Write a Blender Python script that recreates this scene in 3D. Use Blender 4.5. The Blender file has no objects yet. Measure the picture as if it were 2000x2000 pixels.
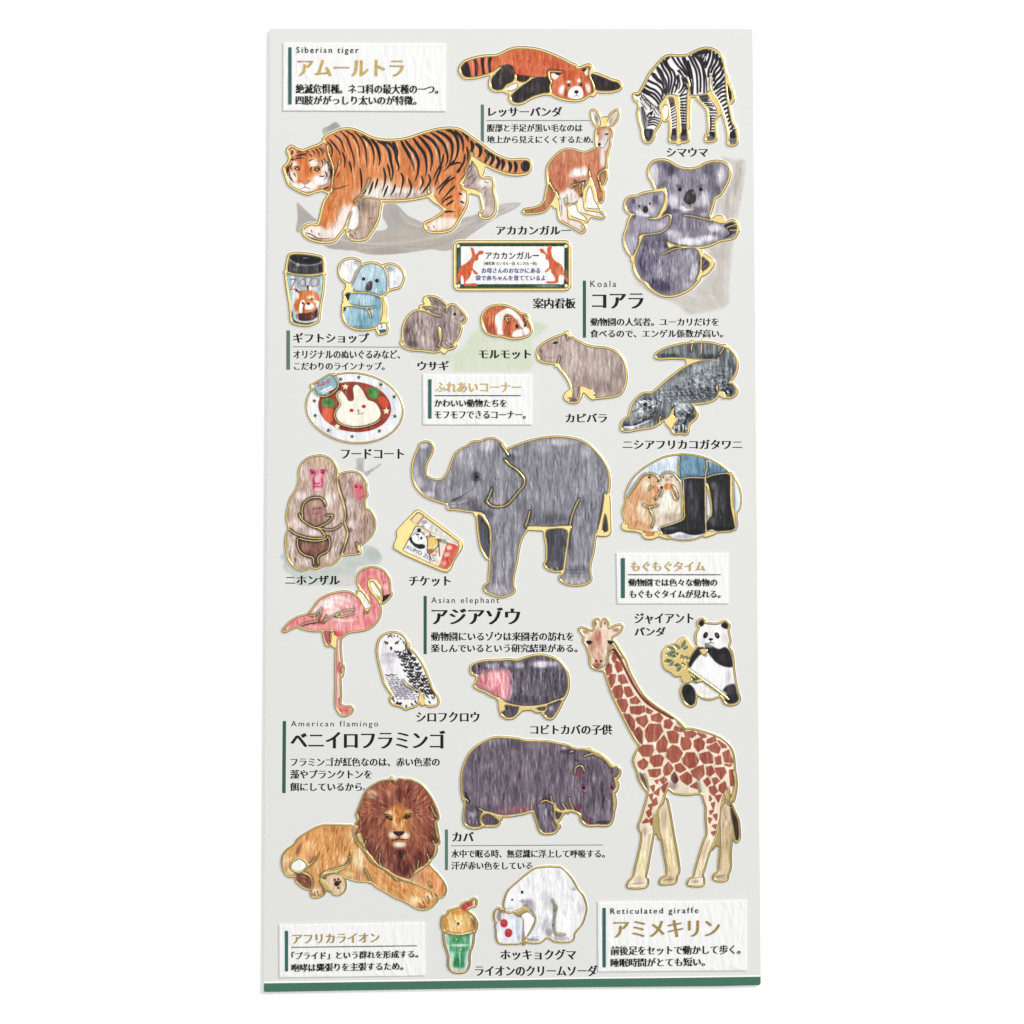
# A sheet of embossed washi-paper zoo stickers lying on a white table, seen from above.
# Units are metres at real size; 1 unit of sheet layout ("px") is 0.1 mm.
import bpy, bmesh, math, random
import numpy as np
from mathutils import Vector, Euler

S = bpy.context.scene
COL = S.collection
RAD = math.radians

# ---------------------------------------------------------------- camera
cam_d = bpy.data.cameras.new('camera')
cam = bpy.data.objects.new('camera', cam_d)
COL.objects.link(cam)
cam.location = (-0.0052, -0.0153, 0.3004)
cam.rotation_euler = (0.0444, -0.0170, -0.00237)
cam_d.sensor_width = 36
cam_d.lens = 54
cam_d.clip_start = 0.005
cam_d.clip_end = 50
S.camera = cam

# ---------------------------------------------------------------- world, lamps, exposure
w = bpy.data.worlds.new('World')
S.world = w
w.use_nodes = True
bg = w.node_tree.nodes['Background']
bg.inputs[0].default_value = (0.99, 0.99, 1.0, 1)
bg.inputs[1].default_value = 0.38


def area(name, loc, target, sx, sy, power, col=(1, 1, 1)):
    d = bpy.data.lights.new(name, 'AREA')
    d.shape = 'RECTANGLE'
    d.size, d.size_y, d.energy, d.color = sx, sy, power, col
    o = bpy.data.objects.new(name, d)
    COL.objects.link(o)
    o.location = loc
    o.rotation_euler = (Vector(target) - Vector(loc)).to_track_quat('-Z', 'Y').to_euler()
    return o


area('window_light', (1.5, 1.05, 1.15), (0, 0, 0), 0.4, 0.5, 31, (1, 0.99, 0.975))
area('ceiling_light', (-0.08, 0.20, 1.1), (0, 0, 0), 0.8, 0.8, 5.3)
S.view_settings.view_transform = 'Standard'
S.view_settings.look = 'None'
S.view_settings.exposure = 0
S.view_settings.gamma = 1
S.view_settings.use_curve_mapping = False

# ---------------------------------------------------------------- sheet layout -> table plane
F_PX = 3000.0
ROT = np.array(cam.rotation_euler.to_matrix())
CP = np.array(cam.location)


def plane(px, py, z=0.0):
    """Layout coordinates (0.1 mm grid of the sheet) to points on the table plane, raised by z."""
    px, py = np.asarray(px, float), np.asarray(py, float)
    d = np.stack([(px - 1000) / F_PX, (1000 - py) / F_PX, -np.ones_like(px)], -1) @ ROT.T
    t = -CP[2] / d[..., 2]
    p = CP + d * t[..., None]
    p[..., 2] += z
    return p


# ---------------------------------------------------------------- materials
def lin(h):
    c = [int(h[i:i + 2], 16) / 255 for i in (0, 2, 4)]
    return tuple(x / 12.92 if x <= .04045 else ((x + .055) / 1.055) ** 2.4 for x in c) + (1,)


def mat(name, col=None, rough=.5, spec=.3, metal=0., attr=None, bump=0., bscale=(1, 1, 1), bdist=2e-5, var=0.):
    m = bpy.data.materials.new(name)
    m.use_nodes = True
    nt = m.node_tree
    b = nt.nodes['Principled BSDF']
    b.inputs['Roughness'].default_value = rough
    b.inputs['Specular IOR Level'].default_value = spec
    b.inputs['Metallic'].default_value = metal
    src = None
    if attr:
        a = nt.nodes.new('ShaderNodeVertexColor')
        a.layer_name = attr
        src = a.outputs['Color']
    elif col:
        b.inputs['Base Color'].default_value = col
    tc = nt.nodes.new('ShaderNodeTexCoord')
    if var:
        n = nt.nodes.new('ShaderNodeTexNoise')
        n.inputs['Scale'].default_value = 900
        n.inputs['Detail'].default_value = 4
        nt.links.new(tc.outputs['Object'], n.inputs['Vector'])
        hs = nt.nodes.new('ShaderNodeHueSaturation')
        mr = nt.nodes.new('ShaderNodeMapRange')
        mr.inputs['To Min'].default_value = 1 - var
        mr.inputs['To Max'].default_value = 1 + var
        nt.links.new(n.outputs['Fac'], mr.inputs['Value'])
        nt.links.new(mr.outputs[0], hs.inputs['Value'])
        if src:
            nt.links.new(src, hs.inputs['Color'])
        else:
            hs.inputs['Color'].default_value = col
        src = hs.outputs['Color']
    if src:
        nt.links.new(src, b.inputs['Base Color'])
    if bump:
        mp = nt.nodes.new('ShaderNodeMapping')
        mp.inputs['Scale'].default_value = bscale
        nt.links.new(tc.outputs['Object'], mp.inputs['Vector'])
        n = nt.nodes.new('ShaderNodeTexNoise')
        n.inputs['Scale'].default_value = 1.0
        n.inputs['Detail'].default_value = 3
        nt.links.new(mp.outputs[0], n.inputs['Vector'])
        bp = nt.nodes.new('ShaderNodeBump')
        bp.inputs['Strength'].default_value = bump
        bp.inputs['Distance'].default_value = bdist
        nt.links.new(n.outputs['Fac'], bp.inputs['Height'])
        nt.links.new(bp.outputs[0], b.inputs['Normal'])
    return m


SHEET = 'dfdfdc'
M_ink_print = mat('printed_washi', attr='print', rough=.55, spec=.25, bump=.5, bscale=(4200, 700, 1), bdist=3e-5)
M_wash = mat('printed_watercolour', attr='print', rough=.6, spec=.12)
M_gold = mat('gold_foil', (.50, .385, .16, 1), rough=.3, metal=.78, spec=.5, bump=.35, bscale=(2600, 1400, 1), bdist=2.5e-5, var=.16)
M_paper = mat('cut_paper_edge', lin('f4f3f0'), rough=.7, spec=.1)
M_washi = mat('white_washi', lin('f0f0ef'), rough=.6, spec=.15, bump=.7, bscale=(3600, 600, 1), bdist=3e-5)
M_sheet = mat('sheet_paper', lin(SHEET), rough=.6, spec=.12, var=.012)
M_table = mat('white_table', (.98, .98, .98, 1), rough=.8, spec=.0)
M_ink = mat('black_ink', lin('121112'), rough=.6, spec=.2)
M_grey = mat('grey_ink', lin('77777a'), rough=.6, spec=.2)
M_line = mat('rule_ink', lin('2c2c2e'), rough=.6, spec=.2)
M_navy = mat('navy_ink', lin('2a4290'), rough=.6, spec=.2)
M_green = mat('green_ink', lin('2c5648'), rough=.55, spec=.25, var=.06)
M_band = mat('green_band_ink', lin('40705a'), rough=.5, spec=.25, var=.05)
M_teal = mat('teal_ink', lin('2b5f57'), rough=.5, spec=.3, var=.1)
M_goldtext = mat('gold_foil_lettering', (.40, .27, .07, 1), rough=.42, metal=.75, spec=.5, bump=.6, bscale=(3000, 3000, 1), bdist=3e-5, var=.3)
M_white = mat('white_ink', lin('fbfbf8'), rough=.6, spec=.2)
M_red = mat('red_ink', lin('c8505a'), rough=.6, spec=.2)


# ---------------------------------------------------------------- object helpers
def link(name, data, parent=None):
    o = bpy.data.objects.new(name, data)
    COL.objects.link(o)
    if parent:
        o.parent = parent
        o.matrix_parent_inverse = parent.matrix_world.inverted()
    return o


def thing(name, loc, label, cat, group=None):
    o = bpy.data.objects.new(name, None)
    COL.objects.link(o)
    o.location = loc
    o.empty_display_size = .005
    o['label'] = label
    o['category'] = cat
    if group:
        o['group'] = group
    bpy.context.view_layer.update()
    return o


def np_mesh(name, V, loops, starts, col=None, smooth=True):
    me = bpy.data.meshes.new(name)
    me.vertices.add(len(V))
    me.vertices.foreach_set('co', np.ascontiguousarray(V, np.float32).ravel())
    me.loops.add(len(loops))
    me.loops.foreach_set('vertex_index', np.ascontiguousarray(loops, np.int32))
    me.polygons.add(len(starts))
    me.polygons.foreach_set('loop_start', np.ascontiguousarray(starts, np.int32))
    if smooth:
        me.polygons.foreach_set('use_smooth', np.ones(len(starts), bool))
    me.update(calc_edges=True)
    if col is not None:
        a = me.color_attributes.new('print', 'BYTE_COLOR', 'POINT')
        c = np.ones((len(V), 4), np.float32)
        c[:, :3] = np.clip(col, 0, 1)
        a.data.foreach_set('color_srgb', c.ravel())
    return me


def poly_mesh(name, P, z0, z1, m, parent):
    """Prism over a layout polygon (counted in 0.1 mm), from height z0 to z1."""
    P = np.asarray(P, float)
    n = len(P)
    V = np.concatenate([plane(P[:, 0], P[:, 1], z1), plane(P[:, 0], P[:, 1], z0)])
    fs = [list(range(n))[::-1]]
    if z1 > z0:
        fs += [[i, (i + 1) % n, n + (i + 1) % n, n + i] for i in range(n)]
    else:
        V = V[:n]
    me = bpy.data.meshes.new(name)
    me.from_pydata([tuple(v) for v in V], [], fs)
    me.materials.append(m)
    return link(name, me, parent)


def rect(x0, y0, x1, y1, r=0, seg=5):
    if not r:
        return [(x0, y0), (x1, y0), (x1, y1), (x0, y1)]
    out = []
    for cx, cy, a0 in ((x1 - r, y0 + r, -90), (x1 - r, y1 - r, 0), (x0 + r, y1 - r, 90), (x0 + r, y0 + r, 180)):
        for k in range(seg + 1):
            a = RAD(a0 + 90 * k / seg)
            out.append((cx + r * math.cos(a), cy + r * math.sin(a)))
    return out


DG = None


def text_mesh(name, s, box, m, parent, z, thin=.0, bold=0., rot=0., space=1., heavy=0.):
    """Lettering s fitted into the layout box (x0, y0, x1, y1); thin slims the horizontal strokes (Mincho style)."""
    cu = bpy.data.curves.new(name, 'FONT')
    cu.body = s
    cu.offset = bold
    cu.space_character = space
    cu.resolution_u = 3
    o = bpy.data.objects.new(name, cu)
    COL.objects.link(o)
    dg = bpy.context.evaluated_depsgraph_get()
    me = bpy.data.meshes.new_from_object(o.evaluated_get(dg))
    bpy.data.objects.remove(o)
    n = len(me.vertices)
    co = np.zeros(n * 3)
    me.vertices.foreach_get('co', co)
    co = co.reshape(-1, 3)
    if thin:
        # weld the glyph outlines, then shift outline points in y only: horizontals get thinner, verticals stay
        key = np.round(co[:, :2] / 2e-4).astype(np.int64)
        _, inv = np.unique(key, axis=0, return_inverse=True)
        inv = inv.ravel()
        nrm = np.zeros((inv.max() + 1, 2))
        cnt = {}
        for p in me.polygons:
            vs = list(p.vertices)
            for a, b in zip(vs, vs[1:] + vs[:1]):
                k = (int(inv[a]), int(inv[b]))
                if k[0] == k[1]:
                    continue
                if (k[1], k[0]) in cnt:
                    del cnt[(k[1], k[0])]
                else:
                    cnt[k] = (a, b)
        for (ka, kb), (a, b) in cnt.items():
            e = co[b, :2] - co[a, :2]
            L = math.hypot(*e) + 1e-9
            nn = np.array([e[1], -e[0]]) / L
            nrm[ka] += nn
            nrm[kb] += nn
        ln = np.linalg.norm(nrm, axis=1)
        nrm /= np.maximum(ln, 1e-9)[:, None]
        co[:, 1] -= thin * nrm[inv, 1]
        co[:, 0] += thin * .35 * nrm[inv, 0]
        # the small triangular serif of Mincho type at the right end of each horizontal stroke
        nxt = {ka: kb for ka, kb in cnt}
        prv = {kb: ka for ka, kb in cnt}
        rep = {}
        for i_, k_ in enumerate(inv):
            rep.setdefault(int(k_), i_)
        tri = []
        for ka, kb in cnt:
            pa, pb = co[rep[ka]], co[rep[kb]]
            e = pb - pa
            L = math.hypot(e[0], e[1])
            if not .008 < L < .1 or e[1] / (L + 1e-9) < .93 or kb not in nxt or ka not in prv:
                continue
            q0, q1 = pa - co[rep[prv[ka]]], co[rep[nxt[kb]]] - pb
            if math.hypot(*q0[:2]) < .12 or math.hypot(*q1[:2]) < .12 or abs(q0[1]) > .3 * abs(q0[0]) or abs(q1[1]) > .3 * abs(q1[0]):
                continue
            tri.append([(pb[0] - .15, pb[1] - .004, 0), (pb[0] + .01, pa[1], 0), (pb[0] + .012, pb[1] + .008, 0), (pb[0] - .055, pb[1] + .075, 0)])
        if tri:
            bm = bmesh.new()
            bm.from_mesh(me)
            bm.verts.ensure_lookup_table()
            for v, c_ in zip(bm.verts, co):
                v.co = c_
            for t_ in tri:
                bm.faces.new([bm.verts.new(c_) for c_ in t_])
            bm.to_mesh(me)
            bm.free()
            n = len(me.vertices)
            co = np.zeros(n * 3)
            me.vertices.foreach_get('co', co)
            co = co.reshape(-1, 3)
    x0, y0, x1, y1 = box
    lo, hi = co.min(0), co.max(0)
    if heavy:
        # weight on the verticals only: the same letters once more, a hair to the side and a hair lower
        m2 = me.copy()
        bm = bmesh.new()
        bm.from_mesh(me)
        bm.from_mesh(m2)
        bm.from_mesh(m2)
        bm.to_mesh(me)
        bm.free()
        bpy.data.meshes.remove(m2)
        co = np.concatenate([co - (heavy / 2, 0, 0), co, co + (heavy / 2, 0, 0)])
    X = x0 + (co[:, 0] - lo[0]) / (hi[0] - lo[0]) * (x1 - x0)
    Y = y1 - (co[:, 1] - lo[1]) / max(hi[1] - lo[1], 1e-6) * (y1 - y0)
    if rot:
        cx, cy = (x0 + x1) / 2, (y0 + y1) / 2
        c, s_ = math.cos(RAD(rot)), math.sin(RAD(rot))
        X, Y = cx + (X - cx) * c - (Y - cy) * s_, cy + (X - cx) * s_ + (Y - cy) * c
    V = plane(X, Y, z)
    if heavy:
        V[n:2 * n, 2] -= .02e-4
        V[2 * n:, 2] -= .04e-4
    me.vertices.foreach_set('co', V.astype(np.float32).ravel())
    me.update()
    me.materials.clear()
    me.materials.append(m)
    me.name = name
    return link(name, me, parent)


# ---------------------------------------------------------------- noise
def _hash(i, j, s):
    h = (i * 374761393 + j * 668265263 + s * 2147483647 + 1013904223) & 0xFFFFFFFF
    h = ((h ^ (h >> 13)) * 1274126177) & 0xFFFFFFFF
    return ((h ^ (h >> 16)) & 0xFFFF) / 65535.0


def vnoise(x, y, s=0):
    xi, yi = np.floor(x).astype(np.int64), np.floor(y).astype(np.int64)
    fx, fy = x - xi, y - yi
    fx, fy = fx * fx * (3 - 2 * fx), fy * fy * (3 - 2 * fy)
    a, b = _hash(xi, yi, s), _hash(xi + 1, yi, s)
    c, d = _hash(xi, yi + 1, s), _hash(xi + 1, yi + 1, s)
    return (a * (1 - fx) + b * fx) * (1 - fy) + (c * (1 - fx) + d * fx) * fy - .5


def crinkle(X, Y):
    """Height of the washi wrinkles, -1..1: mostly vertical, wandering creases."""
    wx = X + 7 * vnoise(X / 30, Y / 34, 5) + 3 * vnoise(X / 9, Y / 15, 6)
    a = vnoise(wx / 8.0, Y / 34, 1)
    b = vnoise(wx / 4.4, Y / 20, 2)
    c = vnoise(wx / 14, Y / 44, 3)
    r = 1 - np.abs(a) * 4
    r2 = 1 - np.abs(vnoise(wx / 12, Y / 60, 4)) * 9
    return .4 * np.clip(r, -1, 1) + .55 * np.clip(r2, -.2, 1) + b * .8 + c * .7


def fibre(X, Y, s=11):  # light and dark streaks of the washi wrinkles, for painting into the print
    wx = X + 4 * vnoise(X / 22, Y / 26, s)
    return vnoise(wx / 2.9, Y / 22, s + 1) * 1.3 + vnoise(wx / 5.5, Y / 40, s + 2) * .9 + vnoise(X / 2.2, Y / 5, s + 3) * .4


# ---------------------------------------------------------------- printed artwork on stickers
STEP = 0.8
H_ST = 1.8e-4          # sticker thickness


def catmull(P, closed=True, sub=5):
    P = np.asarray(P, float)
    n = len(P)
    out = []
    rng = range(n if closed else n - 1)
    for i in rng:
        if closed:
            p0, p1, p2, p3 = P[i - 1], P[i], P[(i + 1) % n], P[(i + 2) % n]
        else:
            p0, p1, p2, p3 = P[max(i - 1, 0)], P[i], P[i + 1], P[min(i + 2, n - 1)]
        for t in np.arange(sub) / sub:
            out.append(.5 * (2 * p1 + (p2 - p0) * t + (2 * p0 - 5 * p1 + 4 * p2 - p3) * t * t + (3 * p1 - p0 - 3 * p2 + p3) * t ** 3))
    if not closed:
        out.append(P[-1])
    return np.array(out)


def hexrgb(h):
    return np.array([int(h[i:i + 2], 16) / 255 for i in (0, 2, 4)])


def msq(F, X, Y, atts):
    """Marching squares: the area F > 0 as polygons with smooth borders; atts are interpolated along."""
    ny, nx = F.shape
    N = ny * nx
    ins = F > 0
    cid = np.arange(N).reshape(ny, nx)
    C = [cid[:-1, :-1], cid[:-1, 1:], cid[1:, 1:], cid[1:, :-1]]
    I = [ins.ravel()[c] for c in C]
    Eid = [N + C[0], 2 * N + C[1], N + C[3], 2 * N + C[0]]
    code = sum(I[k].astype(int) << k for k in range(4))
    loops, sizes, src = [], [], []
    for cs in range(1, 16):
        sel = np.nonzero(code == cs)
        if not len(sel[0]):
            continue
        cols = []
        for k in range(4):
            a, b = cs >> k & 1, cs >> ((k + 1) % 4) & 1
            if a:
                cols.append(C[k][sel])
            if a != b:
                cols.append(Eid[k][sel])
        L = np.stack(cols[::-1], 1)
        loops.append(L.ravel())
        sizes.append(np.full(len(L), L.shape[1]))
        src.append(C[0][sel])
    if not loops:
        return None
    loops = np.concatenate(loops)
    sizes = np.concatenate(sizes)
    src = np.concatenate(src)
    uid, inv = np.unique(loops, return_inverse=True)
    inv = inv.ravel()
    kind, base = uid // N, uid % N
    other = np.where(kind == 0, base, np.where(kind == 1, base + 1, base + nx))
    f0, f1 = F.ravel()[base], F.ravel()[np.minimum(other, N - 1)]
    t = np.where(kind == 0, 0, f0 / np.where(f0 - f1 == 0, 1, f0 - f1))
    t = np.clip(t, 0, 1)

    def ip(A):
        A = A.reshape(N, -1)
        return A[base] * (1 - t)[:, None] + A[np.minimum(other, N - 1)] * t[:, None]
    return inv, sizes, src, ip(X)[:, 0], ip(Y)[:, 0], [ip(a) for a in atts]


UNIQ = 'eye screw printed_dot eye_patch young_eye infant_eye companion_eye ear boot trouser_leg prairie_dog carrot vegetable cheese_star gold_star claw kangaroo_figure snack paper_window bamboo_leaf ticket_back'.split()


class Art:
    """One printed picture. Outlines come in local drawing units: layout = origin + u / k."""

    def __init__(s, ox, oy, k, dy=0):
        s.ox, s.oy, s.k = ox, oy, k
        s.ops, s.bb = [], []
        s.count = 0
        s.wk = 1.0
        s.gain = 1.0
        s.contour = .34
        s.seed = int(ox * 7 + oy * 13)

    def P(s, pts):
        if isinstance(pts, str):
            v = [float(q) for q in pts.split()]
            pts = list(zip(v[::2], v[1::2]))
        p = np.asarray(pts, float)
        return np.stack([s.ox + p[:, 0] / s.k, s.oy + p[:, 1] / s.k], 1)

    def uq(s, part):
        """Countable parts get a mesh each."""
        if part in UNIQ:
            s.count += 1
            return '%s#%d' % (part, s.count)
        return part

    def reg(s, pts, col, part=None, sharp=False, smooth=4):
        """Add an area to the printed picture and fill it."""
        for q in pts.split('/') if isinstance(pts, str) else [pts]:
            p = s.P(q)
            if not sharp:
                p = catmull(p, True, smooth)
            s.bb.append(p)
            s.ops.append(('reg', p, hexrgb(col), s.uq(part)))
        return s

    def f(s, pts, col, soft=1.0, op=1.0, part=None, sharp=False, grow=0.):
        for q in pts.split('/'):
            p = s.P(q)
            s.ops.append(('fill', p if sharp else catmull(p, True, 4), hexrgb(col), soft, op, s.uq(part), grow))
        return s

    def l(s, pts, w, col, w2=None, op=1.0, soft=1.0, taper=False, part=None):
        """Brush strokes (polylines split by /), width w to w2 in layout px."""
        for q in pts.split('/'):
            p = catmull(s.P(q), False, 4)
            s.ops.append(('line', p, hexrgb(col), w * s.wk, (w if w2 is None else w2) * s.wk, op, soft, taper, part))
        return s

    def e(s, cx, cy, rx, ry, col, ang=0, soft=.8, op=1.0, part=None):
        a = np.linspace(0, 2 * np.pi, 22)[:-1]
        c, sn = math.cos(RAD(ang)), math.sin(RAD(ang))
        x, y = rx * np.cos(a), ry * np.sin(a)
        s.ops.append(('fill', s.P(np.stack([cx + x * c - y * sn, cy + x * sn + y * c], 1)), hexrgb(col), soft, op, s.uq(part)))
        return s

    def b(s, cx, cy, rx, ry, col, op=1.0, ang=0):
        """Soft watercolour blot."""
        s.ops.append(('blot', s.P([(cx, cy)])[0], rx / s.k, ry / s.k, hexrgb(col), op, RAD(ang)))
        return s

    def g(s, pts, w=2.6):
        """Gold foil line."""
        for q in pts.split('/'):
            p = catmull(s.P(q), False, 4)
            s.ops.append(('gold', p, w))
        return s

    def ga(s, pts, sharp=False):
        """Gold foil area."""
        for q in pts.split('/'):
            p = s.P(q)
            p = p if sharp else catmull(p, True, 4)
            s.bb.append(p)
            s.ops.append(('goldarea', p))
        return s

    def hair(s, pts, n, ln, ang, cols, w=.9, op=.6, spread=15):
        """n short brush hairs inside an outline."""
        s.ops.append(('hair', s.P(pts), n, ln, ang, [hexrgb(c) for c in cols.split()], w, op, spread))
        return s

    # ---- raster helpers
    def sub(s, p, m):
        x0, y0 = p.min(0) - m
        x1, y1 = p.max(0) + m
        j0, j1 = max(int((x0 - s.gx) / STEP), 0), min(int((x1 - s.gx) / STEP) + 2, s.nx)
        i0, i1 = max(int((y0 - s.gy) / STEP), 0), min(int((y1 - s.gy) / STEP) + 2, s.ny)
        return slice(i0, max(i1, i0)), slice(j0, max(j1, j0))

    @staticmethod
    def segdist(p, closed, X, Y, w=None):
        D = np.full(X.shape, 1e9)
        n = len(p)
        for i in range(n if closed else n - 1):
            a, b = p[i], p[(i + 1) % n]
            ex, ey = b - a
            L = ex * ex + ey * ey
            t = np.clip(((X - a[0]) * ex + (Y - a[1]) * ey) / L, 0, 1) if L > 1e-12 else 0 * X
            d = np.hypot(X - a[0] - t * ex, Y - a[1] - t * ey)
            if w is not None:
                d = d - (w[i] + (w[i + 1] - w[i]) * t)
            D = np.minimum(D, d)
        return D

    @staticmethod
    def inside(p, X, Y):
        r = np.zeros(X.shape, bool)
        n = len(p)
        for i in range(n):
            a, b = p[i], p[(i + 1) % n]
            if a[1] == b[1]:
                continue
            c = (a[1] > Y) != (b[1] > Y)
            r ^= c & (X < (b[0] - a[0]) * (Y - a[1]) / (b[1] - a[1]) + a[0])
        return r

    def sdf(s, p, m):
        sl = s.sub(p, m)
        X, Y = s.X[sl], s.Y[sl]
        D = s.segdist(p, True, X, Y)
        return sl, np.where(s.inside(p, X, Y), D, -D)

    def blend(s, sl, col, al):
        s.C[sl] += (col - s.C[sl]) * al[..., None]

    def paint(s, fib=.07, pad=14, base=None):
        allp = np.concatenate(s.bb)
        s.gx, s.gy = np.floor(allp.min(0)) - pad
        x1, y1 = allp.max(0) + pad
        s.nx, s.ny = int((x1 - s.gx) / STEP) + 1, int((y1 - s.gy) / STEP) + 1
        s.X, s.Y = np.meshgrid(s.gx + STEP * np.arange(s.nx), s.gy + STEP * np.arange(s.ny))
        s.F = np.full(s.X.shape, -1e3)
        s.G = np.full(s.X.shape, -1e3)
        s.C = np.ones(s.X.shape + (3,)) * (.9 if base is None else base)
        s.L = np.zeros(s.X.shape, int)
        s.parts = [None]
        rnd = random.Random(s.seed)

        def lab(sl, m, part):
            if part:
                if part not in s.parts:
                    s.parts.append(part)
                s.L[sl][m] = s.parts.index(part)
        for o in s.ops:
            k = o[0]
            if k == 'reg':
                sl, d = s.sdf(o[1], pad)
                s.F[sl] = np.maximum(s.F[sl], d)
                s.blend(sl, o[2], np.clip(d + 2.2, 0, 1))
                s.L[sl][d > -2] = 0
                lab(sl, d > -2, o[3])
            elif k == 'fill':
                sl, d = s.sdf(o[1], o[3] + 3)
                d = d + (o[6] if len(o) > 6 else 0)
                s.blend(sl, o[2], o[4] * np.clip(d / max(o[3], .3) + .5, 0, 1))
                lab(sl, d > 0, o[5])
            elif k == 'line':
                p, col, w1, w2, op, soft, tp, part = o[1:]
                u = np.linspace(0, 1, len(p))
                hw = (w1 + (w2 - w1) * u) / 2
                if tp:
                    hw = hw * np.sqrt(np.clip(np.sin(np.pi * (.04 + .92 * u)), .02, 1))
                sl = s.sub(p, max(w1, w2) + 2)
                d = s.segdist(p, False, s.X[sl], s.Y[sl], hw)
                s.blend(sl, col, op * np.clip(.5 - d / soft, 0, 1))
                lab(sl, d < 0, part)
            elif k == 'blot':
                c, rx, ry, col, op, a = o[1:]
                q = np.array([c - max(rx, ry) * 1.7, c + max(rx, ry) * 1.7])
                sl = s.sub(q, 1)
                dx, dy = s.X[sl] - c[0], s.Y[sl] - c[1]
                ux, uy = (dx * math.cos(a) + dy * math.sin(a)) / rx, (-dx * math.sin(a) + dy * math.cos(a)) / ry
                r2 = ux * ux + uy * uy
                s.blend(sl, col, op / (1 + np.exp((np.sqrt(r2) - .86) * 6.5)) * np.clip(2.8 - r2, 0, 1))
            elif k == 'hair':
                p, n, ln, ang, cols, w1, op, spread = o[1:]
                mean = sum(cols) / len(cols)
                w1 *= 1.5
                lo, hi = p.min(0), p.max(0)
                m = 0
                for _ in range(n * 6):
                    if m >= n:
                        break
                    c = np.array([rnd.uniform(lo[0], hi[0]), rnd.uniform(lo[1], hi[1])])
                    if not s.inside(p, np.array([c[0]]), np.array([c[1]]))[0]:
                        continue
                    m += 1
                    a = RAD((ang(*((c - (s.ox, s.oy)) * s.k)) if callable(ang) else ang) + rnd.uniform(-spread, spread))
                    h = np.array([math.cos(a), math.sin(a)]) * ln * rnd.uniform(.6, 1.5) / 2
                    q = np.array([c - h, c + np.array([rnd.uniform(-.5, .5), rnd.uniform(-.5, .5)]), c + h])
                    sl = s.sub(q, w1 + 1)
                    d = s.segdist(q, False, s.X[sl], s.Y[sl], np.array([w1 * .5, w1 * .45, .05]))
                    s.C[sl] += (rnd.choice(cols) - mean) * (.68 * op * rnd.uniform(.5, 1.25) * np.clip(.5 - d, 0, 1))[..., None]
            elif k == 'gold':
                p, w1 = o[1:]
                hw = np.full(len(p), w1 / 2)
                hw[0] = hw[-1] = w1 * .3
                sl = s.sub(p, pad)
                d = s.segdist(p, False, s.X[sl], s.Y[sl], hw)
                s.F[sl] = np.minimum(s.F[sl], d)
                s.G[sl] = np.maximum(s.G[sl], -d)
                # dark fringe beside each foil line: drawn outline with emboss shade painted in
                s.C[sl] *= (1 - s.contour * np.clip(1.25 - np.clip(d, 0, 9) / 3.4, 0, 1))[..., None]
            elif k == 'goldarea':
                sl, d = s.sdf(o[1], pad)
                s.F[sl] = np.minimum(s.F[sl], -d)
                s.G[sl] = np.maximum(s.G[sl], d)
        if fib:  # lit and shaded creases put into the print colour
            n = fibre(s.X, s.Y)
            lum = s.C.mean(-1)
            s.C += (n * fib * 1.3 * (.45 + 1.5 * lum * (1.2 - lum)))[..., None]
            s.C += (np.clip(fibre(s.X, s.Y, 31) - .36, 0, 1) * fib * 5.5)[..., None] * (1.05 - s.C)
        if base is None:
            s.C = (.5 + 1.08 * (s.C - .5)) * .955 * s.gain
        s.C = np.clip(s.C, 0, 1)
        return s

    def obj(s, name, F, z, m, parent, color=True, label_split=False, main=None):
        r = msq(F, s.X, s.Y, [z, s.C])
        if r is None:
            return {}
        inv, sizes, src, x, y, (zz, cc) = r
        V = plane(x, y)
        V[:, 2] += zz[:, 0]
        starts = np.concatenate([[0], np.cumsum(sizes)[:-1]])
        out = {}
        labs = s.L.ravel()[src] if label_split else np.zeros(len(src), int)
        for li in np.unique(labs):
            sel = labs == li
            lo = np.repeat(sel, sizes)
            ids, re = np.unique(inv[lo], return_inverse=True)
            sz = sizes[sel]
            st = np.concatenate([[0], np.cumsum(sz)[:-1]])
            nm = (s.parts[li] or main or name) if label_split else name
            me = np_mesh(nm.split('#')[0], V[ids], re.ravel(), st, cc[ids] if color else None)
            me.materials.append(m)
            out[nm] = (nm.split('#')[0], me, V[ids].mean(0))
        return out

    def sticker(s, name, label, cat='sticker', main='printed_picture', rim=5.6, fib=.07, nest=None, group='gold-edged zoo picture stickers on the sheet'):
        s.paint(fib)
        rim += .5
        O = np.maximum(s.F, s.G) + rim
        for _ in range(3):       # soften tight inner corners of the die cut
            Q = np.clip(O, -9, 12)
            O2 = Q.copy()
            O2[1:-1, 1:-1] = (Q[:-2, 1:-1] + Q[2:, 1:-1] + Q[1:-1, :-2] + Q[1:-1, 2:] + 4 * Q[1:-1, 1:-1]) / 8
            O = O2
        O = np.maximum(O, np.maximum(s.F, s.G) + 1.5)
        cr = crinkle(s.X, s.Y)
        inner = np.clip(s.F / 4, 0, 1)
        zp = H_ST + .55e-4 * cr * (.35 + .65 * inner) + .10e-4
        rid = np.clip(np.minimum(-s.F, O) / 2.4, 0, 1)
        zg = H_ST + 1.05e-4 * np.sin(rid * np.pi / 2) + .10e-4 * cr
        ze = (H_ST - .3e-4) * np.clip((O + 1.9) / 1.9, 0, 1)
        allp = np.concatenate(s.bb)
        c = (allp.min(0) + allp.max(0)) / 2
        root = thing(name, tuple(plane(c[0], c[1])), label, cat, group)
        made = {}
        for part in (s.obj('gold_foil_edge', np.minimum(O, -s.F), zg, M_gold, root, False),
                     s.obj('white_cut_edge', np.minimum(O + 1.9, -O + .25), ze, M_paper, root, False)):
            for nm, me, _ in part.values():
                link(nm, me, root)
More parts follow.
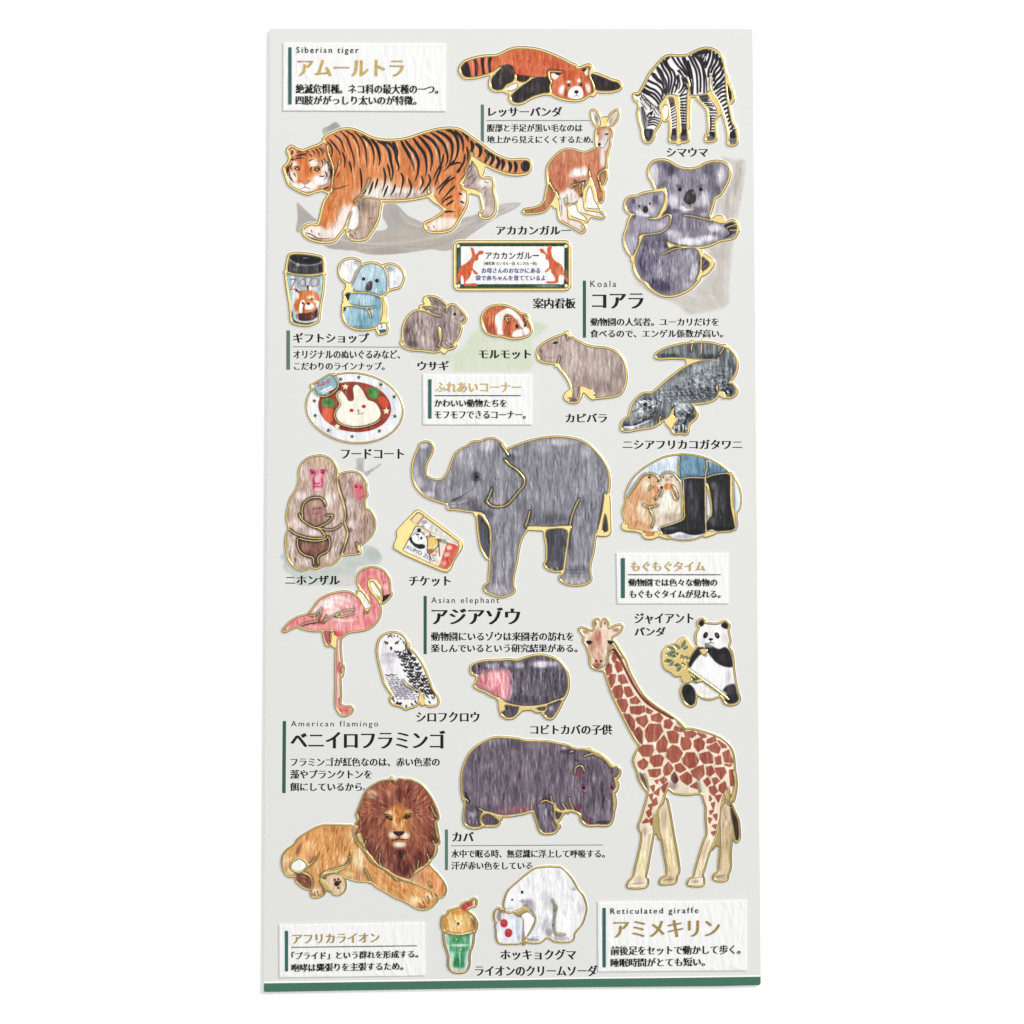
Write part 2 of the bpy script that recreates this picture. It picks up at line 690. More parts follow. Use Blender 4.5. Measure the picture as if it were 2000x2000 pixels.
        pic = s.obj(main, s.F, zp, M_ink_print, root, True, True, main)
        nest = nest or {}
        todo = [k for k in pic]
        base = lambda k: k.split('#')[0]
        todo.sort(key=lambda k: base(k) in nest)
        for nm in todo:
            cand = [k for k in made if base(k) == nest.get(base(nm))]
            cand.sort(key=lambda k: float(np.linalg.norm(pic[k][2] - pic[nm][2])))
            made[nm] = link(pic[nm][0], pic[nm][1], made[cand[0]] if cand else root)
        s.root = root
        return root

# ================================================================ setting and the printed backing sheet
Z_SHEET = -.3e-4


def setting():
    me = bpy.data.meshes.new('table_surface')
    t = .6
    me.from_pydata([(-t, -t, -.0006), (t, -t, -.0006), (t, t, -.0006), (-t, t, -.0006)], [], [[0, 1, 2, 3]])
    me.materials.append(M_table)
    o = link('table_surface', me)
    o['kind'] = 'structure'


setting()
SH = thing('sticker_sheet', tuple(plane(1000, 1000)), 'tall pale grey sheet printed with captions and a green bottom band', 'sticker sheet')
poly_mesh('backing_paper', [(529, 56), (1467, 56), (1470, 58.5), (1478, 990), (1486, 1921), (1483, 1924.5), (1400, 1926.5), (1140, 1928.5), (1000, 1930), (800, 1933), (518, 1938), (515, 1936), (521, 990), (527, 58)], -.00055, Z_SHEET, M_sheet, SH)
ZI = Z_SHEET + .12e-4
poly_mesh('green_band', [(515.4, 1920.8), (700, 1918.3), (1000, 1914.4), (1140, 1912), (1300, 1910.3), (1485.6, 1907.8), (1485.6, 1921), (1482.6, 1924.2), (1400, 1926.2), (1140, 1928.2), (1000, 1929.7), (800, 1932.7), (518.2, 1937.6), (515.3, 1935.6)], ZI, ZI, M_band, SH)
poly_mesh('white_hairline', [(515.5, 1917), (700, 1914.6), (1000, 1911), (1140, 1908.8), (1300, 1907.2), (1485.5, 1904.6), (1485.5, 1907.3), (1300, 1909.8), (1140, 1911.5), (1000, 1913.9), (700, 1917.8), (515.5, 1920.3)], ZI, ZI, M_white, SH)


def wash(A, name, soft, fib=.012):
    sh = hexrgb(SHEET)
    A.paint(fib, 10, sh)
    n = 1 + .5 * vnoise(A.X / 13, A.Y / 9, 71) + .5 * vnoise(A.X / 5, A.Y / 4, 72)
    k = np.clip(A.F * n / soft, 0, 1)[..., None]
    A.C = sh + (A.C - sh) * k
    for nm, me, _ in A.obj(name, A.F, np.full(A.X.shape, Z_SHEET + .05e-4), M_wash, SH).values():
        link(nm, me, SH)


A = Art(0, 0, 1)
A.reg("579 394 592 404 608 419 622 430 645 446 700 450 754 447 746 424 748 400 773 397 795 418 823 432 846 438 894 427 937 415 965 401 994 395 1017 395 1014 404 994 415 965 429 931 452 912 466 896 480 880 489 864 491 843 488 809 493 770 497 733 499 706 495 693 491 666 489 639 485 620 470 592 457 577 452 580 425", 'b7aea5')
A.b(600, 430, 30, 16, 'a5a4a2', .8, 40).b(640, 470, 50, 14, 'aaa5a0', .8, 20).b(770, 425, 24, 26, 'a9a7a5', .8, 40).b(800, 470, 70, 14, 'b5aca2', .6).b(760, 492, 40, 8, 'a39d96', .8).b(850, 470, 60, 14, 'b3aba2', .6, -14).b(940, 430, 50, 12, 'b3b1ae', .7, -25).b(990, 402, 30, 8, 'c8c5c0', .7).b(700, 470, 50, 10, 'bcb4aa', .6).b(660, 484, 40, 6, 'a8a29c', .7).b(880, 450, 50, 8, 'cfc9c2', .6, -20)
A.l("585 410 610 432 650 458 720 470 800 462/760 400 775 430 810 446 850 452/700 490 780 482 860 478 920 440 990 405/610 455 660 474 740 480/850 460 900 445 950 425", 4, '9d948b', 2, op=.4, soft=4, taper=True).l("640 462 720 476 800 472 880 456/780 410 800 436 850 446/930 445 970 420 1010 400", 3, 'd9d4ce', 2, op=.5, soft=3, taper=True)
A.hair("590 440 700 470 800 450 900 440 980 405 900 470 800 488 700 485", 60, 22, -6, 'a59e97 cdc7c0 989188', 1.8, .22, 14)
wash(A, 'watercolour_branch', 2.2)
A = Art(0, 0, 1)
A.reg("629 251 640 246 656 237 668 250 672 262 640 268 632 266", 'b5b1ab')
A.b(650, 248, 14, 10, '98989a', .8)
wash(A, 'watercolour_branch', 1.6)
A = Art(1200, 300, 6.036)
A.reg("1255 30 1400 50 1552 70 1545 300 1500 560 1470 740 1440 900 1410 1080 1395 1300 1370 1500 1372 1700 1360 1790 1250 1850 1050 1890 860 1912 760 1820 640 1750 480 1690 350 1610 180 1495 300 1520 500 1560 800 1600 960 1560 1090 1380 1090 1120 1150 740 1200 480 1300 250", 'c9c4bd')
A.b(1450, 250, 30, 210, 'a59d95', .55, 8).b(1330, 560, 24, 170, 'aaa29a', .5, 12).b(1500, 480, 18, 200, 'a8a098', .55, 10).b(1300, 900, 50, 210, 'aea69e', .5, 6).b(1390, 150, 30, 110, 'dad6d1', .6).b(1240, 760, 24, 140, 'dcd8d3', .5).b(1250, 1180, 90, 80, 'b9b2ad', .6).b(1200, 1500, 120, 80, 'c2bcb6', .6).b(1050, 1750, 160, 50, 'c6c1ba', .6, 15).b(1200, 1650, 40, 110, 'b5afa9', .5, -20).b(420, 1600, 120, 30, 'b5b3b2', .7, 30).b(300, 1530, 90, 20, 'b5b3b2', .6, 25).b(1330, 1500, 40, 200, 'd6d2cd', .6).b(900, 1680, 90, 40, 'd8d4cf', .5)
A.hair("1280 120 1520 120 1480 600 1400 1000 1340 1700 1150 1650 1120 1150 1230 600", 130, 20, 97, 'a29b94 e0dcd7 888078', 2.2, .32, 10).hair("600 1660 1200 1600 1250 1800 900 1880", 50, 18, 30, 'a9a29b dcd8d3', 1.6, .35, 14)
wash(A, 'watercolour_tree', 7)
A = Art(770, 460, 5.084)
A.reg("150 1180 400 1160 640 1120 760 960 900 880 1100 850 1400 830 1540 900 1500 960 1400 1050 1390 1180 1400 1290 1280 1372 900 1376 600 1372 540 1300 420 1250 250 1240", 'd2d9c3')
A.b(1440, 900, 80, 50, 'ccd4bd', .8).b(700, 1050, 80, 60, 'd0d7c2', .7).b(900, 1300, 260, 60, 'd4dac8', .7).b(1100, 1100, 200, 60, 'dde1d4', .6)
wash(A, 'watercolour_grass', 9, .01)
A = Art(535, 860, 6.44)
A.reg("68 1480 90 1420 150 1410 300 1500 600 1520 860 1440 1070 1420 1095 1335 1180 1310 1290 1345 1372 1450 1365 1510 1320 1570 1250 1600 1080 1600 1040 1680 1050 1790 990 1835 860 1850 600 1830 300 1840 210 1700 150 1680 105 1600 110 1530", 'c6ccc6')
A.b(1250, 1440, 110, 90, 'b0b9b4', .8).b(700, 1640, 260, 50, 'bcc4bf', .6).b(120, 1540, 50, 110, 'b9c2bc', .7).b(900, 1760, 160, 70, 'd6d0cc', .9).b(350, 1780, 200, 50, 'd3d4d0', .8).b(1000, 1560, 110, 50, 'b7bfb9', .6)
wash(A, 'watercolour_ground', 4, .01)
A = Art(535, 860, 6.44)
A.reg("1035 225 1140 222 1136 330 1150 385 1240 340 1330 290 1362 295 1320 345 1230 410 1165 462 1110 410 1020 385 1030 300", 'bdb9b6')
A.b(1090, 340, 40, 60, 'aba7a5', .7).b(1200, 400, 60, 20, 'a5a1a0', .7, -35)
wash(A, 'watercolour_branch', 2.5)

# ---- printed captions and notes
TH = .003


def cap(s, x0, y0, x1, y1, nm='caption', thin=TH, bold=0, rot=0, heavy=.095, space=1):
    text_mesh(nm, s, (x0, y0, x1, y1), M_ink, SH, ZI, thin=thin, bold=bold, rot=rot, heavy=heavy, space=space)


def bar(x0, y0, x1, y1, m=M_green, sk=0):
    poly_mesh('green_bar', [(x0 + sk, y0), (x1 + sk, y0), (x1, y1), (x0, y1)], ZI, ZI, m, SH)


def rule(x0, x1, y, dy=0, m=None, t=1.5):
    poly_mesh('rule_line', [(x0, y), (x1, y + dy), (x1, y + dy + t), (x0, y + t)], ZI, ZI, m or M_grey, SH)


M_bar2 = mat('faded_green_ink', lin('57756b'), rough=.55, spec=.25, var=.08)
for t in (
    ('シマウマ', 1302.8, 288.6, 1382.2, 306.1), ('アカカンガルー', 969.7, 441, 1114.3, 458.4), ('案内看板', 1041.4, 582.1, 1123.8, 602.6),
    ('ウサギ', 816.2, 704.9, 876.2, 723.6), ('モルモット', 935.8, 683.2, 1036.5, 701), ('カピバラ', 1105.2, 807.6, 1184.9, 825.1),
    ('ニシアフリカコガタワニ', 1217.2, 858.8, 1448.6, 877), ('フードコート', 667, 876.8, 788.4, 896.1), ('ニホンザル', 558.3, 1124, 663.1, 1142.6),
    ('チケット', 799.4, 1125.2, 879.5, 1144.5), ('ジャイアント', 1239.9, 1197.7, 1354.1, 1218.5), ('パンダ', 1239.9, 1224.7, 1299.7, 1242.4),
    ('シロフクロウ', 813.7, 1390.5, 935.9, 1410.2), ('コビトカバの子供', 1036.4, 1415.4, 1194.7, 1435), ('ホッキョクグマ', 978, 1854.3, 1124.4, 1874.7),
    ('ライオンのクリームソーダ', 928.8, 1885.5, 1166.1, 1906.6),
    ('レッサーパンダ', 954.3, 208.6, 1097.4, 227.6), ('ギフトショップ', 573.3, 650.2, 720, 669.7), ('カバ', 884.1, 1625, 924.7, 1643.6)):
    cap(*t)
for t in (('コアラ', 1158, 573, 1255.5, 602.6), ('アジアゾウ', 844.4, 1186.6, 1014.6, 1219.7), ('ベニイロフラミンゴ', 568.9, 1427, 868.5, 1462)):
    cap(*t, nm='heading', heavy=.095, thin=.006)
for t in (('Koala', 1153, 548, 1203.5, 560.5), ('Asian elephant', 842.4, 1166.5, 974.9, 1181.4), ('American flamingo', 568.3, 1407.9, 738.5, 1422.4)):
    cap(*t, nm='english_name', thin=0, heavy=.02, space=1.35)
for t in (
    ('腹部と手足が黒い毛なのは', 951.2, 242.1, 1137.2, 257.5), ('地上から見えにくくするため。', 951.2, 265.1, 1160, 279.8),
    ('動物園の人気者。ユーカリだけを', 1153, 620.8, 1403.5, 636.8), ('食べるので、エンゲル係数が高い。', 1153, 643.6, 1411.5, 659.4),
    ('オリジナルのぬいぐるみなど、', 573.3, 683.9, 781.2, 700.7), ('こだわりのラインナップ。', 574.6, 707.4, 750.9, 722.9),
    ('動物園にいるゾウは来園者の訪れを', 841.7, 1234.2, 1120.2, 1251.8), ('楽しんでいるという研究結果がある。', 841.7, 1257.6, 1127.5, 1274.3),
    ('フラミンゴが紅色なのは、赤い色素の', 567.9, 1479.7, 858.2, 1496.9), ('藻やプランクトンを', 567.3, 1503.5, 725.7, 1521.1),
    ('餌にしているから。', 567.3, 1528.4, 715.3, 1545.4),
    ('水中で眠る時、無意識に浮上して呼吸する。', 881.9, 1659.4, 1180.9, 1675.4), ('汗が赤い色をしている', 881.9, 1682.7, 1039.3, 1698.6)):
    cap(*t, nm='note_text', thin=.004, heavy=.085)
bar(938.9, 204.1, 945.2, 279.8, M_bar2)
bar(1138.2, 548, 1144.6, 659.6)
bar(559.1, 645.3, 566.5, 722.2, M_bar2)
bar(827.2, 1163.8, 833.5, 1277.7)
bar(551, 1408.3, 557.8, 1549, M_green, 1)
bar(868.9, 1620.2, 875, 1699.4, M_bar2)
rule(950.3, 1160, 234.6)
rule(571.9, 779.2, 676.5, .8)
rule(881, 1178, 1651.2, -1.6)


# ---- white washi name labels stuck on the sheet
def name_label(label, quad, bar_box, texts, line=None):
    (ax, ay), (bx, by), (cx, cy), (dx, dy) = quad
    nx, ny = int((bx - ax) / 1.1), int((dy - ay) / 1.1)
    u, v = np.meshgrid(np.linspace(0, 1, nx), np.linspace(0, 1, ny))
    X = ax * (1 - u) * (1 - v) + bx * u * (1 - v) + cx * u * v + dx * (1 - u) * v
    Y = ay * (1 - u) * (1 - v) + by * u * (1 - v) + cy * u * v + dy * (1 - u) * v
    ed = np.minimum(np.minimum(u, 1 - u) * (bx - ax), np.minimum(v, 1 - v) * (dy - ay))
    k = np.clip(ed / 4, 0, 1)
    h = 2.3e-4
    Zz = h + .78e-4 * crinkle(X, Y) * k - .6e-4 * (1 - np.clip(ed / 2.2, 0, 1)) ** 2
    V = plane(X, Y)
    V[..., 2] += Zz
    top = np.arange(nx * ny).reshape(ny, nx)
    F = np.stack([top[1:, :-1], top[1:, 1:], top[:-1, 1:], top[:-1, :-1]], -1).reshape(-1, 4)
    ring = np.concatenate([top[0, :-1], top[:-1, -1], top[-1, :0:-1], top[:0:-1, 0]])
    Vb = V.reshape(-1, 3)[ring].copy()
    Vb[:, 2] = .02e-4
    n = len(ring)
    i = np.arange(n)
    W = np.stack([ring, ring[(i + 1) % n], nx * ny + (i + 1) % n, nx * ny + i], -1)
    F = np.concatenate([F, W])
    root = thing('name_label', tuple(plane((ax + cx) / 2, (ay + cy) / 2)), label, 'label sticker', 'white washi name labels on the sheet')
    me = np_mesh('washi_paper', np.concatenate([V.reshape(-1, 3), Vb]), F.ravel(), np.arange(len(F)) * 4)
    me.materials.append(M_washi)
    link('washi_paper', me, root)
    zt = h + 1.2e-4
    rot = math.degrees(math.atan2(by - ay, bx - ax))
    x0, y0, x1, y1 = bar_box
    poly_mesh('green_bar', rect(x0, y0, x1, y1), zt, zt, M_teal, root)
    for kind, s, box in texts:
        if kind == 'gold':
            text_mesh('gold_heading', s, box, M_goldtext, root, zt + .05e-4, thin=.008, heavy=.06, rot=rot)
        elif kind == 'en':
            text_mesh('english_name', s, box, M_ink, root, zt, rot=rot, space=1.35, heavy=.03)
        else:
            text_mesh('note_text', s, box, M_ink, root, zt, thin=.010, heavy=.075, rot=rot)
    if line:
        x0, y0, x1, y1 = line
        poly_mesh('rule_line', [(x0, y0), (x1, y1), (x1, y1 + 1.5), (x0, y0 + 1.5)], zt, zt, M_line, root)


name_label('white label headed Siberian tiger, top left corner of the sheet',
           [(553, 84), (870.2, 85), (870, 218.5), (552.6, 217)], (563.4, 93.4, 570, 204.6),
           [('en', 'Siberian tiger', (579.4, 92.8, 700.5, 108)), ('gold', 'アムールトラ', (582.5, 117.6, 788.5, 149.7)),
            ('t', '絶滅危惧種。ネコ科の最大種の一つ。', (578.3, 165.3, 855.8, 184)), ('t', '四肢ががっしり太いのが特徴。', (578.3, 188, 813.3, 205.6))])
name_label('small white label with gold heading, right of the curry plate and below the rabbit',
           [(825.3, 731.1), (1039.2, 731.4), (1039.2, 830.1), (825.8, 830)], (836.4, 741.2, 843, 817.7),
           [('gold', 'ふれあいコーナー', (851, 747, 1017.3, 766)), ('t', 'かわいい動物たちを', (849, 780, 989.6, 795.5)),
            ('t', 'モフモフできるコーナー。', (849.6, 802.4, 1026.5, 818))], (848.3, 772.2, 1017.3, 772.2))
name_label('small white label with gold heading, right edge under the prairie dog picture',
           [(1203.2, 1080), (1422, 1080), (1422.3, 1179.4), (1205, 1179.6)], (1212.5, 1090.2, 1220.3, 1168),
           [('gold', 'もぐもぐタイム', (1232.2, 1096.7, 1376.5, 1115.2)), ('t', '動物園では色々な動物の', (1227, 1130.1, 1400.3, 1145)),
            ('t', 'もぐもぐタイムが見れる。', (1229.6, 1152.1, 1406.5, 1168))], (1226, 1121.6, 1407.3, 1121.6))
name_label('white label with gold heading in the bottom left corner, below the lion',
           [(545.1, 1805.3), (829.2, 1800.7), (830.2, 1905.5), (545.5, 1909.4)], (556.9, 1817.3, 563.1, 1896.4),
           [('gold', 'アフリカライオン', (572.5, 1822.4, 741.2, 1841)), ('t', '「プライド」という群れを形成する。', (570.4, 1855.6, 816.8, 1871.8)),
            ('t', '咆哮は縄張りを主張するため。', (570, 1879.4, 787.5, 1895.6))], (569.4, 1848.6, 814.7, 1845.6))
name_label('white label headed Reticulated giraffe in the bottom right corner',
           [(1166.9, 1761), (1457.8, 1758), (1458.2, 1895.6), (1167.5, 1898)], (1176.6, 1772.4, 1183, 1888.4),
           [('en', 'Reticulated giraffe', (1192.2, 1772.4, 1363.2, 1787)), ('gold', 'アミメキリン', (1199, 1796.3, 1405, 1829.4)),
            ('t', '前後足をセットで動かして歩く。', (1192.8, 1846, 1445.3, 1863.8)), ('t', '睡眠時間がとても短い。', (1192.8, 1869.8, 1376, 1887))])

# ================================================================ the picture stickers
# ---------------------------------------------------------------- tiger
A = Art(510, 230, 3.5127)
A.reg("440 150 500 112 560 90 625 90 690 114 760 148 840 164 930 164 1020 148 1110 118 1200 93 1290 82 1360 92 1410 122 1450 152 1510 194 1570 240 1640 278 1710 300 1780 296 1832 302 1842 330 1828 368 1780 382 1720 382 1650 364 1580 334 1510 298 1458 264 1436 262 1428 310 1405 380 1360 440 1330 470 1250 480 1190 500 1140 530 1050 550 960 560 850 560 760 546 690 545 650 592 620 640 590 700 560 760 520 812 490 840 420 845 350 830 305 800 300 762 340 740 396 742 420 670 440 590 478 520 486 440 470 300 452 200", 'd58450', 'tiger')
A.reg("1200 480 1300 440 1360 460 1402 508 1408 560 1392 620 1350 690 1322 740 1290 765 1230 780 1160 775 1135 757 1135 727 1170 712 1220 682 1256 652 1262 622 1215 576 1175 516", 'd9884f', 'tiger')
A.reg("1442 300 1476 345 1496 400 1522 426 1570 424 1585 450 1583 500 1598 560 1600 620 1590 655 1560 680 1522 680 1508 662 1530 640 1525 590 1510 530 1480 494 1420 480 1388 462 1404 420 1414 360", 'b9a59a', 'tiger')
A.reg("690 558 760 562 812 572 806 632 800 680 775 740 742 790 712 825 640 830 605 810 602 782 640 765 664 758 664 700 660 622 646 592", 'b59c8d', 'tiger')
A.reg("190 228 212 206 244 224 290 236 340 216 390 200 440 176 455 212 462 262 482 312 490 372 490 440 468 500 420 490 370 500 330 515 290 506 240 482 200 452 180 402 166 350 194 316 206 272", 'd8854f', 'tiger')
A.reg("640 610 662 640 662 700 655 752 615 765 588 745 602 690", 'fbfaf6', 'paper_window')
# coat shading
A.b(560, 320, 70, 160, 'c4703a', .5, 10).b(640, 200, 120, 70, 'cf7a44', .5).b(860, 300, 130, 120, 'dc9460', .6).b(1130, 240, 160, 110, 'cc7a49', .55).b(1330, 220, 90, 120, 'd58750', .6)
A.b(900, 520, 260, 52, 'f1e9df', 1).b(820, 480, 110, 60, 'efe5da', .8).b(1000, 540, 170, 30, 'b9a5a0', .7).b(760, 520, 60, 40, 'ece2d8', .8).b(1160, 500, 60, 40, 'd8c6b8', .6)
A.b(470, 650, 60, 90, 'd67e42', .7).b(560, 660, 40, 80, 'f3ede4', .9, 25).b(520, 770, 60, 60, 'efe8e0', .9).b(360, 790, 90, 40, 'f3eee8', 1).b(450, 820, 70, 24, '8a7468', .6).b(600, 420, 60, 110, 'd98247', .6)
A.b(700, 600, 40, 60, '8d7870', .7).b(720, 700, 40, 60, 'c0a288', .7).b(640, 805, 60, 30, 'cdbcb0', .8)
A.b(1330, 560, 60, 60, 'd9834a', .8).b(1390, 560, 26, 60, 'f4efe6', .95).b(1290, 650, 50, 40, 'd99660', .7).b(1250, 720, 70, 40, 'efe7de', .9).b(1170, 755, 50, 20, 'dccfc4', .8)
A.b(1440, 420, 50, 60, 'a99690', .9).b(1540, 450, 60, 36, 'f0ebe6', .95).b(1560, 560, 26, 80, 'b5a29b', .7).b(1555, 640, 50, 36, 'ddd2c8', .8)
A.b(1700, 340, 90, 30, 'e0b08a', .8).b(1600, 290, 40, 30, 'e6c3a4', .7).b(1480, 230, 40, 50, 'dda06c', .7)
A.hair("450 160 560 95 700 120 850 170 1100 125 1300 90 1420 140 1420 300 1330 460 1000 520 700 520 560 480 470 300", 420, 11, 84, 'e9a870 c06a35 e2a47a b25f30 f0c7a0', 1.3, .55)
A.hair("480 520 690 545 560 760 420 840 400 740", 150, 11, 105, 'f3d9bc c06a35 e9a870 b86a3c f7efe4', 1.2, .6)
A.hair("760 480 1150 480 1050 545 780 545", 120, 9, 95, 'ffffff c9b9b2 8f7c78 f6efe6', 1.1, .6)
A.hair("1210 500 1400 500 1380 640 1250 760 1150 760 1260 650", 90, 9, 100, 'f3d9bc c06a35 e9a870 fdf8f0', 1.1, .6)
A.hair("660 570 800 580 770 740 650 820", 60, 10, 92, 'e0d0c4 8d7870 f2eae2 a58a7c', 1.2, .6)
A.hair("1400 400 1580 430 1590 640 1530 670", 70, 10, 92, 'efe7e0 94827c f8f4f0', 1.2, .6)
A.l("530 150 575 200 600 270 610 330/610 130 650 190 665 260 672 330/690 140 735 200 750 270 750 340/770 180 800 240 812 300 800 380/860 210 880 280 880 340/930 200 945 280 950 350/1000 190 1040 260 1060 330 1040 400/1080 190 1120 250 1150 320/1160 160 1200 220 1210 290/1230 130 1280 190 1285 260/1320 140 1340 200 1330 270/900 380 915 430 900 480/1000 400 1000 450 970 500/700 260 720 340 715 420/620 320 640 400 630 470/560 400 570 470/1100 420 1090 480", 5, 'f0c39a', 2, op=.55, soft=2.5, taper=True)
A.l("480 560 470 640 440 720/540 560 540 640 500 740/600 500 590 580", 5, 'b8622c', 2, op=.5, soft=3, taper=True)
A.f("330 745 400 745 470 770 540 740 560 760 520 812 490 838 420 842 350 828 305 798", 'f1e9e0', 7, .85).f("1160 720 1230 690 1310 690 1350 700 1320 742 1290 764 1230 778 1160 773 1138 755", 'f1e9e0', 7, .8).f("540 690 620 590 600 690 560 760 530 790", 'f4eee6', 8, .85)
# stripes
K = '1d1617'
A.l("455 165 482 200 488 245 478 280/470 150 505 190 530 225 548 262/500 118 540 150 560 190 575 240/545 95 585 135 605 180 625 240 640 300 635 345/580 92 625 118 655 160 672 210 676 275/640 96 690 150 715 210 722 270 726 345/700 122 745 165 765 215 775 270 770 330", 5.2, K, 2, taper=True)
A.l("752 145 790 190 808 240 815 290 808 330/800 160 850 190 878 235 890 300 905 380 890 440/835 166 880 180 918 225 930 290 945 340 938 370/905 166 920 200 934 240 930 300/962 164 985 205 1015 260 1040 320 1050 370/990 158 1020 200 1060 250 1080 310 1075 380 1055 440/1045 145 1085 200 1120 250 1136 320 1130 400", 9, K, 3.2, taper=True)
A.l("1080 130 1130 180 1165 240 1172 310 1160 370/1110 120 1165 150 1205 200 1225 260 1228 330/1165 105 1215 140 1252 180 1272 230 1280 290 1262 340/1205 95 1260 120 1300 160 1312 210 1308 270 1290 320/1270 86 1312 100 1345 150 1352 210 1340 270 1310 330/1330 92 1368 130 1385 180 1385 240/1380 96 1410 130 1425 165", 9, K, 3.2, taper=True)
A.l("690 130 720 150 760 200 778 250/560 240 575 290 572 345/605 300 618 345 622 380/680 350 688 410 690 470 684 512/840 345 852 400 848 450 830 510/868 320 880 370 888 430/960 380 975 420 968 470 950 540/1010 420 1030 470 1020 520 990 555/1100 400 1110 450 1085 500/870 470 850 520 840 545/770 440 750 500 735 530/920 460 910 500 885 535/1150 390 1160 440 1120 500 1100 525/720 490 705 525/800 420 790 460 780 490", 5.4, K, 2.2, taper=True)
A.l("1250 250 1240 310 1200 380 1180 430/1330 290 1290 330 1255 370/1240 330 1215 400 1190 470/1400 250 1390 310 1360 360/1410 200 1420 250 1412 300/1330 410 1280 440 1230 500 1220 530/1300 400 1250 450 1200 500/1330 470 1290 510 1240 570/1310 540 1270 560 1240 590/1360 350 1340 380/1320 570 1290 590 1265 606/1262 650 1290 644 1330 648/1370 575 1395 590/1360 520 1380 530/1350 380 1392 300/1290 330 1350 310 1380 320", 5.2, K, 2.2, taper=True)
A.l("1440 160 1452 200 1440 240/1470 180 1502 205 1505 245 1488 275/1535 225 1556 250 1550 285 1535 312/1570 245 1592 272 1584 305 1570 326/1615 272 1632 300 1622 335 1612 350/1655 290 1662 320 1652 360/1700 305 1712 335 1702 375/1740 305 1750 340 1742 378", 9, K, 5.5, taper=True)
A.e(1812, 334, 32, 38, '1d1617', soft=1.5)
A.l("1405 400 1440 360 1450 330/1420 420 1460 390/1440 455 1470 420 1490 395/1405 465 1440 470/1520 490 1545 470/1530 440 1560 450/740 690 770 692", 3, '5a4a48', 1.2, taper=True, op=.8)
A.l("490 490 530 486 580 470 605 462/500 400 525 340 520 310/520 410 548 360", 2.6, '3a2420', 1, taper=True)
A.l("300 790 340 800 385 826 430 832 480 828/310 815 360 832 420 845/345 770 350 790/395 790 400 812/610 800 640 822/640 790 650 805/1140 745 1160 765/1180 740 1190 762", 2.6, '2a1d1b', 1.4, taper=True, op=.85)
# face
A.b(230, 470, 50, 24, 'f7f3ee', .95).b(330, 470, 60, 30, 'f7f3ee', .95)
A.l("455 225 470 270 466 310/475 330 484 380 474 420/440 300 462 350 452 395/425 450 452 430 470 400/400 470 440 460 470 440/430 490 465 475/180 340 182 380 196 410/214 300 226 290 236 300/330 320 360 300 400 300/260 250 300 250 330 240/300 225 330 235", 4.4, '17100f', 1.6, taper=True)
A.b(260, 280, 90, 50, 'c9733f', .6).b(300, 380, 50, 90, 'd3763a', .9).b(300, 430, 36, 36, 'dd8a52', .8)
A.b(360, 310, 36, 32, 'f6f1ea', .95).b(225, 320, 26, 26, 'f3ede6', .9).b(440, 350, 34, 60, 'f6f2ee', .95).b(410, 430, 70, 45, 'f7f4f0', 1).b(215, 410, 40, 50, 'f5f0ea', .95).b(300, 480, 70, 34, 'faf8f5', 1).b(420, 220, 26, 40, 'b98a6a', .7).b(218, 240, 20, 26, 'e7d8c6', .9)
A.l("250 240 270 232 290 244/240 265 280 258 320 262/236 285 270 276 300 282/330 250 345 262 350 280/375 215 395 240 400 268/400 208 420 235 425 270/350 225 365 240 370 256/205 290 230 282/215 310 205 340 212 360/195 330 188 360 200 395/330 300 345 290 365 286/430 280 440 300 436 330/452 300 466 330 462 370/415 290 425 318 415 345/470 350 478 400 460 440/440 370 452 400 430 430/400 400 425 405 440 396/200 410 222 440/192 390 205 420 230 446/225 380 240 410/350 340 340 360 345 380", 3.6, '1c1516', 1, taper=True)
A.e(250, 352, 20, 11, '16110f', 10, part='eye').e(248, 352, 8, 5, 'd9c79a', 10).e(385, 356, 23, 12, '16110f', -8, part='eye').e(385, 356, 9, 6, 'cfa870', -8)
A.l("225 340 250 334 275 346/360 344 388 336 412 346", 2, '120e0e', 1, taper=True)
A.e(302, 448, 24, 12, 'd08a78', part='nose').l("300 462 300 478 270 490/300 478 335 488", 1.6, '3c2a26', 1, op=.8).l("270 435 285 440/322 438 340 432", 1.6, '3c2a26', 1)
A.e(215, 240, 10, 16, '3c2c28', 10, op=.8).e(425, 225, 12, 20, '6a4c3c', -15, op=.8)
A.g("452 190 462 250 484 310 496 372 488 440 484 515/742 420 725 470 695 520 640 580/1150 470 1148 510 1175 545 1215 580/1452 240 1440 300 1432 330/1440 235 1432 300 1400 370/1378 430 1400 400/620 650 600 700 588 745/540 290 535 320")
A.ga("1370 470 1400 482 1480 500 1500 520 1440 505 1410 520 1402 505 1375 490").ga("1445 270 1480 300 1520 330 1500 400 1482 350 1455 315")
A.sticker('tiger_sticker', 'long orange tiger with black stripes walking left, below the top left white label', main='tiger', fib=.08, nest={'eye': 'tiger', 'nose': 'tiger', 'paper_window': None})

# ---------------------------------------------------------------- red panda
A = Art(880, 80, 5.52)
RP = 'red_panda'
A.reg("112 325 122 278 165 235 230 210 310 190 400 178 480 175 540 160 620 120 700 95 800 92 900 102 1000 126 1100 165 1200 210 1290 258 1350 292 1300 380 1060 470 900 390 850 395 790 440 700 380 560 280 450 330 400 350 300 378 210 390 150 380", 'cf6a44', RP)
A.reg("548 285 610 262 670 290 692 345 684 400 660 440 600 470 575 500 545 525 480 525 440 490 440 430 470 370 510 320", '2e2728', RP)
A.reg("700 375 780 380 850 395 800 440 740 435 705 410", '3a2020', RP)
A.reg("655 600 690 560 760 500 830 445 900 405 980 400 1060 405 1064 470 1062 550 1000 562 900 590 840 620 790 650 740 665 690 660 660 635", '2f2829', RP)
A.reg("1520 365 1580 375 1660 405 1740 440 1800 455 1826 490 1810 515 1740 535 1650 538 1580 530 1540 490 1515 420", '2e2426', RP)
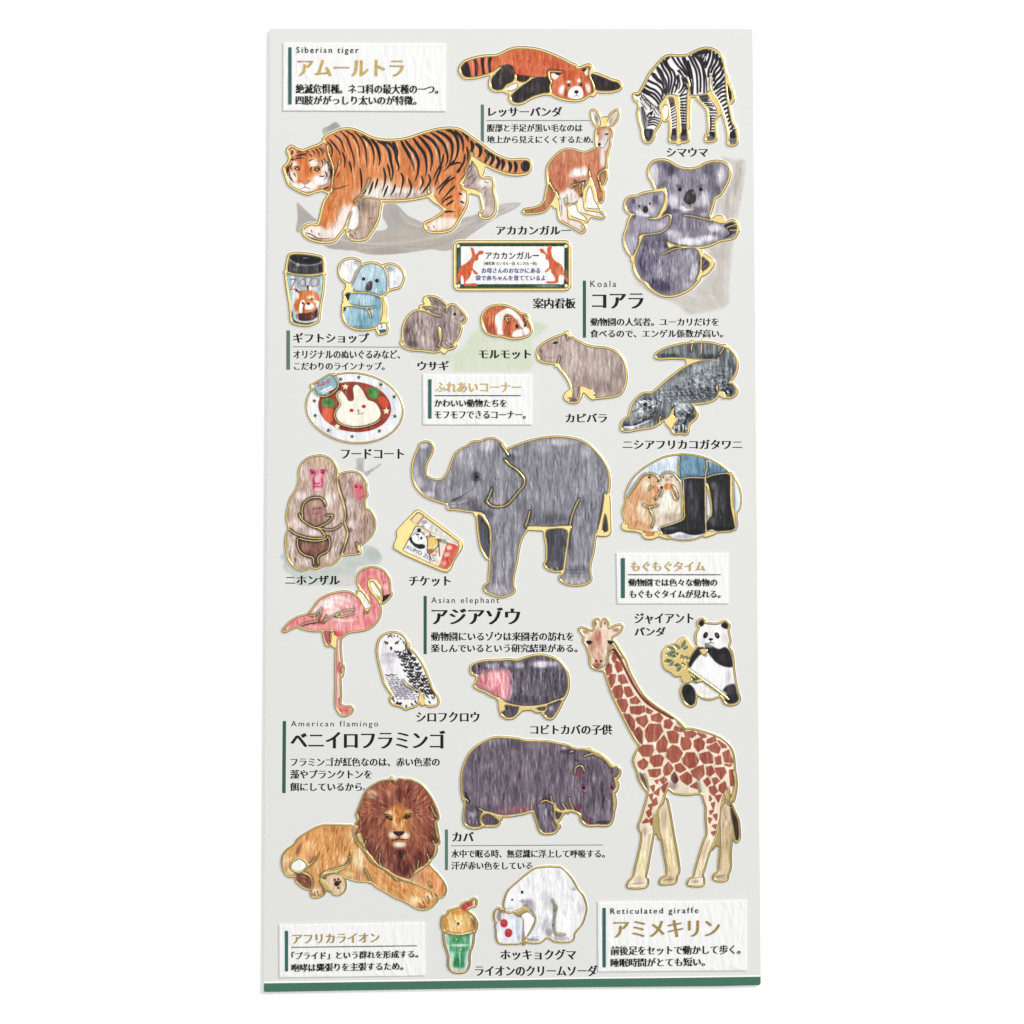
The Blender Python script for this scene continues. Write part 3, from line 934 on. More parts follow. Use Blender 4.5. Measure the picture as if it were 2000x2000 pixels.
A.reg("1068 335 1110 332 1190 338 1240 310 1300 300 1390 308 1440 290 1498 278 1500 340 1510 420 1545 500 1535 550 1480 580 1420 618 1350 630 1250 622 1170 600 1110 570 1082 530 1080 470 1088 440 1070 390", 'd2714c', RP)
A.ga("640 480 700 445 800 450 740 500 660 550 610 540 580 525 600 490")
A.reg("655 482 705 462 720 490 680 530 625 535 615 505", 'fbfaf6', 'paper_window')
A.b(780, 200, 300, 60, 'c85f3d', .6).b(600, 180, 120, 60, 'd87a4c', .6).b(1100, 280, 120, 80, 'b84f33', .5).b(900, 300, 200, 70, 'd37450', .5).b(760, 330, 120, 50, 'c15a36', .6).b(450, 260, 60, 70, 'cf6f45', .5)
A.hair("450 200 620 130 800 95 1000 130 1340 295 1250 360 1060 460 900 380 700 370 560 270 450 320", 330, 10, 90, 'e58c62 a8452a f0a884 b8553a d97a50 8e3a26', 1.2, .6, 10)
A.hair("450 480 500 350 620 270 690 340 650 440 560 500", 70, 9, 88, '4a4344 1b1717 5a5052', 1.1, .6, 10).hair("680 640 900 420 1060 420 1050 540 800 640", 90, 9, 88, '4a4344 1b1717 5a5052', 1.1, .6, 10).hair("1540 400 1800 470 1700 530 1580 510", 50, 9, 88, '5a4042 1b1517 4a3a3c', 1.1, .6, 10)
A.l("165 230 190 300 210 392/262 195 280 270 275 380/345 185 345 260 358 365/430 180 415 250 425 345", 7, '2b1718', 5).f("110 330 122 278 160 238 185 300 212 392 150 385", '2a1c1e')
A.l("225 215 245 300 250 380/305 195 320 280 330 370/390 185 385 270 400 350", 4.5, 'd98268', 4, op=.8)
# head
A.b(1290, 370, 90, 70, 'c4552f', .8).b(1130, 470, 60, 60, 'd9805a', .6).b(1440, 400, 50, 60, 'c65e3c', .6).b(1350, 340, 40, 50, 'd06a40', .7)
A.f("1085 358 1130 350 1165 380 1130 420 1095 400", 'f6efe6', 1.5).f("1180 340 1205 345 1165 378", '5a2a20', 1.2).f("1120 345 1190 345 1150 372", '4a2018', 1).f("1440 330 1480 300 1490 350 1465 380", 'f3e8de', 1.5).f("1410 310 1470 295 1440 335", '4a1d16', 1)
A.b(1200, 530, 40, 60, 'fbf6f0', 1, 20).b(1480, 510, 30, 60, 'fbf6f0', 1, -15).b(1275, 445, 22, 20, 'fdf8f2', 1).b(1385, 430, 20, 22, 'fdf8f2', 1)
A.b(1240, 560, 24, 60, 'a8442c', .8).b(1440, 540, 18, 60, 'b04c30', .8)
A.f("1290 520 1340 490 1400 500 1430 550 1420 610 1350 628 1275 610 1270 560", 'fdfaf6', 2)
A.hair("1120 330 1440 320 1440 430 1300 430 1110 500", 70, 9, 88, 'e9966c a8452a f0b08c', 1.1, .6, 12)
A.e(1272, 476, 17, 19, '140e0e', part='eye').e(1404, 472, 17, 19, '140e0e', part='eye').e(1357, 552, 24, 20, '0f0b0b', part='nose').l("1357 570 1357 590 1330 600/1357 590 1385 602", 1.4, '4a3a38', 1)
A.e(1266, 470, 4, 4, 'ffffff').e(1398, 466, 4, 4, 'ffffff')
A.g("1055 330 1062 400 1084 445 1070 500 1082 560/1060 328 1120 330 1200 338/1505 300 1500 380 1530 450 1548 520 1535 570/690 360 705 400 690 430/545 285 500 330 460 380/890 400 830 440 790 470", 3)
A.sticker('red_panda_sticker', 'rust red panda with black legs and ringed tail lying stretched out along the top edge', main=RP, nest={'eye': RP, 'nose': RP})

# ---------------------------------------------------------------- zebra
A = Art(1220, 80, 7.431)
A.wk = .86
Z, K = 'zebra', '17131a'
A.reg("600 250 680 232 760 240 840 240 920 228 980 200 1060 160 1150 132 1220 130 1290 152 1360 205 1410 290 1430 400 1450 500 1455 620 1470 760 1480 880 1500 960 1520 1060 1545 1180 1590 1260 1610 1340 1615 1420 1610 1480 1560 1495 1515 1480 1520 1390 1500 1250 1470 1130 1420 980 1370 880 1310 790 1270 720 1200 745 1100 775 1000 785 960 780 920 790 905 860 895 1000 890 1150 895 1300 905 1420 890 1445 810 1445 805 1400 820 1330 815 1200 800 1050 800 900 760 800 720 775 640 775 600 790 560 840 500 920 495 980 520 1090 490 1200 420 1300 400 1400 360 1455 310 1450 280 1390 265 1280 230 1150 215 1040 230 960 215 890 170 850 150 790 200 790 240 750 300 650 380 490 470 380 540 300", 'f6f4f2', Z)
A.reg("625 840 700 830 715 900 730 1000 745 1100 745 1250 750 1330 745 1440 670 1440 680 1350 680 1200 665 1050 650 950", 'f0ecea', Z)
A.reg("1070 810 1190 780 1230 850 1290 930 1330 1000 1330 1080 1300 1150 1300 1280 1310 1380 1300 1430 1200 1440 1195 1390 1230 1330 1235 1200 1225 1080 1210 990 1140 900", 'f2eeec', Z)
A.reg("1490 640 1515 690 1545 760 1545 830 1525 870 1500 800", '1a1416', Z)
A.reg("575 945 615 945 635 1000 620 1100 590 1140 575 1080 560 1010", 'fcfbf8', 'paper_window')
# body stripes
A.l("640 245 600 290 640 380 700 440 730 520 725 600 700 680 680 760/690 240 720 290 770 360 830 420 880 490/760 240 800 310 860 400 905 480 915 540/840 245 870 330 920 430 945 540 960 650 970 770/860 240 905 340 955 450 975 540/935 225 985 330 1030 430 1050 560 1055 760/985 230 1040 340 1080 440 1100 570 1095 740/1030 225 1090 300 1130 400 1150 560 1150 750", 6.2, K, 4.5)
A.l("920 300 955 400 980 520 990 650 985 775/1060 230 1120 330 1150 420 1180 560 1190 740", 5, K, 3)
A.l("560 290 590 350 650 440 680 530 672 640 640 760/530 330 560 400 610 480 640 570 630 680 610 760/470 390 520 440 560 520 600 600 600 700 590 780", 6.5, K, 4).f("480 380 540 430 580 520 610 600 600 680 550 600 500 500 460 420", '221d22', 1.5, .9)
A.l("400 480 450 540 520 590 560 660 580 760/340 580 400 610 480 650 540 720 550 800/300 650 370 690 440 720 510 790 540 850/270 700 340 740 420 770 480 830 510 880/250 730 300 760 380 800 450 860 490 920", 6.5, K, 4.5)
A.f("380 490 440 470 500 560 560 620 540 640 460 590", '241f24', 1.5, .85)
A.l("770 440 810 480 860 540 900 610/790 430 850 520 890 560 915 620/780 500 790 560 800 640 780 700/830 540 850 620 830 700 780 760/850 560 890 640 910 700/870 640 840 700 800 750/890 680 850 740 810 790/740 640 745 700 720 750", 4, K, 2.5)
A.l("880 650 905 710/760 520 770 600 755 690 730 745", 5, K, 3)
# rump
A.f("1050 215 1120 190 1170 220 1130 270 1090 250", '4a4548', 2, .8)
A.l("1060 170 1120 150 1200 140/1000 205 1090 185 1180 175 1230 160/1180 190 1160 260 1170 340/1240 150 1230 230 1200 320 1170 390/1290 165 1280 260 1250 360 1220 420 1210 520/1340 200 1330 300 1280 390 1250 460/1390 260 1370 350 1310 430 1280 520/1415 330 1390 420 1320 500 1290 580/1435 430 1400 510 1330 580 1290 650/1445 540 1400 600 1340 650 1300 710", 6.5, K, 5)
A.f("1080 250 1150 240 1190 330 1175 400 1140 350", K, 2, .95).f("1310 190 1380 260 1340 300 1300 260", K, 1.5, .8)
A.l("1150 200 1130 250/1170 230 1150 300", 2, 'e8e4e4', 1.5)
A.l("1450 620 1400 650 1330 700/1455 680 1400 700 1320 770/1460 740 1400 750 1345 800/1465 800 1410 810 1365 850/1470 850 1420 870 1390 900/1480 910 1430 940 1410 960/1495 970 1440 1000 1425 1010/1505 1030 1460 1060/1515 1090 1470 1120/1530 1140 1490 1180/1550 1190 1500 1240/1580 1240 1530 1290/1600 1290 1560 1330", 5.4, K, 4)
A.l("1510 930 1500 1000 1520 1120 1560 1250 1570 1340", 4, K, 3, op=.8).f("1530 1330 1600 1320 1610 1420 1530 1420", K, 2).f("1515 1430 1610 1420 1608 1490 1560 1496 1515 1482", '6a6468', 2)
# legs
A.l("1090 820 1190 800/1110 850 1210 850/1130 880 1230 880/1160 910 1260 920/1190 940 1290 950/1215 975 1270 990/1225 1010 1330 1010/1230 1050 1330 1050/1240 1090 1310 1090/1240 1130 1300 1130/1240 1170 1300 1165/1240 1210 1300 1205/1240 1250 1300 1250/1235 1290 1300 1295/1230 1330 1310 1335", 3.6, K, 3).l("1240 1090 1250 1180 1245 1300", 4, K, op=.8).f("1080 800 1200 785 1220 850 1140 890", '3a3236', 2, .75).f("1230 1330 1310 1330 1300 1420 1250 1420", K, 2).f("1200 1390 1270 1380 1280 1435 1200 1438", '6a6468', 2)
A.f("630 840 700 835 720 930 660 960", '574a4c', 2, .85)
A.l("650 930 710 900/655 970 725 930/665 1010 730 970/668 1050 740 1005/670 1090 745 1050/675 1130 745 1095/675 1170 745 1140/680 1210 745 1180/680 1250 745 1225/680 1290 745 1270", 3.2, K, 2.4).f("685 1300 745 1290 745 1400 680 1410", K, 2).f("670 1385 745 1375 745 1440 670 1440", '5e565a', 2)
A.l("790 810 905 770/800 850 905 830/805 890 900 880/805 930 898 930/808 970 895 975/810 1010 892 1015/812 1050 890 1055/815 1090 890 1095/818 1130 890 1135/820 1170 890 1175/820 1210 890 1215", 4.2, K, 3.4).l("830 900 850 1050 845 1200", 2.5, '3a3236', op=.7).f("820 1220 895 1220 895 1310 825 1310", '3c3438', 2, .9).f("825 1300 900 1300 900 1400 810 1410", K, 2).f("810 1385 905 1375 895 1445 812 1445", '625a5e', 2)
# head
A.f("230 960 280 1000 320 1080 330 1200 310 1290 270 1270 235 1130", '8d888c', 3, .9).f("240 790 330 830 400 900 470 960 420 1010 330 960 250 900", 'b0abad', 3, .6)
A.l("245 960 265 1080 285 1200 300 1280/265 960 290 1080 310 1180/240 800 290 870 350 940 400 990/270 790 340 870 420 940/230 900 270 940 320 1000/300 850 360 900 380 960 370 1010/420 980 450 1040 500 1090/440 950 480 1010 515 1060/410 1020 390 1080 350 1110/430 1060 430 1100 360 1120", 2.4, K, 1.8)
A.l("350 1130 420 1110 500 1130/345 1165 420 1140 495 1170/345 1195 420 1180 480 1205/340 1230 410 1215 460 1235/330 1100 350 1060 400 1030/480 960 500 1000", 4, K, 3)
A.f("280 1290 340 1280 410 1290 400 1380 360 1450 315 1448 285 1390", '2e282e', 2.5).b(330, 1350, 20, 60, '6d6670', .7).l("350 1310 345 1420", 2, '8a848c', 1, op=.6)
A.f("350 1055 385 1030 400 1050 375 1080", '0e0b0e', 1, part='eye').f("170 800 215 810 240 850 220 885 185 850", 'f4f2f0', 1).l("160 795 200 800 240 770 250 830/225 830 240 870", 2.6, K, 2)
A.hair("620 260 900 250 1200 150 1400 300 1440 600 1250 700 950 770 700 760 560 800 400 700 500 400", 130, 8, 85, 'ffffff 8a8488 3a3438', .8, .35, 14)
A.g("905 520 925 580 940 660 920 740 912 850 905 1000 905 1250/1245 520 1240 620 1250 700 1290 780/1462 520 1475 620 1478 740 1492 880/620 800 600 810 540 880 505 930/725 850 745 950/1300 880 1360 980", 3)
A.ga("720 790 780 800 800 870 800 1000 800 1440 770 1440 755 1330 750 1100 735 950 715 830").ga("1215 720 1270 730 1310 800 1360 880 1400 980 1370 1060 1340 1010 1300 930 1235 840 1200 760").ga("1482 880 1500 640 1550 760 1560 850 1530 890 1510 900")
A.reg("1490 640 1515 690 1545 760 1545 830 1525 870 1500 800", '1a1416', 'tail_tuft')
A.sticker('zebra_sticker', 'zebra grazing with its head down, top right corner beside the red panda', main=Z, fib=.04, nest={'eye': Z, 'tail_tuft': Z})

# ---------------------------------------------------------------- kangaroo
A = Art(1010, 200, 7.431)
N = 'kangaroo'
A.reg("1180 380 1290 365 1350 385 1362 440 1340 520 1335 600 1310 680 1290 780 1285 880 1270 960 1200 1010 1160 1080 1190 1130 1215 1210 1235 1270 1240 1340 1225 1420 1180 1440 1160 1420 1140 1300 1110 1200 1060 1080 1030 1130 1000 1200 960 1260 940 1380 900 1430 820 1470 740 1475 715 1480 720 1560 735 1680 800 1710 900 1740 960 1790 970 1850 935 1870 860 1830 760 1770 660 1720 620 1660 600 1500 590 1350 560 1300 500 1270 460 1150 450 1000 480 900 570 790 680 710 800 700 900 730 1000 745 1100 700 1165 660 1160 600 1155 500", 'c98262', N)
A.reg("1095 135 1140 150 1180 210 1205 300 1190 350 1140 310 1105 230", 'd9cdc6', N).reg("1455 135 1440 230 1390 300 1340 350 1315 330 1330 250 1380 180 1420 145", 'e3dad4', N)
A.reg("470 1190 515 1290 545 1330 520 1400 470 1480 400 1560 300 1590 200 1600 130 1600 105 1582 150 1565 260 1545 350 1510 410 1440 430 1350", 'bd7a5a', N)
A.reg("890 1430 940 1400 955 1500 980 1570 1080 1590 1200 1610 1245 1640 1240 1665 1180 1660 1040 1630 940 1600 905 1560", 'ebe4e0', N)
A.reg("1275 1000 1285 1080 1265 1140 1225 1200 1195 1130 1190 1060", 'b47a5a', N)
A.reg("1060 1230 1085 1300 1110 1420 1170 1530 1100 1540 1010 1520 1005 1400 1025 1290", 'f6f5f2', 'paper_window').reg("760 1510 850 1500 880 1590 990 1680 1000 1720 900 1690 780 1640 765 1570", 'f4f3f1', 'paper_window')
A.b(620, 900, 120, 120, 'b3684a', .6).b(600, 1120, 110, 130, 'bb6c4d', .7).b(760, 790, 140, 60, 'c07a58', .5).b(1110, 850, 60, 140, 'c07a58', .6).b(680, 1220, 70, 90, 'b0614a', .6)
A.b(880, 1020, 110, 70, 'f8f5f1', 1).b(970, 1000, 60, 80, 'f6f2ee', .9).b(800, 1060, 60, 40, 'e9ddd5', .7).b(770, 1330, 100, 90, 'efe8e3', 1).b(640, 1400, 50, 90, 'f2ede9', 1).b(670, 1600, 60, 120, 'eee9e6', 1).b(850, 1780, 120, 50, 'efe9e6', 1, 20).b(810, 1420, 80, 50, 'e0d6d2', .9).b(980, 1150, 40, 50, 'efe9e4', .9)
A.b(1250, 620, 80, 100, 'ded6d2', 1).b(1240, 820, 44, 140, 'efeae6', .95).b(1190, 480, 40, 80, 'bb8468', .8).b(1270, 400, 60, 40, 'c49a80', .7).b(1300, 560, 40, 60, 'd8d0cc', .9).b(1170, 520, 14, 50, 'f6f2ee', .9).b(1240, 1300, 40, 60, 'c99a7c', .8).b(1160, 1280, 30, 80, 'b9805f', .6)
A.b(1150, 240, 26, 70, '8a7670', .7, -15).b(1360, 270, 24, 60, '9c8a84', .7, 20)
A.hair("480 900 680 715 1000 750 1150 700 1200 1000 1050 1060 800 950 760 1100 640 1320 470 1150", 260, 11, 88, 'dfa488 a85c40 e8b8a0 b86e50 94503a', 1.1, .6, 10)
A.hair("600 1350 850 1280 900 1420 720 1500 700 1700 640 1700", 110, 10, 88, 'ffffff b9ada8 d8cdc8 8f837e', 1, .6, 10).hair("800 980 1020 950 1040 1080 880 1120", 60, 10, 88, 'ffffff cfc4bc', 1, .7, 10).hair("1180 680 1290 680 1270 950 1200 1000", 50, 10, 88, 'ffffff b8aca6 cfc4bc', 1, .6, 10)
A.f("610 1350 720 1310 860 1330 890 1420 820 1470 740 1475 715 1490 725 1570 735 1680 800 1710 900 1740 965 1790 970 1850 935 1870 860 1830 760 1770 660 1720 620 1660 600 1500", 'eae3de', 7, .85)
A.f("1215 430 1270 400 1340 420 1350 500 1335 600 1300 690 1220 680 1225 560", 'ddd5d1', 6, .75).f("1165 460 1180 480 1185 600 1200 660 1160 600", 'e9e0da', 4, .8)
A.l("640 1400 650 1500 660 1620/680 1400 690 1520/840 1350 850 1400/780 1330 790 1440", 3, 'a89d98', 1.5, op=.5, soft=2)
A.f("820 1120 900 1150 1000 1120 990 1180 960 1190 890 1170 830 1170", '5a3f38', 3, .85)
A.f("800 1210 860 1190 930 1240 945 1340 920 1380 870 1330 820 1260", 'a8744f', 2, part='joey').e(930, 1352, 12, 16, '1a1212').e(890, 1290, 8, 8, '2a1a14').l("800 1210 840 1230 860 1280", 2, '6a4632', 1)
A.f("1180 1400 1220 1380 1225 1430 1180 1440", '8a6a5c', 2, .7)
A.l("720 1340 730 1400 715 1470/720 1470 800 1470 880 1430/930 1820 960 1850/920 1800 940 1780/1200 1620 1240 1640/640 1500 650 1650/1320 530 1290 600 1270 650", 1.8, '5a4a48', 1, op=.8)
A.l("1060 1080 1090 1160 1130 1270 1150 1400/1040 900 1040 1000 1060 1080/590 1340 610 1500 630 1680/1170 1090 1190 1180 1210 1230", 2.4, '7a4432', 1.4, op=.7)
A.l("150 1580 160 1600/210 1560 215 1600/270 1545 280 1595/320 1530 335 1580/380 1500 400 1550", 1.8, '8a4e36', 1.4, op=.7)
A.e(1298, 466, 30, 12, '17100f', -5, part='eye').e(1172, 462, 12, 10, '241817', part='eye').e(1192, 612, 24, 20, '120c0c', part='nose').l("1190 635 1210 665 1260 660", 1.6, '4a3e3c', 1)
A.g("462 1150 500 1230 560 1310 590 1340/1045 1000 1060 1090/1270 965 1200 1030 1185 1050 1180 1130/790 1240 800 1205 860 1195/900 1240 920 1190 960 1170 950 1260 960 1380/1195 1150 1220 1250 1240 1290/700 1400 710 1480/560 1290 600 1400", 2.2)
A.ga("1210 300 1250 250 1300 250 1320 340 1290 362 1190 375 1195 340").ga("730 1480 860 1470 890 1430 890 1540 930 1610 1040 1640 1000 1690 880 1600 850 1500 760 1510 765 1640 800 1700 735 1680").ga("1000 1220 1060 1090 1120 1240 1140 1420 1110 1400 1060 1230 1020 1290 1000 1400 1005 1520 1110 1545 1100 1590 980 1565 955 1480 960 1290").ga("545 1340 590 1360 590 1500 545 1500 530 1440")
A.reg("760 1510 850 1500 880 1590 990 1680 960 1700 880 1680 780 1640 765 1570", 'f4f3f1', 'paper_window').reg("1058 1240 1080 1300 1105 1420 1130 1525 1100 1530 1015 1510 1010 1400 1030 1290", 'f6f5f2', 'paper_window')
A.sticker('kangaroo_sticker', 'upright brown kangaroo with a joey in its pouch, below the red panda', main=N, rim=5, nest={'eye': N, 'nose': N, 'joey': None})

# ---------------------------------------------------------------- koala with young
A = Art(1200, 300, 6.036)
N = 'koala'
A.reg("425 170 470 110 560 92 640 110 720 160 800 190 900 200 1000 180 1080 135 1180 110 1270 118 1330 160 1345 230 1320 330 1270 420 1230 480 1175 510 1150 590 1120 680 1110 740 1140 790 1210 820 1290 835 1330 830 1400 810 1440 860 1430 930 1400 980 1330 1000 1230 1020 1120 1070 980 1095 860 1095 740 1085 620 1040 640 1120 720 1100 880 1110 960 1130 1000 1190 1015 1290 1000 1400 970 1490 900 1570 800 1630 690 1665 590 1665 500 1630 420 1570 370 1510 300 1460 250 1370 245 1250 280 1140 320 1040 350 980 420 960 520 940 600 900 590 850 560 740 620 650 620 500 590 400 500 410 460 330 420 260", '8a8592', N)
A.reg("140 600 160 545 215 520 270 520 330 490 420 470 520 460 570 460 590 510 575 590 540 670 500 740 420 765 520 770 600 730 640 725 650 770 630 840 580 900 500 935 400 945 320 950 290 980 280 1060 250 1130 215 1195 160 1140 130 1050 135 960 165 880 190 780 230 720 180 690 145 650", '9a94a0', 'young_koala')
A.reg("1035 1230 1080 1250 1120 1275 1140 1300 1110 1340 1070 1380 1030 1390 1030 1320", '5a545c', N).reg("1225 800 1235 785 1250 810", '3a3440', N)
# shading
D = '4b4458'
A.b(640, 160, 100, 50, D, .8, 25).b(660, 220, 50, 60, '3f384c', .8).b(560, 250, 60, 90, '7d7786', .5).b(470, 230, 60, 110, 'e2dfe4', .9).b(560, 360, 70, 50, '565060', .8).b(500, 330, 40, 60, 'cfcbd2', .7)
A.b(1110, 190, 60, 90, D, .8).b(1200, 160, 80, 50, '6c6676', .5).b(1180, 330, 60, 120, '5d5768', .7).b(1260, 250, 60, 120, 'd9d6dc', .85, 10).b(1210, 430, 40, 60, '4f495c', .6)
A.b(890, 260, 130, 70, '8f8a97', .6).b(700, 330, 70, 80, 'b5b1ba', .7).b(1050, 320, 60, 80, 'a39faa', .6).b(860, 330, 90, 60, '8a8592', .6).b(690, 560, 70, 90, 'dedbe2', .9).b(1060, 540, 60, 100, 'd5d2d9', .9).b(760, 480, 60, 60, '9a95a2', .6).b(980, 590, 50, 50, 'c5c1c9', .7).b(830, 650, 80, 40, 'e6e2e6', .9).b(620, 660, 50, 70, '3c3550', .9).b(720, 680, 70, 30, D, .7).b(980, 680, 90, 40, '5b5568', .8).b(1060, 720, 40, 30, 'b5b0ba', .7).b(800, 720, 70, 26, '6a6478', .7)
A.b(850, 840, 160, 70, '87828f', .6).b(700, 960, 110, 60, 'cfccd4', .9, 15).b(880, 1040, 190, 50, 'eceaf0', 1).b(1100, 1000, 120, 40, 'e2e0e6', .9).b(1180, 880, 90, 50, 'e5e3e8', .9).b(1000, 880, 90, 60, '8d8896', .6).b(1280, 900, 40, 60, 'b8b4bc', .7).b(720, 790, 60, 60, '655f72', .7)
A.b(450, 1050, 110, 90, '5f5870', .85).b(560, 1000, 90, 60, '5a5368', .8).b(640, 1090, 90, 40, '3b3450', .95).b(400, 1300, 130, 160, '6f6980', .7).b(330, 1330, 50, 160, '4c455c', .8, -10).b(520, 1560, 180, 80, '3f3852', .85, 12).b(700, 1380, 160, 140, '8d8898', .6).b(860, 1230, 110, 80, 'aaa6b0', .7).b(940, 1400, 50, 110, 'd2cfd6', .85).b(560, 1240, 60, 80, 'a29daa', .5).b(860, 1560, 70, 50, 'bbb7c0', .7)
A.b(200, 600, 50, 60, '7b7584', .7).b(230, 560, 30, 36, '433c4c', .8).b(330, 560, 90, 60, 'b8b4bd', .7).b(490, 540, 40, 60, '544d60', .8).b(545, 530, 30, 50, 'cbc8d0', .8).b(420, 660, 60, 50, 'd8d5da', .8).b(300, 700, 60, 40, 'dcd9de', .9).b(230, 730, 26, 40, '433c4c', .7).b(280, 860, 90, 50, '97929e', .6).b(470, 850, 110, 60, 'a59ca8', .6).b(540, 850, 60, 40, 'c5b8c2', .8).b(240, 1050, 60, 80, 'a39eaa', .6).b(180, 1060, 40, 100, 'c2bec8', .7)
HC = 'ffffff 3d3650 b9b4c0 5d566c d8d5dc'
A.hair("440 180 560 100 700 170 900 210 1180 120 1330 200 1230 480 1120 720 620 680 600 420 470 350", 330, 9, 90, HC, 1, .5, 14)
A.hair("680 740 1120 780 1300 850 1280 1000 900 1090 640 1000", 200, 10, 89, HC, 1, .5, 8).hair("300 1060 600 980 700 1100 960 1150 1000 1350 900 1560 600 1650 400 1540 260 1350", 420, 11, 89, HC, 1.1, .55, 8).hair("160 560 560 470 560 620 400 760 620 740 600 880 330 950 220 1180 140 1050 200 750", 170, 8, 89, HC, 1, .5, 10)
# faces
A.f("815 540 840 470 880 430 920 425 950 460 962 530 945 580 890 605 835 585", '2f2a2c', 1.6, part='nose').b(870, 520, 30, 50, '6d5f58', .7).b(925, 465, 20, 24, '9a9294', .7)
A.e(770, 425, 24, 26, '141018', part='eye').e(1018, 425, 24, 24, '141018', part='eye').b(760, 385, 50, 18, '4d4658', .7, 15).b(1010, 385, 50, 18, '4d4658', .6, -15).l("800 590 830 620 890 630 950 600/830 640 900 650 960 630", 1.6, '4a4050', 1, op=.7).b(880, 660, 50, 16, 'e8d6da', .8)
A.f("332 670 345 630 375 618 395 645 398 680 370 700 342 695", '2a2528', 1.3, part='young_nose').e(292, 622, 12, 17, '17131a', part='young_eye').e(418, 592, 12, 15, '17131a', part='young_eye').b(370, 730, 50, 18, 'f0eef2', .9)
A.f("1290 850 1340 825 1400 815 1395 840 1310 875", '2b2630', 1).f("1340 880 1435 865 1430 890 1400 925 1425 930 1395 955 1330 990 1290 995 1350 950", '3f3844', 1).l("1040 1250 1050 1225/1040 1330 1080 1290 1110 1280/1045 1370 1070 1340", 3, '1f1a22', 2)
A.l("300 990 320 1000", 4, '221a22')
A.g("620 1040 700 1075 760 1095 860 1105/570 1190 650 1150 740 1120 880 1110/820 730 920 740 1050 770 1150 795/410 768 520 770 600 725 650 722 665 770 640 850 580 915 500 945 400 955 330 965 300 970 290 1000 310 1020 280 1090 240 1180 225 1250/600 440 615 500 600 600 555 680 520 760/1015 1180 1020 1280 1005 1400 970 1490/1330 870 1430 840/1360 905 1440 905")
A.ga("1030 1200 1080 1230 1150 1280 1130 1340 1080 1395 1020 1420 1040 1390 1100 1340 1115 1290 1050 1230").ga("1200 770 1250 760 1280 800 1265 830 1240 825 1220 815")
A.sticker('koala_sticker', 'big grey koala with a small one on its back, right edge under the zebra', main=N, fib=.075, nest={'nose': N, 'eye': N, 'young_eye': 'young_koala', 'young_nose': 'young_koala'})

# ---------------------------------------------------------------- drinks tumbler
A = Art(545, 480, 7.431)
N = 'tumbler'
A.reg("165 150 250 130 400 140 520 160 600 180 625 215 632 340 625 385 520 405 400 412 260 405 140 378 128 350 135 270 150 200", '37373a', 'lid', smooth=3)
A.reg("120 400 200 425 330 445 450 450 560 440 630 425 628 560 620 660 600 780 580 900 565 1060 545 1090 470 1125 400 1140 300 1130 215 1105 190 1060 185 960 170 820 150 700 130 560", 'b9d0d4', N, smooth=3)
A.f("170 160 250 140 400 145 520 165 600 185 615 215 560 250 450 262 350 262 240 240 180 205", '232326', 2).f("200 175 300 158 420 165 520 190 580 215 480 245 350 245 250 225", '141416', 3, .9)
A.l("160 210 230 255 350 285 470 285 570 265 620 235", 3, '8d8d90', op=.8).l("150 220 160 330 170 375/250 270 255 395/410 290 410 400/560 280 560 395", 3, '6f6f74', op=.5).b(270, 280, 30, 30, 'c9c9cc', .6).b(230, 350, 40, 40, '8a8a90', .5).b(390, 180, 50, 14, '9a9a9e', .6).b(600, 330, 20, 60, '0d0d0f', .8)
A.l("135 440 150 560 180 700 200 780", 9, '9fc2c8', op=.7).l("200 430 210 560 205 640", 6, 'f6f8f8', op=.9).l("270 470 275 600/380 470 385 590/470 480 470 580/560 480 570 560/600 450 600 600 590 640", 4, '6d9aa2', op=.6).l("330 480 335 560/430 500 430 600/520 590 530 640", 4, 'f0f5f5', op=.6)
A.l("168 494 206 488 246 486/246 486 210 560 174 638/174 638 212 636 252 630", 3.2, 'b86a76', op=.8, part='lettering').l("330 490 310 530 325 580 360 590 385 540 370 495 330 490/470 490 440 535 450 575 500 590 555 580 582 530 565 485 520 478 470 490", 2.8, 'bd707b', op=.75, part='lettering')
A.f("250 690 300 660 400 640 470 640 560 690 590 760 590 850 560 920 480 960 380 985 290 985 240 960 215 900 215 800", 'd9824c', 1.5, part='printed_face')
A.f("205 720 240 640 275 680 290 760 250 800 215 850", 'f4ece2', 2).f("455 580 490 630 480 650 440 640", 'f4eee6', 1).l("255 650 290 680/418 590 420 635", 4.5, '1a1414', 2)
A.f("290 870 330 800 365 790 380 850 350 900 340 960 300 980", 'faf4ec', 2).f("380 860 430 830 490 845 510 890 480 920 420 930 380 910", 'fbf6ee', 2).f("500 800 560 800 590 830 570 890 530 880 545 840", 'faf4ec', 2).b(460, 750, 60, 26, 'fbe9d6', .9).l("370 850 355 920 360 970", 4, 'a8562c').l("520 850 530 900 500 930", 3, 'b5602f').b(260, 850, 40, 90, 'c46c36', .8)
A.e(346, 835, 16, 18, '17100f').e(478, 775, 17, 15, '17100f').e(428, 845, 26, 18, '120c0b')
A.f("265 990 400 980 500 950 560 915 562 1030 520 1070 400 1095 290 1080 250 1040", '4a2220', 2).b(420, 1030, 90, 36, '6a3832', .7).b(530, 1000, 30, 60, '1f100f', .7).l("200 1040 260 1100 380 1122 480 1112 545 1060", 4, 'cfd6d8').l("205 1075 280 1120 400 1132 500 1115", 2.5, '202426').l("190 960 200 1060 240 1110", 3, '26302f', op=.7).l("265 960 272 1080", 4, 'e9e4e2', op=.6)
A.g("110 385 200 415 330 435 450 440 560 430 640 400", 2.6)
A.sticker('tumbler_sticker', 'black-lidded drinks tumbler with a red panda face, left edge above the gift shop caption', main=N, rim=5.2, fib=.09, nest={'lettering': N, 'printed_face': N})

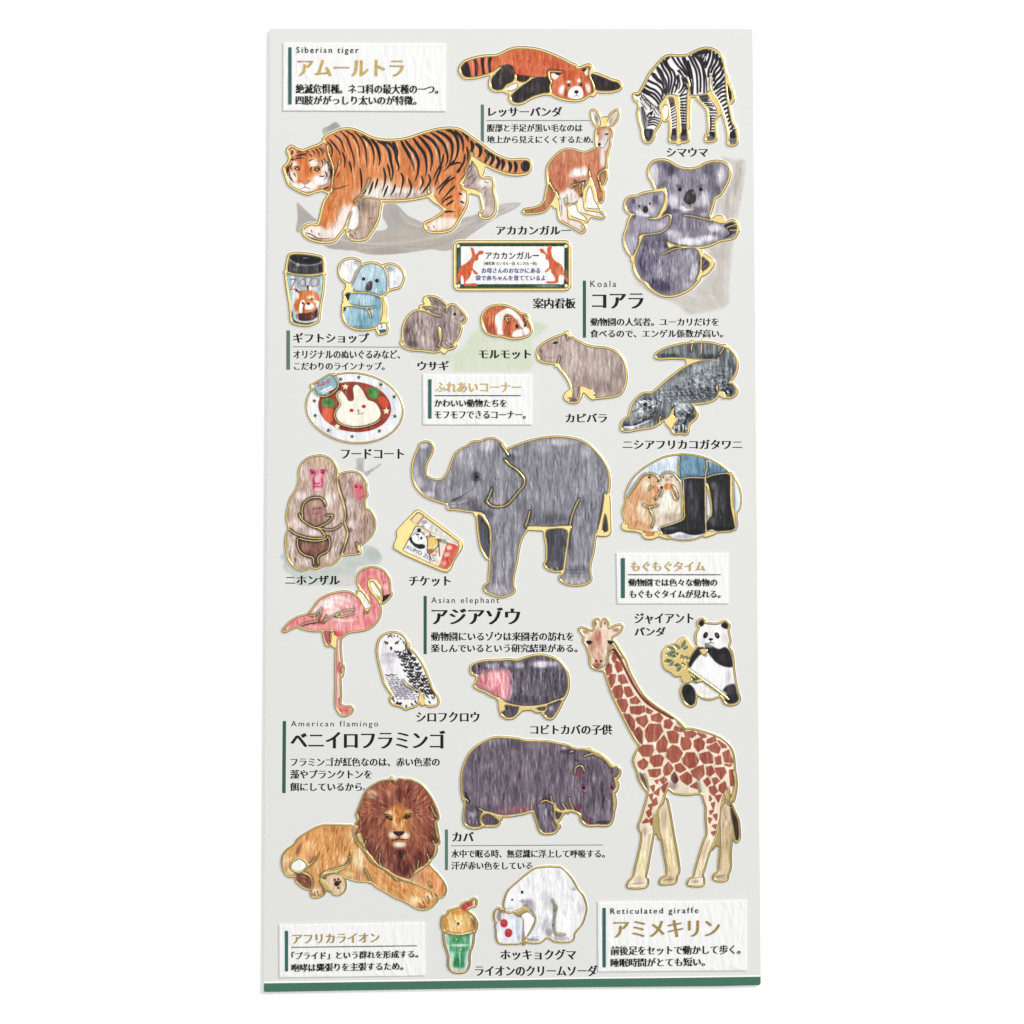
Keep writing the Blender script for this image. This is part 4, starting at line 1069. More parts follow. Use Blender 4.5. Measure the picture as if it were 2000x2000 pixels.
# ---------------------------------------------------------------- plush koala
A = Art(545, 480, 7.431)
N = 'plush_koala'
A.reg("1000 210 1080 205 1150 230 1190 275 1150 350 1110 400 1080 470 1060 530 1000 530 930 480 895 410 890 320 930 250", 'edeef0', 'ear').reg("1540 310 1620 285 1700 310 1770 370 1795 440 1780 520 1740 590 1680 605 1590 620 1580 500 1560 400", 'e9ebee', 'ear')
A.reg("1180 330 1250 285 1340 270 1440 290 1510 340 1550 420 1570 520 1555 640 1530 690 1470 715 1400 705 1300 680 1180 675 1100 665 1065 620 1070 540 1100 460 1130 390", 'b3ccd6', N)
A.reg("1010 710 1080 700 1200 690 1320 695 1400 715 1440 740 1475 790 1490 900 1480 1050 1450 1130 1380 1180 1280 1200 1150 1200 1040 1160 970 1090 940 1000 945 920 990 895 1080 890 1110 870 1050 840 1010 790 1000 750", '9fc3d0', N)
A.reg("965 725 990 695 1030 690 1015 730 1000 790 970 750", '2a2024', 'claw').reg("940 910 960 900 950 940", '241c20', 'claw').reg("1490 770 1515 830 1520 950 1510 1060 1500 1080 1490 980", 'efe7b8', 'tag_cord')
A.reg("1440 1160 1490 1130 1550 1130 1560 1190 1545 1250 1460 1270 1440 1230", 'f0f3f6', 'tag', sharp=True)
A.b(1300, 400, 130, 90, 'c3d6de', .7).b(1200, 550, 80, 70, 'bdd2dc', .7).b(1480, 560, 70, 110, '8db4c2', .8).b(1480, 680, 60, 30, '7aa6b4', .8).b(1230, 760, 160, 50, 'b7cfda', .8).b(1430, 850, 60, 120, '7ba9b8', .8).b(1030, 980, 60, 80, 'b5cfda', .8).b(1280, 1080, 160, 90, '6f9fae', .7).b(1200, 1180, 160, 30, '5f93a4', .8).b(1000, 1080, 50, 60, '9dbfcc', .7).b(1400, 1050, 60, 90, '7aa8b8', .7)
A.b(1130, 250, 50, 50, '7e98a4', .7).b(1060, 360, 60, 100, 'd9d9de', .7).b(1610, 340, 60, 50, '8e9caa', .8).b(1660, 470, 60, 90, 'f6f6f8', .8).b(950, 380, 50, 90, 'ffffff', .9)
A.hair("1100 450 1250 290 1440 300 1550 450 1530 690 1100 650", 120, 12, 89, 'e9f2f5 7ea8b6 d3e3ea 94b9c6', 1.2, .6, 8).hair("960 920 1080 700 1400 710 1480 900 1440 1140 1150 1190 980 1060", 190, 12, 89, 'dcebf0 5f93a4 c5dbe4 82adbc', 1.2, .6, 8).hair("920 260 1150 240 1060 500 920 440", 50, 12, 89, 'c0c4cc ffffff 9aa2ae', 1.1, .6, 8).hair("1560 320 1760 380 1760 580 1600 600", 60, 12, 89, 'c0c4cc ffffff 9aa2ae', 1.1, .6, 8)
A.e(1228, 484, 26, 26, '151316', part='eye').e(1420, 510, 28, 28, '151316', part='eye').f("1255 620 1270 560 1310 520 1345 515 1358 560 1350 630 1310 660 1265 655", '4b3c44', 1.5, part='nose').b(1300, 560, 20, 20, '8a7c84', .7).b(1320, 630, 20, 20, '342830', .6)
A.f("1450 1225 1545 1215 1545 1250 1460 1270", '3c5a86', 1.5).e(1490, 1180, 16, 14, '5f86b4')
A.l("1285 920 1320 980 1330 1040", 2.4, '2a2420', 1)
A.g("1520 310 1560 390 1580 500 1575 640/1070 640 1110 675 1300 690 1400 715 1460 750/1190 300 1130 390 1090 480 1050 560/1060 870 1200 895 1300 905 1390 885/1250 905 1300 950 1330 1040", 2.2)
A.ga("1000 560 1060 550 1060 640 1100 680 1040 690 960 690 1000 620").ga("960 790 1050 850 1100 875 1060 890 980 890 940 870 970 830").ga("1480 760 1500 780 1530 860 1530 1050 1550 1090 1545 1125 1490 1125 1460 1150 1480 1060 1495 950 1490 840")
A.l("1490 1080 1490 1150", 2, '4a3a20')
A.sticker('plush_koala_sticker', 'pale blue plush koala with white ears and a hanging tag, beside the tumbler', main=N, rim=5.2, fib=.06, nest={'eye': N, 'nose': N, 'claw': N, 'tag_cord': 'tag'})

# ---------------------------------------------------------------- kangaroo signboard
A = Art(880, 460, 7.431)
N = 'sign_panel'
A.reg(rect(85, 120, 1705, 762, 45), '1f4434', N, sharp=True)
A.b(300, 135, 160, 16, '50685c', .5).b(120, 400, 24, 200, '6b7a72', .7).b(1400, 735, 200, 20, '9aa09a', .8).b(1680, 560, 20, 90, '7a8a7e', .8).b(1500, 130, 200, 16, '16301f', .6).b(700, 735, 200, 18, '2f5a48', .6)
A.f("150 160 1650 160 1650 708 150 708", 'f6f5f2', 1, sharp=True, part='sign_face')
A.hair("150 165 1650 165 1650 700 150 700", 90, 30, 89, 'dedcd8 ffffff cfcdca ebe9e6', 1.3, .55, 5)
A.f("290 180 330 190 350 250 370 280 420 225 470 230 470 270 410 290 400 360 360 365 340 390 325 440 330 490 390 540 395 570 350 560 310 510 300 560 270 620 230 660 225 700 370 695 375 735 220 735 195 730 190 640 150 600 120 680 95 700 85 640 110 540 150 450 220 410 290 340 310 280", 'd0643f', 1.2, part='kangaroo_figure')
A.f("1290 200 1340 200 1380 250 1405 270 1405 190 1440 145 1470 170 1460 230 1480 320 1530 380 1600 420 1640 500 1660 580 1705 640 1700 690 1650 620 1600 570 1570 600 1550 690 1400 695 1395 670 1510 660 1500 590 1460 540 1450 490 1400 530 1370 540 1375 515 1420 470 1430 430 1420 370 1380 340 1375 280 1310 250", 'd0673f', 1.2, part='kangaroo_figure')
A.b(220, 520, 60, 90, 'c4552f', .6).b(340, 320, 30, 50, 'd98260', .6).b(1570, 520, 50, 80, 'e09a78', .7).b(1420, 220, 30, 60, 'c4502c', .5).f("150 600 180 590 190 690 150 690", 'f3ece6', 2).f("1600 590 1640 590 1640 700 1570 700", 'f3ece6', 2).b(470, 245, 14, 12, 'b24a38', .8).f("1650 640 1705 690 1700 720 1650 720", '1a1c18', 2, .8)
A.hair("110 620 220 420 320 400 300 560 220 640", 40, 10, 88, 'e9a080 a8452a', 1, .5).hair("1470 430 1600 420 1650 560 1560 600", 30, 10, 88, 'f0b8a0 b8553a', 1, .5)
for bx, by in ((112, 155), (1675, 158), (118, 732), (1678, 732)):
    A.e(bx, by, 24, 26, 'e9e4b4', part='screw').b(bx, by, 16, 16, 'fffbe0', .8)
sg = A.sticker('signboard_sticker', 'dark green framed signboard with two red kangaroos facing each other, left of the big koala', main=N, rim=6.4, fib=.05, nest={'kangaroo_figure': 'sign_face', 'screw': N})
q = lambda x0, y0, x1, y1: (880 + x0 / 7.431, 460 + y0 / 7.431, 880 + x1 / 7.431, 460 + y1 / 7.431)
ZT = H_ST + 1.0e-4
text_mesh('sign_heading', 'アカカンガルー', q(505, 240, 1285, 345), M_ink, sg, ZT, bold=.014)
text_mesh('sign_small_text', '(哺乳類 カンガルー目 カンガルー科)', q(488, 385, 1250, 440), M_ink, sg, ZT, heavy=.03)
text_mesh('sign_text', 'お母さんのおなかにある', q(455, 475, 1300, 550), M_navy, sg, ZT, heavy=.06)
text_mesh('sign_text', '袋で赤ちゃんを育てているよ', q(365, 580, 1375, 657), M_navy, sg, ZT, heavy=.06)

# ---------------------------------------------------------------- rabbit
A = Art(770, 460, 5.084)
N = 'rabbit'
A.reg("280 712 340 712 420 705 490 712 520 740 560 700 600 705 640 740 680 780 705 815 690 850 650 870 655 920 640 980 600 1050 570 1090 590 1105 540 1120 500 1115 470 1100 440 1140 380 1145 280 1132 180 1125 110 1080 95 1000 100 920 130 840 180 780 240 755 300 762 360 785 400 800 450 800 380 770 310 740", 'a4938f', N)
A.reg("335 622 380 618 440 640 490 680 515 710 460 705 380 690 350 655", '8e7c78', 'ear')
A.reg("85 1050 120 1090 180 1125 130 1110 85 1085", 'cbb9ae', N)
A.b(230, 850, 90, 60, '9d8c88', .7).b(140, 980, 50, 110, '6e5c5a', .9).b(300, 1000, 110, 110, 'b0a09a', .7).b(420, 1000, 40, 110, '7d6c6a', .7).b(190, 1080, 60, 40, '5f4d4a', .8).b(520, 880, 50, 90, '8d7c79', .7).b(590, 780, 60, 50, 'b3a29d', .7).b(640, 850, 50, 30, 'c4b2aa', .7).b(590, 980, 40, 70, '8a7976', .7).b(520, 1070, 50, 40, 'c9bab2', .8).b(400, 730, 60, 20, '7d6b68', .7).b(330, 725, 50, 12, 'b9a69f', .8).b(500, 740, 26, 26, '6f5e5b', .7).b(680, 820, 20, 24, 'd3bfb4', .8)
A.hair("110 900 240 770 400 810 450 900 440 1120 180 1110 110 1020", 220, 13, 88, 'd8cac4 5c4a48 c2b2ac 7a6866 efe6e0', 1.2, .6, 10).hair("460 820 520 720 600 720 690 820 640 980 520 1100 470 1000", 150, 10, 88, 'd8cac4 5c4a48 c2b2ac 7a6866', 1.1, .55, 12).hair("300 710 500 710 490 760 400 760", 30, 8, 88, 'd8cac4 5c4a48', 1, .5).hair("340 625 500 700 400 690", 20, 8, 60, 'c2b2ac 5c4a48', 1, .5)
A.e(600, 782, 14, 16, '14100f', part='eye').b(600, 782, 26, 26, 'cdbeb8', .25).e(600, 782, 13, 15, '14100f', part='eye').l("690 830 670 850 650 850", 1.5, '4a3c3a', 1)
A.l("560 1075 590 1090/540 1095 560 1110", 1.6, '3a2c2a', 1)
A.g("330 740 400 790 470 800/275 712 300 735 350 765/440 910 460 960 465 1020 450 1070 430 1095/440 1090 480 1130 500 1150/510 1050 530 1080 570 1100 600 1085/500 705 525 735 515 760", 2.4)
A.ga("320 625 345 665 365 692 340 700 310 650").ga("430 900 462 930 468 1010 455 1060 440 1000")
A.sticker('rabbit_sticker', 'brown grey rabbit crouching side-on, left of the guinea pig', main=N, rim=5, fib=.09, nest={'eye': N, 'ear': N})

# ---------------------------------------------------------------- guinea pig
A = Art(770, 460, 5.084)
N = 'guinea_pig'
A.reg("880 820 910 760 960 720 1040 705 1120 715 1200 750 1260 790 1310 800 1315 840 1340 890 1350 940 1330 980 1270 1005 1180 1015 1110 1000 1060 985 1000 985 930 960 890 900", 'c9714e', N)
A.f("870 840 890 880 910 960 880 920", 'f3ece4', 2).f("1000 830 1020 780 1080 740 1140 725 1200 760 1240 800 1280 860 1310 920 1280 930 1240 880 1190 820 1140 780 1100 790 1080 850 1075 920 1080 990 1030 985 1010 910", 'faf6f1', 3)
A.f("1170 980 1210 940 1270 930 1330 920 1340 970 1270 1000 1190 1010", 'f8f3ee', 3)
A.b(1150, 850, 60, 60, 'c06640', .8).b(1120, 930, 50, 60, 'b95c3c', .8).b(950, 830, 50, 90, 'c66843', .7).b(970, 930, 50, 50, '9e4630', .8).b(1290, 830, 26, 30, 'b2603c', 1).b(1210, 870, 30, 40, 'c77a5c', .7).b(1130, 980, 40, 20, 'a8583e', .8)
A.hair("890 820 1000 720 1100 720 1020 800 1010 980 920 940", 90, 12, 88, 'e9a88c 94402a f2c8b4 b4583a', 1.2, .65, 8).hair("1090 800 1180 790 1240 880 1180 970 1090 980", 80, 10, 88, 'e9a88c 94402a f2c8b4', 1.1, .6, 10).hair("1020 830 1140 740 1280 880 1300 980 1060 980", 50, 10, 88, 'ffffff d8c8be', 1, .6)
A.e(1218, 902, 15, 20, '14100f', part='eye').e(1300, 888, 12, 26, '241412', 15).l("1130 870 1125 830 1160 825 1140 850", 2.4, '6a3020', 1)
A.f("1110 825 1160 810 1150 850 1120 850", 'd98a6c', 1.5, part='ear')
A.l("1280 990 1300 960", 1.4, '8a5a4a', 1)
A.g("1105 820 1165 810/1110 820 1125 860/1290 800 1310 830 1300 850", 2)
A.sticker('guinea_pig_sticker', 'small rust and white guinea pig lying on the pale green wash, right of the rabbit', main=N, rim=5, fib=.07, nest={'eye': N, 'ear': N})

# ---------------------------------------------------------------- capybara
A = Art(1030, 540, 4.391)
N = 'capybara'
A.reg("95 650 110 615 150 580 200 550 260 525 310 508 330 500 345 520 380 535 440 570 500 600 580 618 650 622 720 640 770 670 810 720 832 790 838 870 820 950 790 1000 730 1020 650 1030 580 1035 575 1000 530 970 470 940 450 980 440 1040 420 1070 370 1070 350 1050 390 1040 385 960 360 890 320 830 280 780 265 745 230 735 160 730 110 710 95 680", 'b8a69f', N)
A.b(150, 620, 60, 50, 'a08c86', .7).b(130, 690, 50, 40, '8b7772', .7).b(190, 680, 60, 40, 'c8b6ae', .7).b(240, 590, 60, 30, 'a8958e', .6).b(400, 640, 110, 70, 'c0afa8', .6).b(600, 760, 150, 110, 'c6b6ae', .7).b(360, 780, 60, 90, 'c8b9b1', .6).b(410, 960, 30, 110, '8a736e', .8).b(780, 880, 50, 130, '8d7873', .8).b(620, 950, 130, 60, '9a8680', .7).b(700, 690, 110, 50, 'b09e97', .6).b(500, 900, 80, 50, 'a08c86', .6)
A.hair("120 620 320 520 500 610 740 650 830 800 800 980 600 1020 480 930 400 940 280 760 130 700", 420, 13, 86, 'e4d8d0 8b7772 d3c4bc 75615d a5928b', 1.2, .55, 10)
A.l("350 880 380 950 395 1030/580 1030 570 1010 540 990/440 950 430 1030", 2.4, '5a413c', 1.5, op=.8).f("360 1060 400 1040 430 1060 410 1075 370 1075", '6a4a42', 2, .8)
A.e(240, 570, 24, 10, '191211', -12, part='eye').b(115, 640, 16, 18, '5f4c48', .8).l("110 640 125 650/150 690 200 700 240 690", 1.4, '6a5650', 1, op=.7)
A.l("320 500 340 530", 2, '7a655f')
A.g("343 490 345 540/275 690 265 740 255 760", 2.4).ga("455 935 520 955 560 985 570 1040 540 1025 500 985 465 985 450 1030 445 1000").ga("340 1010 375 990 385 1035 345 1045 345 1055 330 1040")
A.sticker('capybara_sticker', 'beige brown capybara sitting and facing left, between the green wash and the crocodile', main=N, rim=5, fib=.09, nest={'eye': N})

# ---------------------------------------------------------------- crocodile
A = Art(1030, 540, 4.391)
N = 'crocodile'
A.gain = 1.32
A.reg("1105 685 1130 655 1190 625 1280 600 1380 582 1480 575 1560 580 1630 595 1690 615 1740 645 1775 690 1790 745 1785 800 1765 850 1735 890 1720 920 1755 930 1785 965 1780 1005 1740 1030 1700 1020 1680 990 1640 980 1620 1030 1560 1065 1480 1080 1400 1090 1420 1120 1445 1170 1435 1210 1390 1250 1370 1290 1365 1340 1310 1335 1270 1340 1245 1310 1265 1270 1290 1230 1250 1190 1240 1140 1210 1200 1140 1240 1080 1280 960 1300 870 1318 820 1312 815 1280 830 1240 880 1200 895 1140 920 1080 990 1015 1060 1010 1110 980 1200 900 1290 830 1380 770 1470 735 1560 722 1640 720 1560 712 1450 705 1340 695 1230 692 1140 698", '5e6265', N)
A.b(1250, 640, 110, 30, '6c7073', .6).b(1200, 680, 100, 20, '24282b', .8).b(1480, 640, 160, 60, '55595d', .5).b(1560, 690, 110, 24, '1f2326', .9).b(1690, 680, 80, 60, '3a3e42', .6).b(1750, 780, 40, 80, '2e3235', .7).b(1560, 800, 160, 60, '6a6e72', .6).b(1350, 900, 150, 70, '6d7174', .7).b(1500, 1000, 160, 60, '36393c', .8).b(1300, 1010, 110, 60, '3f4346', .7).b(1660, 880, 60, 60, '565a5e', .6).b(1730, 980, 50, 40, '23272a', .8).b(1100, 1060, 70, 40, '7a7e80', .7).b(960, 1130, 60, 90, '8b8f90', .7, 40).b(1100, 1190, 110, 60, '34383b', .8).b(860, 1270, 50, 30, '2c3033', .8).b(1320, 1120, 60, 50, '85898b', .7).b(1400, 1200, 40, 50, '2e3235', .8).b(1320, 1280, 50, 50, '5e6265', .6).b(930, 1300, 110, 20, 'a5a8a8', .6)
A.hair("1110 680 1280 600 1560 580 1700 620 1780 740 1720 900 1600 1040 1380 1090 1200 1180 900 1300 830 1280 930 1080 1100 990 1380 770 1640 715 1400 700", 480, 10, 87, 'a5a9ab 2a2d30 8c9093 1f2225 70747a', 1.1, .55, 10).hair("1250 1080 1400 1090 1440 1180 1360 1320 1270 1320 1290 1220", 80, 5, 20, 'd5d8d9 2a2d30', 1.6, 1, 60).hair("930 1080 1120 1020 1160 1100 980 1180", 90, 5, 40, 'd5d8d9 2a2d30', 1.5, .9, 60).hair("1640 890 1720 880 1780 960 1740 1020 1650 960", 60, 5, 40, 'b5b8b9 1a1d20', 1.5, .9, 60).hair('1150 1020 1380 800 1640 740 1740 800 1620 1020 1400 1080', 330, 5, 30, 'b9bcbd 26292c 8c9093', 1.5, .7, 70).hair('930 1180 1120 1160 1180 1180 1080 1220 960 1250', 40, 5, 20, 'b9bcbd 26292c', 1.4, .8, 60)
for i in range(13):
    # rows of back scutes across the body, from shoulder to hip
    x0, y0 = 1130 + i * 44, 1060 - i * 19
    for j in range(6):
        x, y = x0 + j * 22 - i * 1.5, y0 + j * 26 - max(0, 6 - i) * 16 + (j % 2) * 6
        A.l("%.0f %.0f %.0f %.0f" % (x, y, x + 15, y + 8), 2.6, 'a2a6a7', 1.2, op=.6, soft=1.6)
        A.l("%.0f %.0f %.0f %.0f" % (x - 2, y + 9, x + 13, y + 17), 2.0, '2a2d30', 1.2, op=.6, soft=1.6)
for i in range(16):
    x = 1180 + i * 32
    A.l("%.0f %.0f %.0f %.0f" % (x, 612 - min(i, 10) * 2.4, x + 6, 668 + i * 2), 2.4, '8d9193' if i % 2 else '2c3033', 1.4, op=.6, soft=1.6)
A.b(1460, 790, 90, 30, '8d9193', .6, -20).b(1290, 890, 70, 26, '8d9193', .55, -35).b(1080, 1080, 40, 20, 'a5a9aa', .6).b(1000, 1180, 60, 20, '8d9193', .6).b(1330, 1110, 40, 30, 'a5a9aa', .6)
A.l("830 1275 900 1275 960 1255 1020 1225 1080 1215", 3, '1a1d1f', 1.5).l("835 1290 900 1290 980 1265 1050 1235", 2, 'c9cccb', 1).l("820 1300 900 1308 1000 1290", 1.5, '7a7e7e', 1)
A.e(1008, 1100, 18, 15, '0d0f10', part='eye').l("980 1075 1010 1065 1045 1090", 2, 'c5c9ca', 1)
A.l("930 1060 945 1100 925 1150", 2.5, '9fa3a4', 1.2).l("1290 1310 1280 1330/1320 1300 1320 1335/1345 1295 1350 1330/1700 990 1710 1020/1740 990 1745 1020", 3.2, '101214', 2).l("1262 1285 1255 1315/1300 1280 1298 1318/1335 1275 1338 1315", 2.4, 'b5b9ba', 1.4)
A.l("1420 1130 1400 1180 1360 1220 1350 1270/1250 1150 1270 1200 1300 1230 1280 1270", 3, '1c1f22', 2, op=.7, soft=1.5).l("900 1165 960 1130 1000 1110/930 1070 960 1090 980 1120/1090 1030 1110 1080 1100 1130", 2.6, '22262a', 1.6, op=.7, soft=1.5)
A.g("1415 570 1405 640/1495 575 1490 660/1690 605 1650 670/1140 1200 1130 1250/1250 1130 1250 1190/1620 940 1630 985", 2.4).ga("1200 1240 1250 1210 1290 1215 1270 1250 1250 1300 1215 1270").ga("1380 720 1430 706 1560 712 1640 718 1560 722 1470 735 1400 760 1385 745").ga("1660 985 1690 1000 1690 1030 1660 1005")
A.sticker('crocodile_sticker', 'dark grey crocodile with curled tail sprawling head down at the right edge', main=N, rim=5, fib=.09, nest={'eye': N})

# ---------------------------------------------------------------- curry plate
A = Art(550, 710, 3.788)
N = 'plate'
el = lambda cx, cy, rx, ry, a=0, n=44: [(cx + rx * math.cos(t) * math.cos(RAD(a)) - ry * math.sin(t) * math.sin(RAD(a)), cy + rx * math.cos(t) * math.sin(RAD(a)) + ry * math.sin(t) * math.cos(RAD(a))) for t in np.arange(n) * 2 * math.pi / n]
A.reg(el(541, 330, 350, 250, 7), 'eef0f3', N, sharp=True)
A.b(300, 520, 120, 60, 'd9dee4', .8).b(800, 250, 60, 160, 'dfe3e8', .8).b(250, 250, 60, 110, 'f8f8f8', .8)
A.hair("210 300 350 130 600 90 850 220 880 380 700 540 450 570 250 470", 220, 14, 88, 'ffffff c3cad2 dde1e6 aab3bd', 1.2, .6, 8)
A.f(' '.join('%.0f %.0f' % p for p in el(541, 322, 270, 186, 6)), '9c3f30', 1.2, part='curry')
A.b(640, 190, 90, 24, 'b5604a', .7).b(705, 425, 46, 34, '8a2c22', .8).b(315, 310, 30, 60, 'a84a34', .7).b(510, 482, 100, 14, '8a2e22', .8).b(520, 220, 80, 50, '84301f', .7)
A.hair("290 300 420 160 640 150 790 270 790 400 640 490 420 490 300 400", 100, 10, 88, 'c8705a 7a241c', 1.1, .5, 10)
A.f("310 340 350 330 385 345 382 410 360 440 320 420 300 380", 'd9603c', 1.5, part='carrot').f("720 250 760 250 790 290 780 330 745 320 720 285", 'd4583c', 1.5, part='carrot')
A.f("300 270 340 250 370 265 395 290 385 330 340 320 300 310", '4f8a44', 2, part='vegetable').f("645 190 690 178 720 200 715 250 680 265 645 240", '4f8f4a', 2, part='vegetable').b(340, 290, 26, 20, '2d5a30', .7).b(690, 230, 20, 26, '7ab06a', .7).b(660, 210, 14, 16, '2f6a36', .6)
star = lambda cx, cy, r, a=0: ' '.join('%.1f %.1f' % (cx + (r if i % 2 == 0 else r * .45) * math.sin(i * math.pi / 5 + a), cy - (r if i % 2 == 0 else r * .45) * math.cos(i * math.pi / 5 + a)) for i in range(10))
for cx, cy, r in ((472, 172, 26), (775, 352, 28), (412, 466, 24)):
    A.f(star(cx, cy, r), 'fdf0c4', 1, sharp=True, part='cheese_star')
RB = "405 215 425 195 450 205 480 245 500 275 530 268 530 230 525 190 535 165 558 155 585 175 610 210 640 265 690 285 725 330 735 380 710 425 650 455 560 470 470 462 420 430 400 390 405 345 425 315 410 260"
A.f(RB, 'f6f1e2', 1, part='rice_rabbit')
A.hair(RB, 110, 11, 88, 'ffffff e2d8c2 d3c8b0 fbf8ee', 1.1, .55, 10)
A.l(RB + ' 405 215', 2.0, '6d5220', 2, soft=.8)
A.e(518, 348, 16, 13, 'c2283a', part='eye').e(608, 318, 16, 13, 'c2283a', part='eye').e(568, 350, 10, 8, 'c58a70').l("568 358 575 372 600 372 605 362/575 372 562 378", 1.3, '6a4a3a', 1)
for cx, cy in ((438, 117), (572, 103), (734, 157), (833, 247), (838, 391), (724, 500), (522, 541), (347, 496), (248, 386), (243, 278)):
    A.f(star(cx, cy, 19, .2), '5a4a18', .8, sharp=True, part='gold_star')
A.reg("235 160 360 85 385 95 415 165 345 205 345 225 285 235 265 225", '8fb6c0', 'flag', sharp=True)
A.f("285 205 370 165 385 190 300 225", 'f2f2ee', 1, sharp=True).f("240 160 355 95 375 130 255 165", '9cc4cc', 2, .6, sharp=True)
A.l("258 150 280 142 268 168 292 158/305 140 300 152 312 160 322 148 315 138 305 140/340 120 335 135 348 142 358 128 350 118 340 120", 2.2, 'c0505a', part='lettering').l("300 215 320 208/330 200 350 192/358 186 372 180", 2, '9ab4ba')
A.g("225 165 265 235 345 238 420 172 390 85", 1.6)
A.g("425 200 405 240 430 300 400 350 395 400 430 445 520 475 600 470 690 445 730 410", 1.5)
A.sticker('curry_plate_sticker', 'oval plate of curry with a rabbit-shaped rice mound and blue flag, above the monkeys', main=N, rim=3.6, fib=.06, nest={'carrot': 'curry', 'vegetable': 'curry', 'cheese_star': 'curry', 'gold_star': N, 'eye': 'rice_rabbit', 'lettering': 'flag'})

# ---------------------------------------------------------------- elephant
A = Art(790, 840, 4.6)
N = 'elephant'
A.contour = .5
A.reg("150 130 200 115 240 135 245 180 225 230 195 290 182 350 195 415 250 450 310 458 360 435 400 380 430 300 465 220 510 180 570 150 620 115 690 110 740 88 800 85 850 110 890 150 920 180 1000 150 1100 115 1220 85 1350 72 1480 80 1580 105 1660 150 1740 230 1800 320 1825 400 1830 500 1815 580 1790 640 1765 780 1730 900 1705 960 1690 1080 1665 1180 1655 1260 1668 1330 1650 1360 1600 1380 1520 1385 1450 1370 1410 1345 1405 1315 1440 1280 1455 1180 1470 1060 1480 950 1490 860 1300 865 1120 860 1090 900 1040 980 1015 1080 1000 1180 975 1290 965 1380 980 1440 940 1470 870 1490 790 1470 730 1440 730 1400 765 1370 770 1290 778 1200 780 1080 785 960 770 870 740 810 690 740 560 720 470 705 400 700 385 660 330 640 240 610 170 570 110 500 85 430 80 340 100 250 130 180", '8a8890', N)
A.reg("665 765 720 800 755 860 765 930 765 1050 755 1150 715 1100 690 1040 675 950 665 850", '54525c', N).reg("1280 905 1450 900 1455 1000 1445 1100 1430 1200 1415 1255 1340 1258 1280 1230 1270 1200 1285 1160 1285 1040", '4a4953', N)
A.reg("1800 760 1815 800 1825 880 1820 910 1780 910 1785 850", '4a4048', 'tail_tuft')
A.b(170, 140, 50, 30, 'dcdae0', .8).b(170, 350, 60, 160, '97959d', .6).b(110, 350, 26, 140, 'aba9b2', .7).b(130, 480, 50, 60, 'c5b8be', .8).b(260, 560, 120, 60, '85838c', .6).b(200, 580, 70, 30, 'd5c8cc', .8).b(420, 560, 100, 90, '9b99a2', .6).b(560, 260, 110, 110, 'b5b3ba', .7).b(740, 140, 100, 60, 'c9c7cd', .8).b(840, 180, 40, 90, '77757f', .7).b(640, 420, 46, 60, '3f3d46', .8).b(700, 320, 90, 70, '94929b', .6).b(860, 340, 70, 160, 'a3a1aa', .7).b(940, 560, 90, 80, '8f8d96', .6).b(880, 640, 130, 40, '9c8f98', .7).b(800, 540, 30, 80, '66646e', .8).b(580, 640, 90, 40, '5d5b66', .8).b(470, 620, 60, 14, '47454f', .8, -20).b(520, 650, 70, 14, 'b5aeb6', .7, -25).b(430, 670, 30, 24, 'd2bac0', .8).b(640, 700, 60, 40, '55535e', .8)
A.b(1400, 110, 130, 34, 'd3d1d7', .8).b(1230, 150, 90, 50, 'b1afb7', .6).b(980, 210, 70, 30, 'c3c1c8', .7).b(950, 250, 50, 50, '5a5864', .8).b(1640, 190, 50, 60, 'b8b6be', .7).b(1780, 450, 60, 160, '6a6873', .7).b(1650, 480, 80, 160, '9c9aa3', .6).b(1250, 560, 170, 160, '8e8c95', .5).b(1300, 800, 200, 60, '5b5963', .8).b(1180, 740, 60, 110, '66646e', .7).b(1070, 640, 60, 110, '75737d', .6).b(860, 900, 90, 180, '93919a', .6).b(740, 760, 60, 50, '504e59', .8).b(1000, 880, 50, 110, '7a7882', .6).b(880, 1200, 70, 200, '9e9ca5', .5).b(840, 1430, 100, 50, 'b5abb1', .8).b(800, 1240, 24, 200, '6f6d77', .6).b(960, 1280, 20, 160, '77757f', .6).b(1560, 1000, 90, 200, '94929b', .6).b(1500, 1120, 20, 160, '6a6872', .6).b(1550, 1250, 110, 40, '5f5d67', .8).b(1530, 1350, 110, 30, 'b2adb4', .8).b(1330, 1210, 60, 40, '6f6b74', .7).b(1680, 800, 50, 140, '7c7a84', .6).b(1560, 660, 50, 70, '77757f', .6)
HC = 'd8d6dc 4a4852 b8b6be 6a6872 efedf2 5a5862'
A.hair("110 250 170 120 240 160 190 400 330 460 470 220 780 90 900 160 1000 400 1060 480 920 680 560 700 380 640 150 560", 430, 12, 88, HC, 1.1, .5, 10).hair("930 190 1350 80 1680 180 1820 450 1760 760 1480 850 1120 850 1080 640 1090 460", 620, 13, 86, HC, 1.2, .5, 12).hair("760 750 1100 700 1010 1000 970 1440 760 1450 790 950", 230, 13, 88, HC, 1.1, .5, 9).hair("1580 600 1800 640 1690 1000 1660 1340 1420 1340 1490 900", 240, 13, 88, HC, 1.1, .5, 9)
A.hair("1290 910 1440 910 1420 1220 1290 1220", 50, 11, 88, '77757f 2f2e38 8a8892', 1.1, .5, 9).hair("680 780 760 900 750 1120 690 1000", 30, 11, 88, '77757f 3a3842', 1.1, .5, 9)
A.e(648, 422, 20, 16, '17151c', part='eye').l("620 395 650 385 690 400/615 445 650 455 690 440", 1.6, '2e2c35', 1, op=.8).l("430 635 500 600 570 560 620 520", 2.8, '45434d', 1.5, op=.6).l("395 665 480 670 560 640 640 590", 2, '4a4852', 1, op=.5).l("820 420 815 480 830 520/835 400 850 450", 2.2, '3a3842', 1, op=.7)
